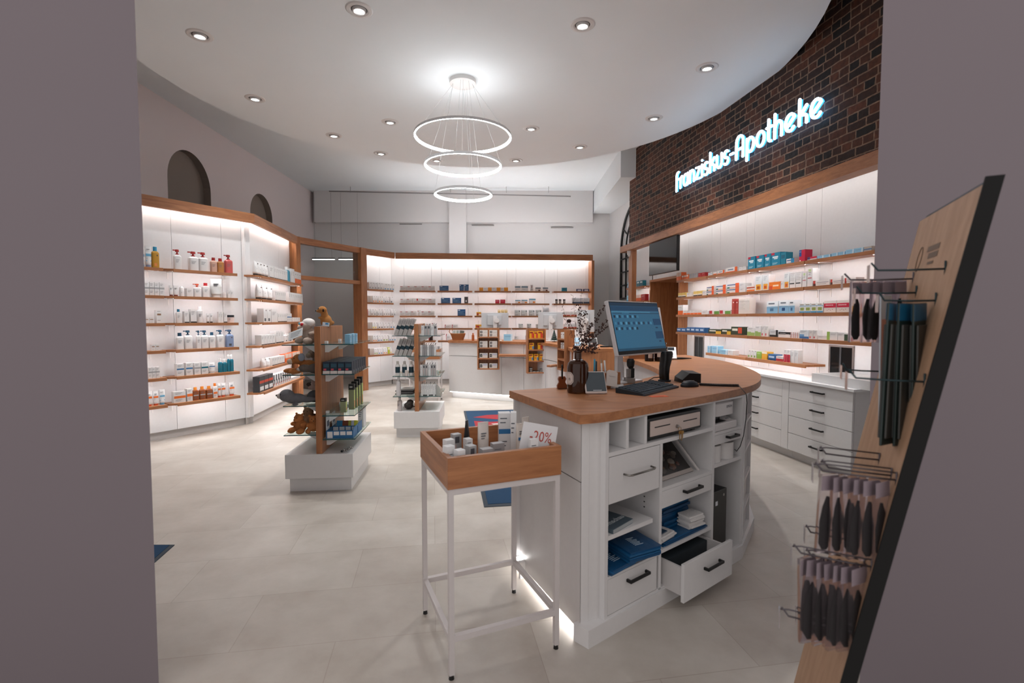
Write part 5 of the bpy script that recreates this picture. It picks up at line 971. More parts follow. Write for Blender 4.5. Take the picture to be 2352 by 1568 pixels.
for k, (x, y, dy) in enumerate(TIPS):
    T_ = tip(x, y, dy) - tw.location; n0_ = Vector((rnd.uniform(-.008, .008), rnd.uniform(-.008, .008), .222)); s0 = Vector((rnd.uniform(-.03, .03), rnd.uniform(-.03, .03), .01)) if k < 9 else n0_
    if k < 9: base = [s0, n0_]
    else: base = [n0_ * .98, n0_]
    P = base; mid = n0_.lerp(T_, .5) + Vector((0, 0, .012)) 
    for i in range(1, 17):
        t = i / 16; p = n0_ * (1 - t) ** 2 + mid * 2 * t * (1 - t) + T_ * t * t; P = P + [p + Vector((rnd.uniform(-1, 1), rnd.uniform(-1, 1), rnd.uniform(-1, 1))) * .0028]
    if k in (4, 5, 8, 9, 10): mt_.tube(P, .0007, TWB, 5)
    else: twig(P, .0018, 0, 0)
    dense = 0 if k in (4, 8, 9, 10) else 1
    for i in range(5, len(P)):
        for q in range(3 if dense else 1):
            L = rnd.uniform(.005, .017); dr = Vector((rnd.uniform(-1, 1), rnd.uniform(-1, 1), rnd.uniform(-.6, 1))).normalized(); e = P[i] + dr * L
            mt_.tube([P[i], P[i] + dr * L * .5 + Vector((0, 0, .003)), e], .0006, TWB, 4)
            if dense: rr = rnd.uniform(.0032, .0052); mb2.ell(e, (rr, rr, rr), BER, n=6, k=4); nb_ += 1
            else: mt_.tube([e, e + dr * .012], .0012, TWB, 4)
part('twigs', mt_, tw); part('berries', mb2, tw, 'dark dried berries')['kind'] = 'stuff'
m = MB(); c_ = tip(1307, 737, .06) - tw.location; m.tube([Vector((0, 0, .222)), Vector((0, 0, .3)).lerp(c_, .5), c_], .0012, TWB, 5); m.ell(c_, (.014, .014, .011), M('#2a1710', .9), n=14, k=10); part('seed_head', m, tw, 'round dark seed head')
# small violin figure left of the vase
vp = on(1291, 894); vi = thing('violin_ornament', 'small brown violin ornament half hidden behind the brown bottle', 'ornament', vp + Vector((-.0, .04, .0005)), .3)
VB = M('#7a3f22', .3)
m = MB(); m.prism([(.022 * 1.0 * math.cos(a) * (1 + .0), .0) for a in ()] or [(-.03, 0), (-.032, .02), (-.02, .04), (-.026, .06), (-.018, .075), (.018, .075), (.026, .06), (.02, .04), (.032, .02), (.03, 0)], 0, .014, VB, T=Matrix.Rotation(PI / 2, 4, 'X')); part('body', m, vi)
m = MB(); m.box(-.004, .004, -.016, -.004, .06, .135, BLK); m.ell((0, -.01, .14), (.006, .006, .009), BLK, n=8, k=6); part('neck', m, vi)
m = MB(); m.box(-.03, .03, -.03, .01, -.0, .001, BLK); part('base', m, vi)
# card reader / terminal with dark screen
cp = at_z(1371, 906, CTOP); tm = thing('customer_display', 'white framed tilted tablet terminal with dark reflective screen', 'terminal', Vector((cp.x, cp.y + .012, CTOP + .0005)), .10)
tm_T = Matrix.Rotation(-.52, 4, 'X')
m = MB(); m.rbox(-.063, .063, -.008, .008, .0, .135, M('#c9bdb8', .35), .006, T=Matrix.Translation((0, 0, .004)) @ tm_T); part('frame', m, tm)
m = MB(); m.rbox(-.057, .057, -.0095, -.0078, .01, .128, M('#2e3a42', .08), .001, T=Matrix.Translation((0, 0, .004)) @ tm_T); m.box(-.02, .03, -.0105, -.0094, .014, .017, M('#c8ccd0', .5), T=Matrix.Translation((0, 0, .004)) @ tm_T); part('screen', m, tm)
m = MB(); m.add([(-.05, .005, 0), (.05, .005, 0), (.05, .085, 0), (-.05, .085, 0), (-.05, .062, .10), (.05, .062, .10), (.05, .075, .10), (-.05, .075, .10)], [(0, 3, 2, 1), (4, 5, 6, 7), (0, 1, 5, 4), (1, 2, 6, 5), (2, 3, 7, 6), (3, 0, 4, 7)], M('#c9bdb8', .4)); part('stand', m, tm)
# wooden pen box with slips
pb_ = on(1385, 872); ang = .45
px = thing('pen_box', 'orange-brown wooden box holding pens behind the tilted tablet', 'box', Vector((.565, 3.05, CTOP + .0005)), ang)
m = MB()
for a in ((-.09, .09, -.07, -.06), (-.09, .09, .06, .07), (-.09, -.08, -.06, .06), (.08, .09, -.06, .06)): m.box(*a, 0, .095, WX)
m.box(-.08, .08, -.06, .06, 0, .008, WX); part('box', m, px)
for i, (dx, dy, hh, c) in enumerate(((-.045, .02, .165, '#1d7f98'), (-.02, .03, .15, '#1a2328'), (-.005, -.01, .14, '#c8c4c0'), (.02, .02, .16, '#8a6a4c'), (.035, .0, .155, '#c9c9c9'))):
    m = MB(); m.tube([(0, 0, 0), (.004 - .004 * i, .01, hh)], .0055, M(c, .4), 8); single('pen', m, ['blue pen', 'black pen', 'white pen', 'brown pen', 'silver pen'][i] + ' standing in the wooden pen box', 'pen', px.location + Matrix.Rotation(ang, 4, 'Z') @ Vector((dx, dy, .009)), 0, 'pens in the wooden box')
m = MB(); m.prism([(-.035, 0), (.035, 0), (.035, .09), (.02, .1), (-.02, .1), (-.035, .09)], 0, .004, M('#c4bbb5', .6), T=Matrix.Rotation(PI / 2 - .35, 4, 'X')); m.box(-.02, .02, .012, .014, .06, .061, M(DARKT))
single('paper_note', m, 'pale paper slip leaning up behind the tablet terminal', 'paper', Vector((.60, 2.93, CTOP + .02)), rot=(0, .18, .15))
# scale / white base of monitor
m = MB(); m.loft([(0, .055, .04, 3, LACQ), (.012, .05, .036, 3, LACQ), (.02, .045, .03, 3, M('#a8a4a0', .3))], 24)
single('white_dish', m, 'flat white dish behind the tablet terminal', 'dish', on(1418, 892) + Vector((.0, .05, .0005)))
# main monitor
MCN = Vector((.857, 3.30, 1.44)); ma = math.radians(42); mt2 = -math.radians(14)
mo = thing('monitor', 'white-framed monitor with blue screen of product tiles on the counter', 'monitor', Vector((.80, 3.36, CTOP + .0005)), ma)
RM = Matrix.Rotation(-ma, 4, 'Z') @ Matrix.Translation(MCN - mo.location) @ Matrix.Rotation(ma, 4, 'Z') @ Matrix.Rotation(mt2, 4, 'X')
PWT = M('#c6c4c6', .4)
m = MB(); m.rbox(-.292, .292, -.002, .028, -.185, .18, PWT, .005, T=RM); part('housing', m, mo)
m = MB(); m.box(-.285, .285, -.0035, -.0019, -.178, .174, M('#06080a', .15), T=RM); part('bezel', m, mo)
SB = M('#2a6180', .4, 0, .45); m = MB(); y0 = -.0042
m.box(-.28, .28, y0, -.0036, -.155, .168, SB, T=RM); part_s = m
def ui(u0, u1, v0, v1, c, e=.35): part_s.box(-.28 + u0 * .56, -.28 + u1 * .56, y0 - .0006, y0 - .0001, -.155 + v0 * .323, -.155 + v1 * .323, M(c, .4, 0, e), T=RM)
ui(0, 1, .93, 1, '#0d3048'); ui(0, 1, .83, .925, '#0f3f60'); ui(0, .8, .795, .81, '#4d8fae'); ui(.02, .2, .77, .785, '#123a54'); ui(.35, 1, .77, .785, '#123a54')
for r_, (v, n) in enumerate(((.68, 10), (.54, 15), (.43, 9))):
    for i in range(n): ui(.03 + i * .052, .03 + i * .052 + .028, v, v + .055, ['#0b2136', '#4f93b4', '#17395c', '#3f7f9f', '#0b2136', '#5a9aba'][(i * 5 + r_ * 3) % 6])
ui(.83, 1, .52, .66, '#12466a'); ui(.83, 1, .22, .38, '#12466a'); ui(.86, .91, .45, .475, '#0b2f50'); ui(.88, .93, .15, .175, '#0b2f50'); ui(0, 1, 0, .05, '#164a66')
part('screen', m, mo, 'lit blue screen with rows of small product pictures')
m = MB(); m.box(-.03, .03, .03, .055, .0, .30, PWT); m.box(-.05, .05, .0, .055, .27, .33, PWT); m.v = [(v[0] - .10, v[1] - .04, v[2]) for v in m.v]; part('stand_column', m, mo)
m = MB(); m.rbox(-.20, .05, -.09, .09, 0, .012, PWT, .004); part('stand_base', m, mo)
# second monitor seen from behind its right edge
P2 = Vector((1.53, 5.25, CTOP + .0005)); a2 = math.radians(35)
m2 = thing('monitor', 'white back of a second monitor half hidden behind the blue-screened one', 'monitor', P2, a2)
m = MB(); m.rbox(-.24, .22, -.012, .016, .20, .56, PWT, .005, T=Matrix.Rotation(-.2, 4, 'X')); part('housing', m, m2)
m = MB(); m.box(-.025, .025, .0, .03, .0, .25, PWT); m.rbox(-.1, .1, -.08, .09, 0, .012, PWT, .003); part('stand', m, m2)
# keyboard
kbp = (at_z(1405, 898, CTOP) + at_z(1564, 888, CTOP)) / 2; kb0, kb1 = at_z(1468, 912, CTOP), at_z(1564, 888, CTOP); ka = math.atan2(kb1.y - kb0.y, kb1.x - kb0.x)
kc = (kb0 + kb1) / 2 + Vector((-math.sin(ka), math.cos(ka), 0)) * .09
kb = thing('keyboard', 'black keyboard lying on the counter below the blue screen', 'keyboard', Vector((kc.x, kc.y, CTOP + .0005)), ka)
kh = .225; KM = M('#11181f', .5); KK_ = M('#1b2630', .45)
m = MB(); m.add([(-kh, -.085, 0), (kh, -.085, 0), (kh, .085, 0), (-kh, .085, 0), (-kh, -.085, .012), (kh, -.085, .012), (kh, .085, .03), (-kh, .085, .03)], [(0, 3, 2, 1), (4, 5, 6, 7), (0, 1, 5, 4), (1, 2, 6, 5), (2, 3, 7, 6), (3, 0, 4, 7)], KM)
m.box(-kh, kh, -.098, -.085, 0, .010, M('#2c3540', .35)); part('case', m, kb)
m = MB()
for r_ in range(6):
    y = -.066 + r_ * .0245; x = -kh + .012
    while x < kh - .02:
        w_ = .017 if r_ > 0 or not (-.13 < x < -.02) else .10; z = .013 + (y + .085) * .105
        if abs(x + w_ / 2 - .085) > .006 : m.add([(x, y, z), (x + w_, y, z), (x + w_, y + .019, z + .002), (x, y + .019, z + .002), (x + .0015, y + .0015, z + .006), (x + w_ - .0015, y + .0015, z + .006), (x + w_ - .0015, y + .017, z + .008), (x + .0015, y + .017, z + .008)], [(4, 5, 6, 7), (0, 1, 5, 4), (1, 2, 6, 5), (2, 3, 7, 6), (3, 0, 4, 7)], KK_)
        x += w_ + .0025
k_ = part('keys', m, kb); k_['kind'] = 'stuff'
# mouse
mp_ = on(1588, 889); ms = thing('computer_mouse', 'black computer mouse beside the keyboard', 'mouse', Vector((mp_.x, mp_.y + .03, CTOP + .0005)), .35)
m = MB(); m.loft([(0, .062, .034, 2.3, KM), (.012, .064, .036, 2.3, KM), (.026, .052, .03, 2.2, KM), (.036, .03, .018, 2, KM), (.039, .008, .006, 2, KM)], 24); part('body', m, ms)
m = MB(); m.box(.02, .035, -.003, .003, .03, .037, M('#2a3036', .3)); part('wheel', m, ms)
# barcode scanner with stand, cradle
s_ = on(1527, 876); sn = thing('barcode_scanner', 'upright black barcode scanner standing behind the keyboard', 'scanner', Vector((s_.x, s_.y + .01, CTOP + .0005)), .5)
m = MB(); P = []
m.loft([(.0, .045, .04, 2, KM), (.01, .045, .04, 2, KM), (.014, .02, .02, 2, KM)], 20); part('foot', m, sn)
m = MB(); m.loft([(.012, .026, .03, 3, BLK, .0, .0), (.05, .028, .03, 3.5, BLK, -.004, .0), (.1, .032, .03, 3.5, BLK, .0, 0), (.15, .036, .032, 3.5, BLK, .012, 0), (.19, .04, .03, 3.5, BLK, .02, 0), (.205, .036, .024, 3, BLK, .02, 0)], 20); part('body', m, sn)
m = MB(); m.tube([(-.02, 0, .03), (-.08, .02, .028), (-.15, .01, .006), (-.24, -.02, .004)], .003, BLK, 6); part('cable', m, sn)
s_ = on(1447, 880); st_ = thing('pump_dispenser', 'black and silver key-shaped stamp holder beside the monitor stand', 'holder', Vector((s_.x, s_.y + .02, CTOP + .0005)), .2)
m = MB(); m.rbox(-.03, .03, -.03, .03, 0, .035, M('#8d8884', .35, .3), .003); part('base', m, st_)
m = MB(); m.rbox(-.024, .0, -.026, .0, .036, .095, M('#8d8884', .3, .5), .003); m.rbox(.001, .028, -.022, .02, .036, .10, BLK, .004); part('holders', m, st_)
m = MB(); m.loft([(.1, .016, .016, 2.5, BLK, .008, 0), (.115, .024, .02, 2.5, BLK, .008, 0), (.145, .026, .022, 2.5, BLK, .008, 0), (.162, .018, .018, 2.5, BLK, .008, 0)], 18); part('head', m, st_)
# small black printer/phone cradle
s_ = on(1583, 877); ph = thing('card_terminal_cradle', 'wedge-shaped black label device behind the mouse', 'device', Vector((1.185, 3.28, CTOP + .0005)), .15)
m = MB(); m.add([(-.06, -.05, 0), (.07, -.05, 0), (.07, .07, 0), (-.06, .07, 0), (-.06, -.045, .02), (-.01, -.05, .065), (.07, -.05, .06), (.07, .06, .07), (-.01, .06, .075), (-.06, .06, .035)], [(0, 3, 2, 1), (0, 1, 6, 5, 4), (4, 5, 8, 9), (5, 6, 7, 8), (1, 2, 7, 6), (2, 3, 9, 8, 7), (0, 4, 9, 3)], BLK); part('housing', m, ph)
m = MB(); m.box(-.055, -.015, -.0515, -.0495, .003, .016, M('#b8aaa2', .4)); part('plate', m, ph)
# coiled cord running over the counter edge
A0 = at_z(1606, 886, CTOP) + Vector((0, 0, .011)); A1 = at_z(1697, 889, CTOP) + Vector((0, 0, .011)); pts = []
cdm = MB(); N = 46 * 8; d = (A1 - A0); dn = d.normalized(); sx_ = dn.cross(Vector((0, 0, 1)))
for i in range(N):
    t = i / N; a = 2 * PI * i / 8; c_ = A0.lerp(A1, t) + sx_ * .012 * math.sin(t * PI); pts.append(c_ + sx_ * .0075 * math.cos(a) + Vector((0, 0, 1)) * .0075 * math.sin(a))
pts.append(A1)
e0 = at_z(1706, 895, CTOP + .004); pts.append(e0)
for x, y, of in ((1714, 905, .10), (1716, 925, .10), (1713, 965, .09), (1708, 1000, .07), (1700, 1025, .04), (1692, 1036, .01), (1686, 1030, -.06)):
    s_2, z_2 = F1.hit(x, y, of); pts.append(F1.P(s_2, of, z_2))
o0 = A0.copy(); cdm.tube([p - o0 for p in pts], .0024, BLK, 5); single('coiled_cable', cdm, 'coiled black cable crossing the counter and hanging over its edge', 'cable', o0)
# orange sticker, visiting card
m = MB(); m.box(-.05, .05, -.022, .022, 0, .0012, M('#e2622c', .5)); m.box(-.04, .02, -.012, -.009, .0012, .0015, M('#8c3418', .5)); m.box(-.04, .03, -.002, .001, .0012, .0015, M('#8c3418', .5))
q = on(1513, 910); single('orange_sticker', m, 'orange paper sticker on the counter in front of the keyboard', 'sticker', Vector((q.x, q.y, CTOP + .0004)), .25)
m = MB(); m.box(-.06, .06, -.035, .035, 0, .0015, M('#8d8184', .4)); q = on(1640, 886)
single('leaflet', m, 'small greyish leaflet lying behind the coiled cable', 'leaflet', Vector((q.x, q.y + .05, CTOP + .0004)), .1)
# calculator phone, dark jars, wooden boxes on the far wing
q = on(1535, 826); tp = thing('desk_telephone', 'tilted white telephone with number keys on the far wing', 'telephone', Vector((q.x, q.y, CTOP + .0005)), -.25)
m = MB(); T_ = Matrix.Translation((0, 0, .005)) @ Matrix.Rotation(.62, 4, 'X'); m.rbox(-.085, .085, 0, .19, 0, .014, LACQ, .004, T=T_); part('keypad_housing', m, tp)
m = MB(); m.box(-.065, .065, .13, .18, .0142, .0155, M('#22282e', .1), T=T_); part('display', m, tp)
m = MB()
for i in range(3):
    for j in range(4): m.box(-.055 + i * .04, -.030 + i * .04, .02 + j * .026, .035 + j * .026, .0142, .0165, M('#8f959b', .5), T=T_)
part('keys', m, tp)
m = MB(); m.add([(-.05, .03, 0), (.05, .03, 0), (.05, .155, 0), (-.05, .155, 0), (-.05, .15, .105), (.05, .15, .105)], [(0, 3, 2, 1), (0, 1, 5, 4), (1, 2, 5), (2, 3, 4, 5), (3, 0, 4)], BLK); part('stand', m, tp)
m = MB(); m.tube([(-.0, 0, 0), (.1, -.01, 0), (.2, .0, 0)], .009, BLK, 8, rs=[.011, .011, .004]); single('stylus_pen', m, 'black pen lying right of the white telephone', 'pen', Vector((tp.location.x + .06, tp.location.y + .06, CTOP + .0115)), -.05)
def ajar(x, y, r, h, label, lw): 
    q = at_z(x, y, CTOP); o = thing('apothecary_jar', label, 'jar', Vector((q.x, q.y, CTOP + .0005)), 0, 'dark jars on the far wing'); m = MB(); DK = M('#1d0f0b', .08)
    m.loft([(0, r * .95, r * .95, 2, DK), (.01, r, r, 2, DK), (h * .7, r, r, 2, DK), (h * .8, r * .7, r * .7, 2, DK), (h * .86, r * .7, r * .7, 2, DK)], 24); part('glass_body', m, o)
    m = MB(); m.loft([(h * .86, r * .8, r * .8, 2, DK), (h * .93, r * .85, r * .85, 2, DK), (h, r * .3, r * .3, 2, DK)], 20); part('stopper', m, o)
    m = MB(); N = 8; vv = []
    for i in range(N + 1): a = math.radians(-90 - lw / 2 + lw * i / N); vv += [((r + .001) * math.cos(a), (r + .001) * math.sin(a), h * .22), ((r + .001) * math.cos(a), (r + .001) * math.sin(a), h * .62)]
    m.add(vv, [(2 * i, 2 * i + 2, 2 * i + 3, 2 * i + 1) for i in range(N)], M('#b9aca4', .6)); part('label', m, o, 'pale paper label')
ajar(1491, 829, .045, .15, 'smaller dark brown jar with round pale label on far wing', 55)
ajar(1518, 829, .065, .20, 'larger dark brown jar with pale label beside the telephone', 100)
def wbox(x0, x1, y, z, w_, d, h, label, rz):
    m = MB(); t = .014
    m.box(-w_ / 2, w_ / 2, -d / 2, -d / 2 + t, 0, h, WX); m.box(-w_ / 2, w_ / 2, d / 2 - t, d / 2, 0, h, WX); m.box(-w_ / 2, -w_ / 2 + t, -d / 2 + t, d / 2 - t, 0, h, WY); m.box(w_ / 2 - t, w_ / 2, -d / 2 + t, d / 2 - t, 0, h, WY); m.box(-w_ / 2 + t, w_ / 2 - t, -d / 2 + t, d / 2 - t, 0, t, WX)
    return m
q = at_z(1462, 822, CTOP); single('wooden_box', wbox(0, 0, 0, 0, .34, .14, .11, '', 0), 'open wooden box at the end of the far counter wing', 'box', Vector((1.45, 5.62, CTOP + .0005)), -.05)
# wooden dispenser pillar standing on the far wing end (left of second box)
m = wbox(0, 0, 0, 0, .22, .12, .18, '', 0); single('wooden_box', m, 'upright wooden box behind the monitor stand on the far wing', 'box', Vector((1.33, 5.22, CTOP + .0005)), .2)

# ================================================================== REAR SALES DESKS
DZ = 1.09
dout = spline([(-1.20, 9.12), (-.70, 8.90), (-.20, 8.68), (.26, 8.48), (.58, 8.10), (.74, 7.45), (.80, 6.95), (.80, 6.55)], 6)
din = spline([(1.40, 6.62), (1.40, 7.2), (1.36, 7.9), (1.15, 8.7), (.70, 9.2), (.1, 9.42), (-.6, 9.55), (-1.18, 9.72)], 6)
rd = thing('rear_sales_desk', 'long curved white sales desk with wooden top in front of the back shelves', 'counter', (0, 8.8, 0))
def lo(mb, o=(0, 8.8, 0)): mb.v = [(v[0] - o[0], v[1] - o[1], v[2] - o[2]) for v in mb.v]; return mb
m = MB(); m.prism(dout + din, DZ - .045, DZ, WX); part('worktop', lo(m), rd, 'curved wooden worktop')
def off(P, d): return inset(P, d)
so = off(dout, .03); si = off(dout, .05)
# front panels split by joints
cuts = [0, 12, 17, 23, 28, 33, len(so) - 1]
for i in range(len(cuts) - 1):
    a, b = cuts[i], cuts[i + 1]
    def nud(P): P = list(P); L0 = math.dist(P[0], P[1]); L1 = math.dist(P[-1], P[-2]); k0, k1 = .003 / L0, .003 / L1; P[0] = (P[0][0] + (P[1][0] - P[0][0]) * k0, P[0][1] + (P[1][1] - P[0][1]) * k0); P[-1] = (P[-1][0] + (P[-2][0] - P[-1][0]) * k1, P[-1][1] + (P[-2][1] - P[-1][1]) * k1); return P
    for z0, z1 in ((.13, .80), (.808, DZ - .05)):
        m = MB(); m.prism(nud(so[a:b + 1]) + nud(si[a:b + 1])[::-1], z0, z1, LACQ); part('front_panel', lo(m), rd)
m = MB(); s1, s2 = off(dout, .052), off(dout, .06); m.prism(s1 + s2[::-1], .13, DZ - .05, M('#6a6c6e', .6)); part('backing', lo(m), rd)
m = MB(); s1, s2 = off(dout, .16), off(dout, .18); m.prism(s1 + s2[::-1], 0, .13, LACQ); part('plinth', lo(m), rd)
m = MB(); s1, s2 = off(dout, .07), off(dout, .09); m.prism(s1 + s2[::-1], .112, .127, M((1, .98, .96), .5, 0, 9)); part('led_strip', lo(m), rd, 'glowing strip light above the plinth')
m = MB(); m.box(-1.17, -1.15, 9.16, 9.7, .13, DZ - .05, LACQ); part('end_panel', lo(m), rd)
m = MB(); m.box(.81, 1.39, 6.60, 6.62, .0, DZ - .046, WZ); part('end_panel', lo(m), rd, 'orange-brown wooden end panel')
# towers
def tower(x0, x1, ytop, ybot, Y, rz, label, goods, lv, W3=None, C3=None):
    u0, u1 = (x0 - 1176) / F * Y, (x1 - 1176) / F * Y; w_ = (u1 - u0) / math.cos(rz); z1 = EYE + (731 - ytop) * Y / F; z0 = EYE + (731 - ybot) * Y / F; c = Vector(((u0 + u1) / 2, Y, z0)); H = z1 - z0; t = .022
    if W3: w_ = W3; c = Vector((C3[0], C3[1], z0))
    o = thing('display_tower', label, 'display rack', c, rz)
    dd = .15
    m = MB(); m.box(-w_ / 2, -w_ / 2 + t, 0, dd, 0, H, WZ); part('side_panel', m, o); m = MB(); m.box(w_ / 2 - t, w_ / 2, 0, dd, 0, H, WZ); part('side_panel', m, o)
    m = MB(); m.box(-w_ / 2 + t, w_ / 2 - t, dd - .012, dd, 0, H, WZ); part('back_panel', m, o)
    zs = [0] + [H * k for k in lv] 
    for z in zs: m = MB(); m.box(-w_ / 2 + t, w_ / 2 - t, 0, dd - .012, z, z + t, WX); part('shelf', m, o)
    return o, c, w_, zs, t, rz
def stock(tw, level, items, tag_):
    o, c, w_, zs, t, rz = tw; z = zs[level] + t
    for i, (u, wv, h, st, desc) in enumerate(items):
        single('carton', mk_box(wv, .06, h, st), '%s, %s from left, %s' % (desc, ORD[i], tag_), 'box', c + Matrix.Rotation(rz, 4, 'Z') @ Vector((u, .06, z)), rz, 'cartons in the desk display towers')
T1 = tower(1096, 1147, 753, 849, 8.52, 0.0, 'wooden display tower with white cartons on the rear desk, leftmost', 0, (.25, .5, .76)); T1n = 'leftmost tower'
LVN = ['lowest', 'third', 'second', 'top']
for lv, h, st in ((3, .115, 'ring2'), (2, .115, 'ring2'), (1, .085, 'ring1'), (0, .085, 'ring1')): stock(T1, lv, [(-.085, .14, h, st, 'white carton with ring emblems'), (.085, .14, h, st, 'white carton with ring emblems')], 'leftmost tower, %s level' % LVN[lv])
T2 = tower(1211, 1254, 755, 858, 8.22, .12, 'wooden display tower with yellow cartons, middle of the rear desk', 0, (.26, .51, .76))
stock(T2, 3, [(-.08, .075, .12, 'ycan2', 'yellow and red carton'), (-.005, .06, .11, 'ycan2', 'yellow and red carton'), (.07, .085, .12, 'ycan2', 'yellow and red carton')], 'middle tower, top level')
stock(T2, 2, [(-.08, .08, .11, 'ycan', 'yellow and blue carton'), (.07, .085, .11, 'ycan2', 'yellow and red carton')], 'middle tower, second level')
stock(T2, 1, [(-.09, .075, .11, 'ycan', 'yellow and blue carton'), (.0, .075, .11, 'ycan', 'yellow and blue carton'), (.09, .075, .11, 'ycan', 'yellow and blue carton')], 'middle tower, third level')
o, c, w_, zs, t, rz = T2; n = 0
for x, kmax in ((-.09, 3), (-.03, 1), (.03, 1), (.09, 2)):
    for k in range(kmax):
        m = MB(); m.loft([(0, .026, .026, 2, M('#b9b6b2', .3)), (.014, .026, .026, 2, M('#b9b6b2', .3)), (.0142, .027, .027, 2, BLK), (.026, .027, .027, 2, BLK)], 16)
        single('ointment_tin', m, 'small dark-lidded round tin, %s counted from left in the middle tower' % ORD[n], 'tin', c + Matrix.Rotation(rz, 4, 'Z') @ Vector((x, .05, zs[0] + t + k * .0265)), rz, 'tins in the middle tower'); n += 1
T3 = tower(1291, 1322, 757, 850, 7.20, -1.33, 'wooden display tower behind the brown bottle, rightmost on rear desk', 0, (.25, .5, .75), .32, (.715, 7.12))
for lv in (3, 2): stock(T3, lv, [(-.06, .06, .09, 'wbr', 'small white carton'), (.03, .06, .09, 'wbr', 'small white carton')], 'rightmost tower, %s level' % LVN[lv])
# fold-out bag rests
for x0, x1, y, Y, lab_ in ((1146, 1208, 817, 8.55, 'thin wooden bag rest between the two left display towers'), (1272, 1284, 841, 7.75, 'thin wooden bag rest beside the rightmost display tower')):
    u0, u1 = (x0 - 1176) / F * Y, (x1 - 1176) / F * Y; m = MB(); m.box(u0 - (u0 + u1) / 2, u1 - (u0 + u1) / 2, -.20, .06, 0, .03, WX); single('bag_rest', m, lab_, 'shelf', ((u0 + u1) / 2, Y, EYE - (y - 731) * Y / F), .0 if x0 < 1200 else -.7)
# monitors seen from behind
def rear_monitor(x0, x1, yt, yb, Y, rz, label):
    cx_ = ((x0 + x1) / 2 - 1176) / F * Y; w_ = (x1 - x0) / F * Y / math.cos(rz); h = (yb - yt) / F * Y; zc = EYE + (731 - (yt + yb) / 2) * Y / F
    o = thing('monitor', label, 'monitor', (cx_, Y, DZ + .0005), rz); PW_ = M('#b9bcbf', .4); zz = zc - DZ
    m = MB(); m.rbox(-w_ / 2, w_ / 2, 0, .03, zz - h / 2, zz + h / 2, PW_, .004); m.rbox(-w_ * .28, w_ * .24, -.02, .0, zz - h * .3, zz + h * .36, PW_, .004); part('housing', m, o)
    m = MB(); m.box(-w_ / 2 + .01, w_ / 2 - .01, .0301, .032, zz - h / 2 + .01, zz + h / 2 - .01, M('#27465c', .3, 0, .3)); part('screen', m, o)
    m = MB(); m.box(-.035, .035, -.06, -.021, .0, zz + h * .3, LACQ); m.cyl(0, 0, -.02, .03, .045, LACQ, 18, T=Matrix.Translation((.03, -.045, zz)) @ Matrix.Rotation(PI / 2, 4, 'X')); part('stand_column', m, o)
    m = MB(); m.rbox(-.12, .12, -.13, .06, 0, .012, LACQ, .003); part('stand_base', m, o)
    m = MB(); m.tube([(-.05, -.025, zz - h * .3), (-.06, -.04, zz - h * .48), (.02, -.06, zz - h * .55), (.08, -.03, zz - h * .3)], .005, M('#8a8786', .5), 6); part('cable', m, o)
rear_monitor(1106, 1168, 718, 753, 8.95, .08, 'light grey back of the left monitor on the rear desk')
rear_monitor(1236, 1293, 717, 755, 8.85, -.05, 'light grey back of the middle monitor on the rear desk')
rear_monitor(1326, 1362, 712, 762, 7.9, -.6, 'light grey back of the right monitor behind the twigs')
# basket with cards
q = at_z(1050, 779.5, DZ); q = Vector((-1.02, 9.2, DZ + .0005)); bs = thing('wicker_basket', 'small brown wicker basket with handle at the left end of rear desk', 'basket', q)
WK_ = M('#a3683c', .7); m = MB(); N = 28
for k in range(9):
    z = .006 + k * .0145; r = .085 + .034 * k / 8; m.tube([(r * math.cos(a) * 1.15, r * math.sin(a) * .8, z) for a in [2 * PI * i / N for i in range(N)]], .0085, WK_, 6, closed=True)
m.loft([(0, .09, .062, 2, WK_), (.006, .09, .062, 2, WK_)], 20); part('basket_body', m, bs)
m = MB(); m.tube([(-.135, 0, .115), (-.165, 0, .16), (-.15, 0, .20), (-.11, 0, .20), (-.10, 0, .13)], .007, WK_, 8); part('handle', m, bs)
for i in range(6): 
    m = MB(); m.box(-.04, .04, -.002, .002, 0, .17, M(['#d2d6d8', '#b9c4c0', '#d8d8d4', '#9fb0a8', '#c9ccd0', '#6b6f68'][i], .5)); single('packet', m, '%s packet from left standing in the wicker basket' % ORD[i], 'packet', q + Vector((-.06 + i * .024, .0, .012)), rot=(.05, -.12 + i * .05, .5 - .1 * i), group='packets in the wicker basket')
def small(x, y, w_, h, st, lab_, name='carton', Y=None): 
    q = at_z(x, y, DZ); q = Vector(((x - 1176) / F * Y, Y, DZ + .0005)) if Y else q; single(name, mk_box(w_, .05, h, st), lab_, 'box', q, 0)
small(1167, 779, .16, .12, 'lbl', 'white and blue notice box on the rear desk between towers', Y=8.95)
bottle('bottle', 'small amber bottle left of the leftmost display tower', 'bottle', Vector((-.72, 9.0, DZ + .0005)), 0, .05, .05, .14, '#a3552a', '#a3552a', None, 'bottle', None, 2)
# small fir tree ornament
tq = Vector((.82, 8.35, DZ + .0005)); tq = Vector(((1273 - 1176) / F * 8.5, 8.5, DZ + .0005)); ft = thing('fir_tree_ornament', 'small dark green fir tree ornament between the two right towers', 'ornament', tq); GRN = M('#1e2f28', .6)
m = MB(); m.cyl(0, 0, 0, .2, .004, GRN, 8)
for k in range(6): 
    z = .03 + k * .028; r = .075 * (1 - k / 6.6); m.loft([(z, r, r, 2, GRN), (z + .04, r * .2, r * .2, 2, GRN)], 10)
part('tree', m, ft); m = MB(); m.cyl(0, 0, -.0, .006, .04, BLK, 16); part('base', m, ft)
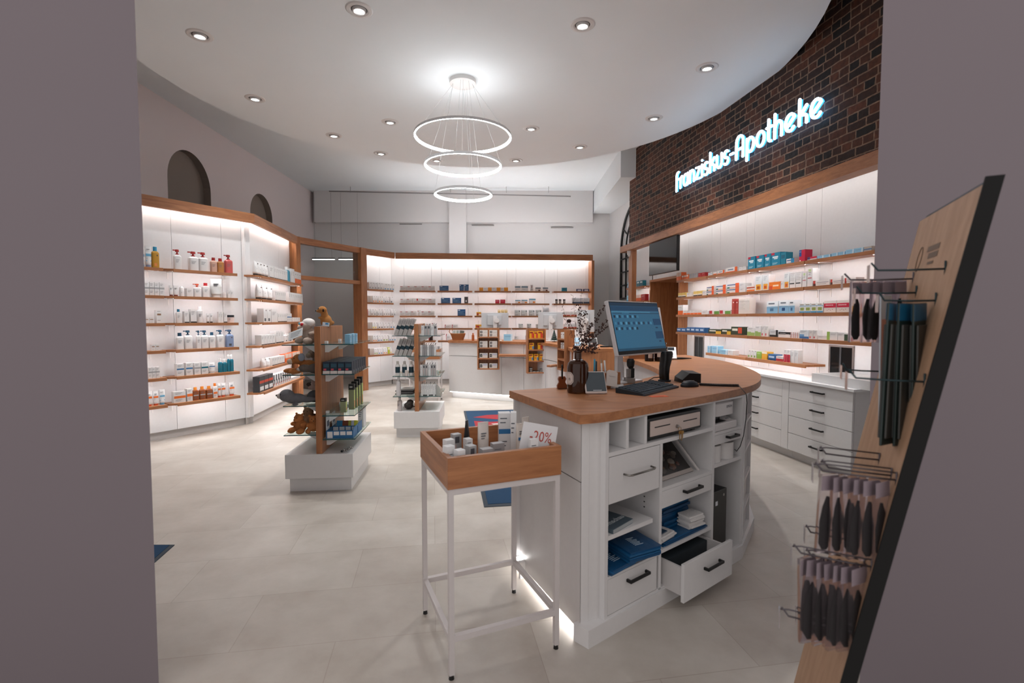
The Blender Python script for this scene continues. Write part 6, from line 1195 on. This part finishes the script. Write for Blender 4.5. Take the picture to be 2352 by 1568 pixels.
# tablets on right end of rear desk
for x, y, Y, rz, lab_, c in ((1326, 792, 7.15, .2, 'light blue lit tablet leaning near the right end of rear desk', '#a8c8e0'), (1362, 796, 6.95, .0, 'white framed tilted card terminal near the wooden end panel', '#2b2624')):
    o = thing('tablet', lab_, 'tablet', ((x - 1176) / F * Y, Y, DZ + .0005), rz); T_ = Matrix.Rotation(-.5, 4, 'X'); m = MB(); m.rbox(-.07, .07, 0, .012, 0, .15, LACQ, .003, T=T_); part('frame', m, o); m = MB(); m.box(-.062, .062, -.001, -.0001, .01, .14, M(c, .2, 0, .25 if c[1] == 'a' else 0), T=T_); part('screen', m, o)
    m = MB(); m.box(-.03, .03, .02, .08, 0, .06, LACQ); part('stand', m, o)
m = MB(); m.tube([(-.1, 0, 0), (.0, 0, 0), (.12, .02, 0)], .01, BLK, 8, rs=[.012, .012, .006]); single('stapler', m, 'thin black pen holder tool on the rear desk right end', 'stationery', ((1395 - 1176) / F * 6.9, 6.9, DZ + .0125))
# rear tray table
t2 = tray_table('white metal table with wooden tray left of the rear desk', 0, -1.55, 8.75, .05, .54, .50, .955, .17)
for i in range(5): single('packet', mk_box(.05, .03, .20, ['grey', 'wb', 'wdk', 'grey', 'w'][i]), '%s small pack from left in the rear tray table' % ORD[i], 'box', (-1.55 + .13 + i * .022 * 1.3, 8.75 - .1 + .045 * i, .955 - .17 + .0125), .4, 'packs in the rear tray')

# ================================================================== FREESTANDING GONDOLAS
GG = M('#d9ece8', .02, 0, 0, .97, 1, ior=1.12)
def gondola(label, cx, cy, rz, zl, zr):
    g = thing('display_gondola', label, 'display stand', (cx, cy, 0), rz)
    m = MB(); m.box(-.26, .26, -.36, .36, 0, .12, LACQ); part('plinth', m, g)
    m = MB(); m.rbox(-.285, .285, -.40, .40, .121, .33, LACQ, .003); part('base_box', m, g)
    m = MB(); m.box(-.025, .025, -.385, .36, .331, 1.43, WZ); part('centre_board', m, g, 'upright wooden centre board')
    for s, zz in ((-1, zl), (1, zr)):
        for z in zz:
            m = MB(); x0, x1 = (s * .026, s * .30); m.box(min(x0, x1), max(x0, x1), -.37, .33, z - .008, z, GG); m.box(min(x0, x1), max(x0, x1), -.372, -.3702, z - .008, z, GEDGE); sh = part('glass_shelf', m, g, 'clear glass shelf with dark green edge')
            for y in (-.25, .2): m = MB(); m.prism([(0, 0), (s * .12, 0), (s * .12, -.012), (s * .03, -.07), (0, -.07)], -.004, .004, BRK, T=Matrix.Translation((s * .0255, y, z - .0085)) @ Matrix.Rotation(PI / 2, 4, 'X')); m.box(min(s * .0255, s * .05), max(s * .0255, s * .05), y - .015, y + .015, z + .0005, z + .02, BRK); part('shelf_bracket', m, sh)
    return g
GL, GR2 = (1.275, 1.016, .748, .495), (1.28, 1.02, .66, .453)
g1 = gondola('wooden gondola with soft toys on glass shelves, nearer the camera', -1.70, 4.55, .09, GL, GR2)
G2Z = (1.285, 1.03, .775, .52)
g2 = gondola('second wooden gondola with folded cartons, farther back beside rear desk', -1.22, 6.47, .06, G2Z, G2Z)
def inG(g, x, y, z): return g.location + Matrix.Rotation(g.rotation_euler.z, 4, 'Z') @ Vector((x, y, z))

# ---- soft toys: a body of merged rounded volumes, remeshed into one skin
def plush(label, g, x, y, z, rz, ells, col, extras=(), cat='soft toy', rough=1.0, kind='plush_toy', fur=.004):
    o = thing(kind, label, cat, inG(g, x, y, z), g.rotation_euler.z + rz)
    mt = M(col, rough, 0, 0, 0, 1, .12); m = MB()
    for c, r, *rot in ells: m.ell(c, r, mt, n=18, k=12, R=Matrix.Rotation(rot[0], 3, rot[1]) if rot else None)
    ob = part('body', m, o); 
    rm = ob.modifiers.new('remesh', 'REMESH'); rm.mode = 'VOXEL'; rm.voxel_size = .006; rm.use_smooth_shade = True
    sm = ob.modifiers.new('smooth', 'SMOOTH'); sm.iterations = 3; sm.factor = .5
    if fur:
        tx = bpy.data.textures.new('fur', 'CLOUDS'); tx.noise_scale = .012; dp = ob.modifiers.new('fur', 'DISPLACE'); dp.texture = tx; dp.strength = fur; dp.mid_level = .5
    for nm, lst in extras:
        e = MB()
        for c, r, cl, *rot in lst: e.ell(c, r, M(cl, .35 if nm in ('eye', 'nose') else .9), n=12, k=8, R=Matrix.Rotation(rot[0], 3, rot[1]) if rot else None)
        part(nm, e, o)
    return o
TP = 1.4305
# meerkat on top of the board
plush('brown plush meerkat sitting on top of the wooden board', g1, .0, -.16, TP, -.45, [((0, .02, .045), (.045, .055, .06)), ((0, -.0, .10), (.03, .03, .05)), ((-.005, -.02, .145), (.037, .042, .034)), ((-.035, -.03, .135), (.03, .016, .014)), ((.0, .06, .03), (.03, .06, .025)), ((-.02, -.03, .075), (.012, .03, .012))], '#a8733f',
      [('eye', [((-.018, -.052, .152), (.011, .006, .012), '#0a0706'), ((-.03, .005, .155), (.006, .009, .010), '#0a0706')]), ('nose', [((-.066, -.034, .137), (.007, .006, .006), '#141010')]), ('ear', [((.026, -.045, .14), (.01, .006, .014), '#2a1a12')])], fur=.002)
m = MB(); m.box(-.03, .03, -.001, .001, 0, .035, M('#c4d2dc', .6)); m.box(-.005, .02, -.002, -.001, .015, .03, M('#3f84b8', .6)); single('hang_tag', m, 'small white and blue tag in front of the plush meerkat', 'tag', inG(g1, .028, -.23, TP), rot=(-.15, .1, .1))
# cream unicorn with white hat
plush('cream plush unicorn with white hat sitting on the top glass shelf', g1, -.13, -.20, GL[0], -.5, [((0, .01, .07), (.065, .06, .075)), ((-.01, -.02, .155), (.055, .052, .045)), ((-.045, -.06, .03), (.028, .05, .03)), ((.05, -.06, .03), (.028, .05, .03)), ((-.055, -.02, .09), (.02, .035, .02)), ((.055, -.02, .09), (.02, .035, .02)), ((-.025, -.06, .14), (.035, .03, .028))], '#b5a498',
      [('hat', [((.005, .0, .185), (.058, .055, .042), '#e4e2e0'), ((-.02, -.035, .178), (.05, .03, .018), '#dcdad8')]), ('pompom', [((-.045, -.055, .178), (.013, .013, .013), '#5aa0b4'), ((-.005, -.068, .172), (.014, .014, .014), '#c02f38')]), ('nose', [((-.03, -.089, .14), (.005, .003, .003), '#3a2c28')])], fur=.003)
m = MB(); m.box(-.07, .07, -.001, .001, 0, .085, M('#c6cacc', .6))
for k in range(4): m.box(-.05, .03 + .01 * k, -.0016, -.001, .02 + k * .014, .024 + k * .014, M('#54606a', .6))
single('leaflet', m, 'white printed leaflet held in front of the cream plush unicorn', 'leaflet', inG(g1, -.20, -.33, GL[0] + .055), rot=(-.6, -.35, -.15))
# second shelf: brown dog-like, grey donkey, brown
plush('light brown plush dog lying on the second glass shelf', g1, -.16, -.22, GL[1], -.9, [((.0, .03, .06), (.06, .075, .055)), ((-.01, -.05, .125), (.052, .05, .045)), ((-.02, -.10, .11), (.03, .035, .028)), ((-.05, -.11, .025), (.025, .06, .023)), ((.045, -.10, .025), (.025, .06, .023))], '#a86c3c',
      [('muzzle', [((-.02, -.118, .108), (.029, .028, .026), '#c9b7a6')]), ('ear', [((.045, -.045, .145), (.012, .03, .035), '#8a919c')]), ('eye', [((.005, -.095, .135), (.006, .004, .006), '#0c0a09')])])
plush('taupe plush donkey slumped behind the light brown plush dog', g1, -.09, -.02, GL[1], -.7, [((0, 0, .08), (.06, .07, .08)), ((-.02, -.05, .16), (.04, .055, .04)), ((.03, .0, .21), (.014, .02, .05)), ((-.03, -.02, .21), (.014, .02, .05)), ((-.04, -.09, .06), (.022, .045, .022))], '#8a786c', [('muzzle', [((-.02, -.10, .145), (.028, .025, .025), '#a09489')]), ('eye', [((.012, -.075, .175), (.005, .004, .005), '#0c0a09')])])
plush('dark grey plush badger lying at front of second glass shelf', g1, -.085, -.29, GL[1], -1.3, [((0, .04, .045), (.05, .075, .045)), ((0, -.05, .05), (.035, .055, .034))], '#655b55', [('muzzle', [((0, -.095, .042), (.018, .025, .016), '#c8beb6')]), ('nose', [((0, -.12, .044), (.006, .005, .005), '#0d0b0a')])])
# third shelf: seal, dark creature, pink leg toy
plush('grey plush seal with pale snout stretched on the third glass shelf', g1, -.215, -.31, GL[2], -1.30, [((0, -.07, .085), (.055, .062, .055)), ((0, .0, .055), (.05, .09, .045)), ((0, .10, .04), (.035, .08, .025)), ((.06, .0, .012), (.045, .025, .01)), ((-.06, -.02, .012), (.045, .025, .01))], '#6b6c70',
      [('muzzle', [((0, -.125, .083), (.026, .024, .024), '#bdb4ae')]), ('nose', [((0, -.15, .09), (.010, .007, .008), '#0a0a0a')]), ('eye', [((-.03, -.115, .1), (.007, .006, .008), '#0a0a0a'), ((.03, -.115, .1), (.007, .006, .008), '#0a0a0a')])], fur=.0015)
plush('silvery dark plush fish beside the grey plush seal', g1, -.09, -.19, GL[2], -.8, [((0, 0, .055), (.055, .07, .055)), ((0, .08, .04), (.03, .05, .03))], '#5a5c5e', (), fur=.002)
plush('pale pink plush rabbit leaning at the back of third glass shelf', g1, -.09, -.10, GL[2], -.6, [((0, .0, .08), (.05, .05, .075)), ((-.01, -.02, .165), (.038, .038, .036)), ((-.06, -.07, .05), (.02, .06, .018)), ((-.05, -.03, .12), (.022, .03, .02))], '#b79f96', [('foot', [((-.075, -.125, .05), (.02, .015, .02), '#a86a50')]), ('eye', [((-.02, -.056, .172), (.005, .004, .005), '#0c0a09')])])
m = MB(); m.box(-.05, .05, -.001, .001, 0, .085, M('#8d827a', .6)); m.ell((.0, -.001, .045), (.03, .001, .02), M('#3a2a22', .6)); single('hang_tag', m, 'brownish printed card behind the pale pink plush rabbit', 'tag', inG(g1, -.2, .0, GL[2] + .09), rot=(-.1, .15, .1))
# fourth shelf: teddy bears
for i, (x, y, rz, c, lab_, s) in enumerate(((-.19, -.27, -.5, '#b0703f', 'curly orange-brown teddy bear at the front of lowest glass shelf', 1.0), (-.08, -.27, .3, '#b87845', 'curly orange-brown teddy bear against the wooden board', .9), (-.17, -.08, -.3, '#a88468', 'taupe plush bear sitting behind the orange-brown teddy bears', 1.15), (-.08, -.02, .2, '#7a5038', 'dark brown plush bear at the back of the lowest glass shelf', 1.25))):
    E_ = [((0, 0, .06), (.055, .05, .055)), ((0, -.02, .13), (.042, .04, .038)), ((-.035, -.01, .165), (.014, .008, .014)), ((.035, -.01, .165), (.014, .008, .014)), ((-.05, -.05, .025), (.026, .045, .026)), ((.05, -.05, .025), (.026, .045, .026)), ((-.055, -.02, .08), (.018, .04, .02)), ((.055, -.02, .08), (.018, .04, .02)), ((0, -.055, .12), (.02, .018, .016))]
    E_ = [(tuple(v * s for v in a), tuple(v * s for v in b)) for a, b in E_]
    plush(lab_, g1, x, y, GL[3], rz, E_, c, [('eye', [((-.015 * s, -.056 * s, .14 * s), (.004, .003, .004), '#0c0a09'), ((.015 * s, -.056 * s, .14 * s), (.004, .003, .004), '#0c0a09')]), ('nose', [((0, -.073 * s, .124 * s), (.006, .004, .004), '#1c100c')])], fur=.007, kind='teddy_bear')
# cartons on the right side of gondola one
def gbox(g, x, y, z, w_, d, h, st, lab_, grp, rz=0, rot=None, name='carton'): return single(name, mk_box(w_, d, h, st), lab_, 'box', inG(g, x, y, z), g.rotation_euler.z + rz, grp, rot)
for i in range(3): gbox(g1, .19 + i * .0, -.10 + i * .12, GR2[0], .07, .045, .075, 'lbl', 'white and light blue carton, %s from front on top right glass shelf' % ORD[i], 'light blue cartons on the nearer gondola', PI / 2)
n = 0
for r_ in range(7):
    for k in range(4):
        gbox(g1, .065 + k * .062, -.33 + r_ * .085, GR2[1], .058, .075, .105, 'nav', 'navy and white carton, row %s from front, %s from left' % (ORD[r_], ORD[k]), 'navy cartons on the nearer gondola'); n += 1
for i, (x, y, s) in enumerate(((.17, -.22, 1.0), (.21, -.08, 1.75), (.215, .01, 1.9), (.22, .10, 1.95), (.225, .19, 2.0))):
    h = .125 * s ** .8 if i == 0 else .235 + (i - 1) * .012
    o = single('tall_carton', (lambda m: (m.box(-.024, .024, -.024, .024, 0, h * .78, M('#8d9471', .5)), m.box(.0242, .0248, -.02, .02, .01, h * .76, M('#b8c878', .5)), m.box(.0248, .0252, -.012, .012, .02, h * .35, M('#c86858', .5)), m.box(-.024, .024, -.024, .024, h * .78, h, M('#131816', .4)), m.box(-.014, .012, -.0246, -.0241, h * .86, h * .92, M('#b8bcb8', .5)), m)[-1])(MB()), 'olive green carton with black top, %s from front' % ORD[i], 'box', inG(g1, x, y, GR2[2]), g1.rotation_euler.z, 'olive cartons on the nearer gondola')
# blue counter display trays with bars
for i, (y, dx) in enumerate(((-.27, 0), (-.08, .0))):
    dpy = thing('counter_display', ['front blue cardboard display tray on the lowest right glass shelf', 'rear blue cardboard display tray behind the front one'][i], 'display tray', inG(g1, .165, y, GR2[3]), g1.rotation_euler.z)
    BLU = M('#1f5f8e', .5); m = MB(); m.box(-.115, .115, -.085, -.082, 0, .07, BLU); m.box(-.115, -.112, -.082, .085, 0, .07, BLU); m.box(.112, .115, -.082, .085, 0, .09, BLU); m.box(-.112, .112, -.082, .085, 0, .003, BLU)
    for k in range(4): m.box(-.105 + k * .055, -.06 + k * .055, -.0858, -.085, .03 + (0 if k else -.025), .062, M('#d8d6d6', .5))
    part('tray', m, dpy)
    m = MB(); m.box(-.1145, -.1125, -.083, .02, .0705, .19, M('#d0d2d6', .5)); m.box(-.1125, -.112, -.06, 0, .10, .15, M('#5a5f70', .5)); part('header_card', m, dpy)
    if i:
        for k in range(7): 
            m = MB(); m.box(-.012, .012, -.03, .03, 0, .095, M(['#2f86b8', '#2f86b8', '#8c4428', '#8c4428', '#b8b040', '#c9c9d8', '#c8c838'][k], .4)); single('snack_bar', m, 'small wrapped bar, %s from left in rear blue display tray' % ORD[k], 'bar', inG(g1, .165 - .08 + k * .026, y, GR2[3] + .0035), g1.rotation_euler.z, 'bars in the blue display tray', rot=(-.25, 0, g1.rotation_euler.z))
gbox(g1, .255, .13, GR2[3], .05, .12, .19, 'w', 'tall white box behind the blue display trays', None)
m = MB()
for k in range(26): a = k * .9; m.ell((.018 * math.sin(a) + k * .001, -.04 + k * .0045, .008 + .006 * math.sin(a * 1.7)), (.007, .004, .006), M('#b8b6b4', .2, .8), n=6, k=4)
m.ell((-.02, -.05, .009), (.012, .01, .009), BLK)
single('chain_bundle', m, 'small silver chain bundle on the white base of nearer gondola', 'chain', inG(g1, .20, -.30, .3305), g1.rotation_euler.z)

# gondola two
BANDM = M('#12303c', .5); CART = M('#aaa6a4', .5)
def leaning(g, x, y, z, i, lab_):
    h, th_ = .225, .034; m = MB(); m.box(-.021, .021, -.017, .017, 0, h, CART); m.box(-.0215, .0215, -.0175, .0175, h * .38, h * .58, BANDM); m.box(-.014, .014, -.0178, -.0171, h * .68, h * .92, M('#8f8c8c', .5))
    single('long_carton', m, lab_, 'box', inG(g, x, y, z), 0, 'banded long cartons on the farther gondola', rot=(0, .36, g.rotation_euler.z))
for r_ in range(2):
    for i in range(4): leaning(g2, -.27 + i * .055, -.30 + .0 * i, G2Z[r_], i, 'leaning grey carton, navy band, %s from left, %s shelf' % (ORD[i], LV[r_]))
    for i in range(3): leaning(g2, -.25 + i * .055, -.20, G2Z[r_], i, 'leaning grey carton in second row, %s from left, %s shelf' % (ORD[i], LV[r_]))
for i in range(3): bottle('bottle', 'white bottle with navy label, %s from left on third shelf' % ORD[i], 'bottle', inG(g2, -.245 + i * .085, -.31, G2Z[2]), g2.rotation_euler.z, .058, .058, .185, '#c9c6c4', '#c2bdb8', None, 'round', 'navy labelled bottles', 2)
for i in range(3):
    m = MB(); m.loft([(.04, .0298, .0298, 2, BANDM), (.115, .0298, .0298, 2, BANDM)], 20, capb=False, capt=False); ob = [o for o in bpy.data.objects if o.get('label', '') == 'white bottle with navy label, %s from left on third shelf' % ORD[i]][0]; part('label', m, ob, 'navy label')
m = MB(); m.cyl(0, 0, 0, .075, .02, M('#c9bfba', .4), 14); single('small_canister', m, 'small pale canister between the navy labelled bottles', 'canister', inG(g2, -.13, -.345, G2Z[2]))
bottle('spray_can', 'tall white spray can at front left of lowest glass shelf', 'can', inG(g2, -.235, -.32, G2Z[3]), 0, .06, .06, .245, '#c4c1c2', '#cfcccc', None, 'bottle', None, 2)
bottle('spray_can', 'pale patterned can on the base of the farther gondola', 'can', inG(g2, -.225, -.31, .3305), 0, .06, .06, .17, '#b9b0ae', '#b0a8a6', 'w', 'bottle', None, 2)
for i in range(6):
    m = MB(); c = ['#3a3738', '#b4b2b4', '#5d595c', '#2a2829', '#8d8a8c', '#c8c6c8'][i]; m.rbox(-.13, .10, -.11, .10, 0, .011, M(c, .35), .004); single('folded_bag', m, '%s folded grey pack from bottom on the lowest left glass shelf' % ORD[i], 'bag', inG(g2, -.165, -.10 + .01 * (i % 2), G2Z[3] + .0005 + i * .0115), g2.rotation_euler.z + .08 * (i % 3 - 1), 'folded packs on the farther gondola')
plush('grey crumpled strap bundle on the white base of farther gondola', g2, -.13, -.20, .3305, .3, [((0, 0, .045), (.06, .06, .045)), ((.02, -.01, .09), (.045, .045, .035))], '#4f4a48', [('strap', [((.08, -.01, .03), (.04, .006, .006), '#2a2827')])], 'strap bundle', .7, 'strap_bundle', .008)
for r_, (nn, h, x0, st) in enumerate(((5, .125, .075, 'greyl'), (7, .135, .055, 'grey'), (6, .14, .055, 'greyl'), (8, .15, .06, 'wdk'))):
    for i in range(nn):
        o = thing('slim_carton', 'slim grey-printed carton, %s from left, %s right shelf' % (ORD[i], LV[r_]), 'box', inG(g2, x0 + i * (.2 / nn), -.32 + .004 * (i % 2), G2Z[r_]), g2.rotation_euler.z, 'slim cartons on the farther gondola')
        part('carton', mk_box(.2 / nn - .003, .03, h, st if i % 3 else 'w'), o)
        m = MB(); m.tube([(0, 0, h), (.004, 0, h + .012), (.012, .004, h + .024)], .004, M(['#4a474a', '#b8b6b8'][i % 2], .4), 6); part('hanging_tip', m, o)
m = MB(); m.prism([(0, 0), (.055, 0), (.055, .075), (.045, .115), (.02, .14), (0, .145)], 0, .003, M('#c6cac8', .1, 0, 0, .6), T=Matrix.Rotation(PI / 2, 4, 'X')); single('acrylic_divider', m, 'rounded clear acrylic divider at the right end of lowest shelf', 'divider', inG(g2, .235, -.335, G2Z[3]), g2.rotation_euler.z)
m = MB(); m.loft([(0, .004, .004, 2, GG), (.02, .02, .02, 2, GG), (.065, .024, .024, 2, GG)], 16, capt=False); m.loft([(0, .016, .016, 2, GG), (.003, .003, .003, 2, GG)], 16); single('glass_cup', m, 'small clear glass cup at the right end of the third shelf', 'cup', inG(g2, .27, -.32, G2Z[2] + .001))

# ================================================================== FLOOR MATS
def mat_(p00, p10, p11, p01, label, logo=False):
    m = MB(); NAV = M('#0f3350', .95); BRD = M('#2f3740', .8)
    def L_(u, v): return p00 * (1 - u) * (1 - v) + p10 * u * (1 - v) + p11 * u * v + p01 * (1 - u) * v
    def quad(us, mt, z0, z1): 
        P = [L_(u, v) for u, v in us]; n = len(P); m.add([(p.x - p00.x, p.y - p00.y, z0) for p in P] + [(p.x - p00.x, p.y - p00.y, z1) for p in P], [tuple(range(n))[::-1], tuple(range(n, 2 * n))] + [(i, (i + 1) % n, n + (i + 1) % n, n + i) for i in range(n)], mt)
    quad([(0, 0), (1, 0), (1, 1), (0, 1)], BRD, 0.0005, .005); quad([(.03, .012), (.97, .012), (.97, .988), (.03, .988)], NAV, .005, .0075)
    o = single('floor_mat', m, label, 'mat', (p00.x, p00.y, 0))
    if logo:
        RDM = M('#86222a', .95); WT_ = M('#a89c98', .95); m = MB()
        quad([(.10, .865), (.30, .90), (1, .905), (1, .80), (.45, .805)], RDM, .0076, .009)
        quad([(.10, .80), (.28, .775), (.95, .79), (.95, .50), (.30, .52), (.10, .56)], RDM, .0076, .009)
        quad([(.30, .745), (.8, .76), (.75, .70), (.36, .69)], WT_, .0091, .0096); quad([(.62, .885), (.95, .895), (.95, .84), (.68, .84)], WT_, .0091, .0096)
        part('emblem', m, o, 'red and white woven emblem')
    return o
a, b = at_z(1112, 1165, 0), at_z(1065, 944, 0); r = Vector((1.15, .17, 0)); mat_(a, a + r, b + r, b, 'large dark blue floor mat with red emblem beside the counter', True)
c = at_z(401, 1252, 0); d = Vector((-.9, -.0, 0)); e_ = Vector((-.14, -.9, 0)); c2 = at_z(357, 1291, 0); e_ = (c2 - c); e_ = e_ / e_.length * .9
mat_(c + e_ + d, c + e_, c, c + d, 'dark blue floor mat corner beside the left wall pier')

# ================================================================== HOOK DISPLAY BOARD (right foreground)
e = Vector((.445, .896, 0)); nH = Vector((-.896, .445, 0)); LE_ = .19
BP = Vector((1.055, 1.10, 1.815))
db = thing('hook_display_board', 'leaning pale wooden display board with black edge and wire hooks', 'display board', (1.0, 1.25, 0))
up = Vector((0, 0, 1)) - nH * LE_        # going up moves away from the viewer side
def BB(t, z, o=0): return Vector((BP.x, BP.y, 0)) + e * t + Vector((0, 0, z)) - nH * LE_ * (z - 1.815) + nH * o
LW = wood('z', '#b59276', '#a07e63', 'light', .6)
def slab(mb, t0, t1, z0, z1, o0, o1, mt):
    P = [BB(t, z, o) - db.location for z in (z0, z1) for t, o in ((t0, o0), (t1, o0), (t1, o1), (t0, o1))]
    mb.add(P, [(3, 2, 1, 0), (4, 5, 6, 7), (0, 1, 5, 4), (1, 2, 6, 5), (2, 3, 7, 6), (3, 0, 4, 7)], mt); return mb
part('board', slab(MB(), .004, .477, .02, 1.80, -.012, 0, LW), db, 'pale wood veneer face')
part('black_frame', slab(MB(), -.004, .003, .0, 1.815, -.030, .002, JET), db); part('back_board', slab(MB(), .003, .477, 0, 1.815, -.030, -.013, BLK), db)
# printed mark on the board
m = MB(); 
for k, (t0, t1, z0, z1) in enumerate(((.20, .30, 1.685, 1.70), (.20, .28, 1.665, 1.68), (.22, .27, 1.648, 1.655))): slab(m, t0, t1, z0, z1, .0004, .001, M('#6a5544', .6))
m.tube([BB(.36 + .02 * math.cos(a), 1.672 + .035 * math.sin(a), .001) - db.location for a in [k * PI / 10 for k in range(20)]], .0012, M('#6a5544', .6), 5, closed=True)
part('printed_mark', m, db, 'small faded brown printed emblem')
def board_hit(x, y):
    d = ray(x, y); # plane through BP spanned by e and up
    nn = e.cross(up).normalized(); t = (BP - Vector((0, 0, EYE))).dot(nn) / d.dot(nn); p = Vector((0, 0, EYE)) + d * t; return (p - BP).dot(e), p.z
HK = M('#5d585c', .3, .8); HG = M('#26383c', .3, .6)
def hook(x, y, L, double, label, mt=HK, flap=True):
    t, z = board_hit(x, y); t = max(.02, min(.46, t)); o = thing('display_hook', label, 'hook', BB(t, z, .0005), 0, 'wire hooks on the display board'); m = MB(); nh = nH
    out = nh * L + Vector((0, 0, .012))
    m.tube([Vector((0, 0, 0)), nh * L * .5, nh * L * .9 + Vector((0, 0, .002)), out + Vector((0, 0, .01))], .0026, mt, 6)
    if double: m.tube([Vector((0, 0, .018)), nh * L * .9 + Vector((0, 0, .02)), nh * L * 1.02 + Vector((0, 0, .016))], .0022, mt, 6)
    m.tube([Vector((0, 0, .02)), Vector((0, 0, -.02))], .0026, mt, 6)
    part('wire', m, o)
    if flap:
        f = MB(); c0_ = nh * L * 1.03 + Vector((0, 0, .016)); s = e * .017
        f.add([c0_ - s, c0_ + s, c0_ + s + Vector((0, 0, -.045)), c0_ - s + Vector((0, 0, -.045)), c0_ - s + nh * .0012, c0_ + s + nh * .0012, c0_ + s + nh * .0012 + Vector((0, 0, -.045)), c0_ - s + nh * .0012 + Vector((0, 0, -.045))], [(0, 1, 2, 3), (7, 6, 5, 4), (0, 4, 5, 1), (1, 5, 6, 2), (2, 6, 7, 3), (3, 7, 4, 0)], M('#b8aeb0', .25, 0, 0, .5)); part('price_holder', f, o)
    return o, t, z, nh
def pack(hk, k, nk, L, w_, h, kind, label):
    """hanging blister pack: clear bag with something dark inside, or a printed dark card"""
    o_, t, z, nh = hk; base = BB(t, z) + nh * (.02 + (L - .04) * (k + .5) / nk); hx = Vector((0, 0, -.004))
    p = thing('blister_pack', label, 'blister pack', base, 0, 'packs hanging on the display board')
    rot = Matrix.Rotation(math.atan2(e.y, e.x) - (.55 if kind != 'bag' else .75) - .12 * (k % 2), 4, 'Z') @ Matrix.Rotation(.05 * ((k % 3) - 1), 4, 'Y')
    tl = .022
    if kind == 'card':
        m = MB(); m.rbox(-w_ / 2, w_ / 2, -.003, .003, -h, -.006, M('#1b2a28', .35), .002, T=rot); m.box(-w_ / 2, w_ / 2, -.0036, -.0030, -.05, -.008, M('#14506e', .4), T=rot); m.box(-w_ / 2, w_ / 2, .0030, .0036, -.05, -.008, M('#14506e', .4), T=rot); part('card', m, p, 'dark card with blue top'); 
        m = MB(); m.rbox(-w_ / 2 + .006, w_ / 2 - .006, -.010, -.0037, -h * .95, -.06, M('#343431', .3), .003, T=rot); m.rbox(-w_ / 2 + .006, w_ / 2 - .006, .0037, .010, -h * .95, -.06, M('#343431', .3), .003, T=rot); part('contents', m, p)
    elif kind == 'leaf':
        m = MB(); m.rbox(-w_ / 2, w_ / 2, -.002, .002, -h, -.006, M('#b4bcc4', .4), .001, T=rot); m.box(-w_ / 2 + .004, w_ / 2 - .01, -.0027, -.0021, -h * .6, -h * .2, M('#b88878', .5), T=rot); m.box(-w_ / 2, w_ / 2, -.0028, -.0022, -h, -h * .75, M('#8a9464', .5), T=rot); part('card', m, p, 'pale printed card')
    else:
        m = MB(); m.rbox(-w_ / 2, w_ / 2, -.0045, .0045, -h, -.004, M('#e4dce0', .1, 0, 0, .97, 1, ior=1.06), .002, T=rot); part('clear_bag', m, p, 'clear plastic bag')
        m = MB(); T2_ = rot; m.loft([(-h * .96, .008, .003, 2, BLK), (-h * .88, w_ * .36, .0038, 2, BLK), (-h * .6, w_ * .38, .0038, 2, BLK), (-h * .42, w_ * .26, .0036, 2, BLK), (-h * .3, w_ * .08, .003, 2, BLK)], 12, T=T2_); m.mats = [JET]; part('contents', m, p, 'dark tool inside the bag')
        m = MB(); m.box(-w_ / 2 + .002, w_ / 2 - .002, -.0042, -.0037, -h * .22, -.008, M('#a0969c', .5), T=rot); part('header_strip', m, p)
def hook_row(x, y, L, double, lab_, n=0, w_=.05, h=.14, kind='bag', plabel='', mt=HK):
    H_ = hook(x, y, L, double, lab_, mt)
    for k in range(n): pack(H_, k, n, L, w_, h, kind, plabel % ORD[k])
hook_row(2172, 617, .15, False, 'topmost wire hook near the black edge of the board', 0, mt=HG)
hook_row(2098, 640, .17, False, 'uppermost hook at the far side holding clear packs', 5, .055, .19, 'bag', 'clear pack with dark tool, %s from the board, uppermost hook')
hook_row(2150, 690, .115, False, 'hook carrying dark cards with blue tops', 3, .075, .37, 'card', 'tall dark card pack with blue top, %s from the board', HG)
hook_row(2105, 672, .14, False, 'hook carrying one pale printed leaflet pack', 1, .07, .37, 'leaf', 'pale printed card pack hanging beside the dark cards, %s', HG)
hook_row(2133, 880, .15, False, 'empty dark hook crossing in front of dark cards', 0, mt=HG)
hook_row(2010, 848, .10, False, 'empty short hook left of the dark cards', 0, mt=HG)
hook_row(2020, 1056, .14, True, 'upper empty double hook below the dark cards', 0)
hook_row(2048, 1092, .15, True, 'middle empty double hook below the dark cards', 0)
hook_row(2082, 1128, .17, True, 'double hook holding middle group of bagged tools', 6, .055, .21, 'bag', 'bagged black tool, %s from the board, middle hook')
hook_row(1962, 1240, .12, True, 'short empty double hook at lower far side', 0)
hook_row(1985, 1302, .13, True, 'second empty double hook at lower far side', 0)
hook_row(2034, 1368, .17, True, 'lower double hook holding bagged black tools', 7, .06, .23, 'bag', 'bagged black tool, %s from the board, lower hook')
hook_row(1900, 1425, .08, True, 'small double hook near the bottom left corner of board', 0)
hook_row(1990, 1548, .16, True, 'bottom double hook at the lower picture edge', 0)
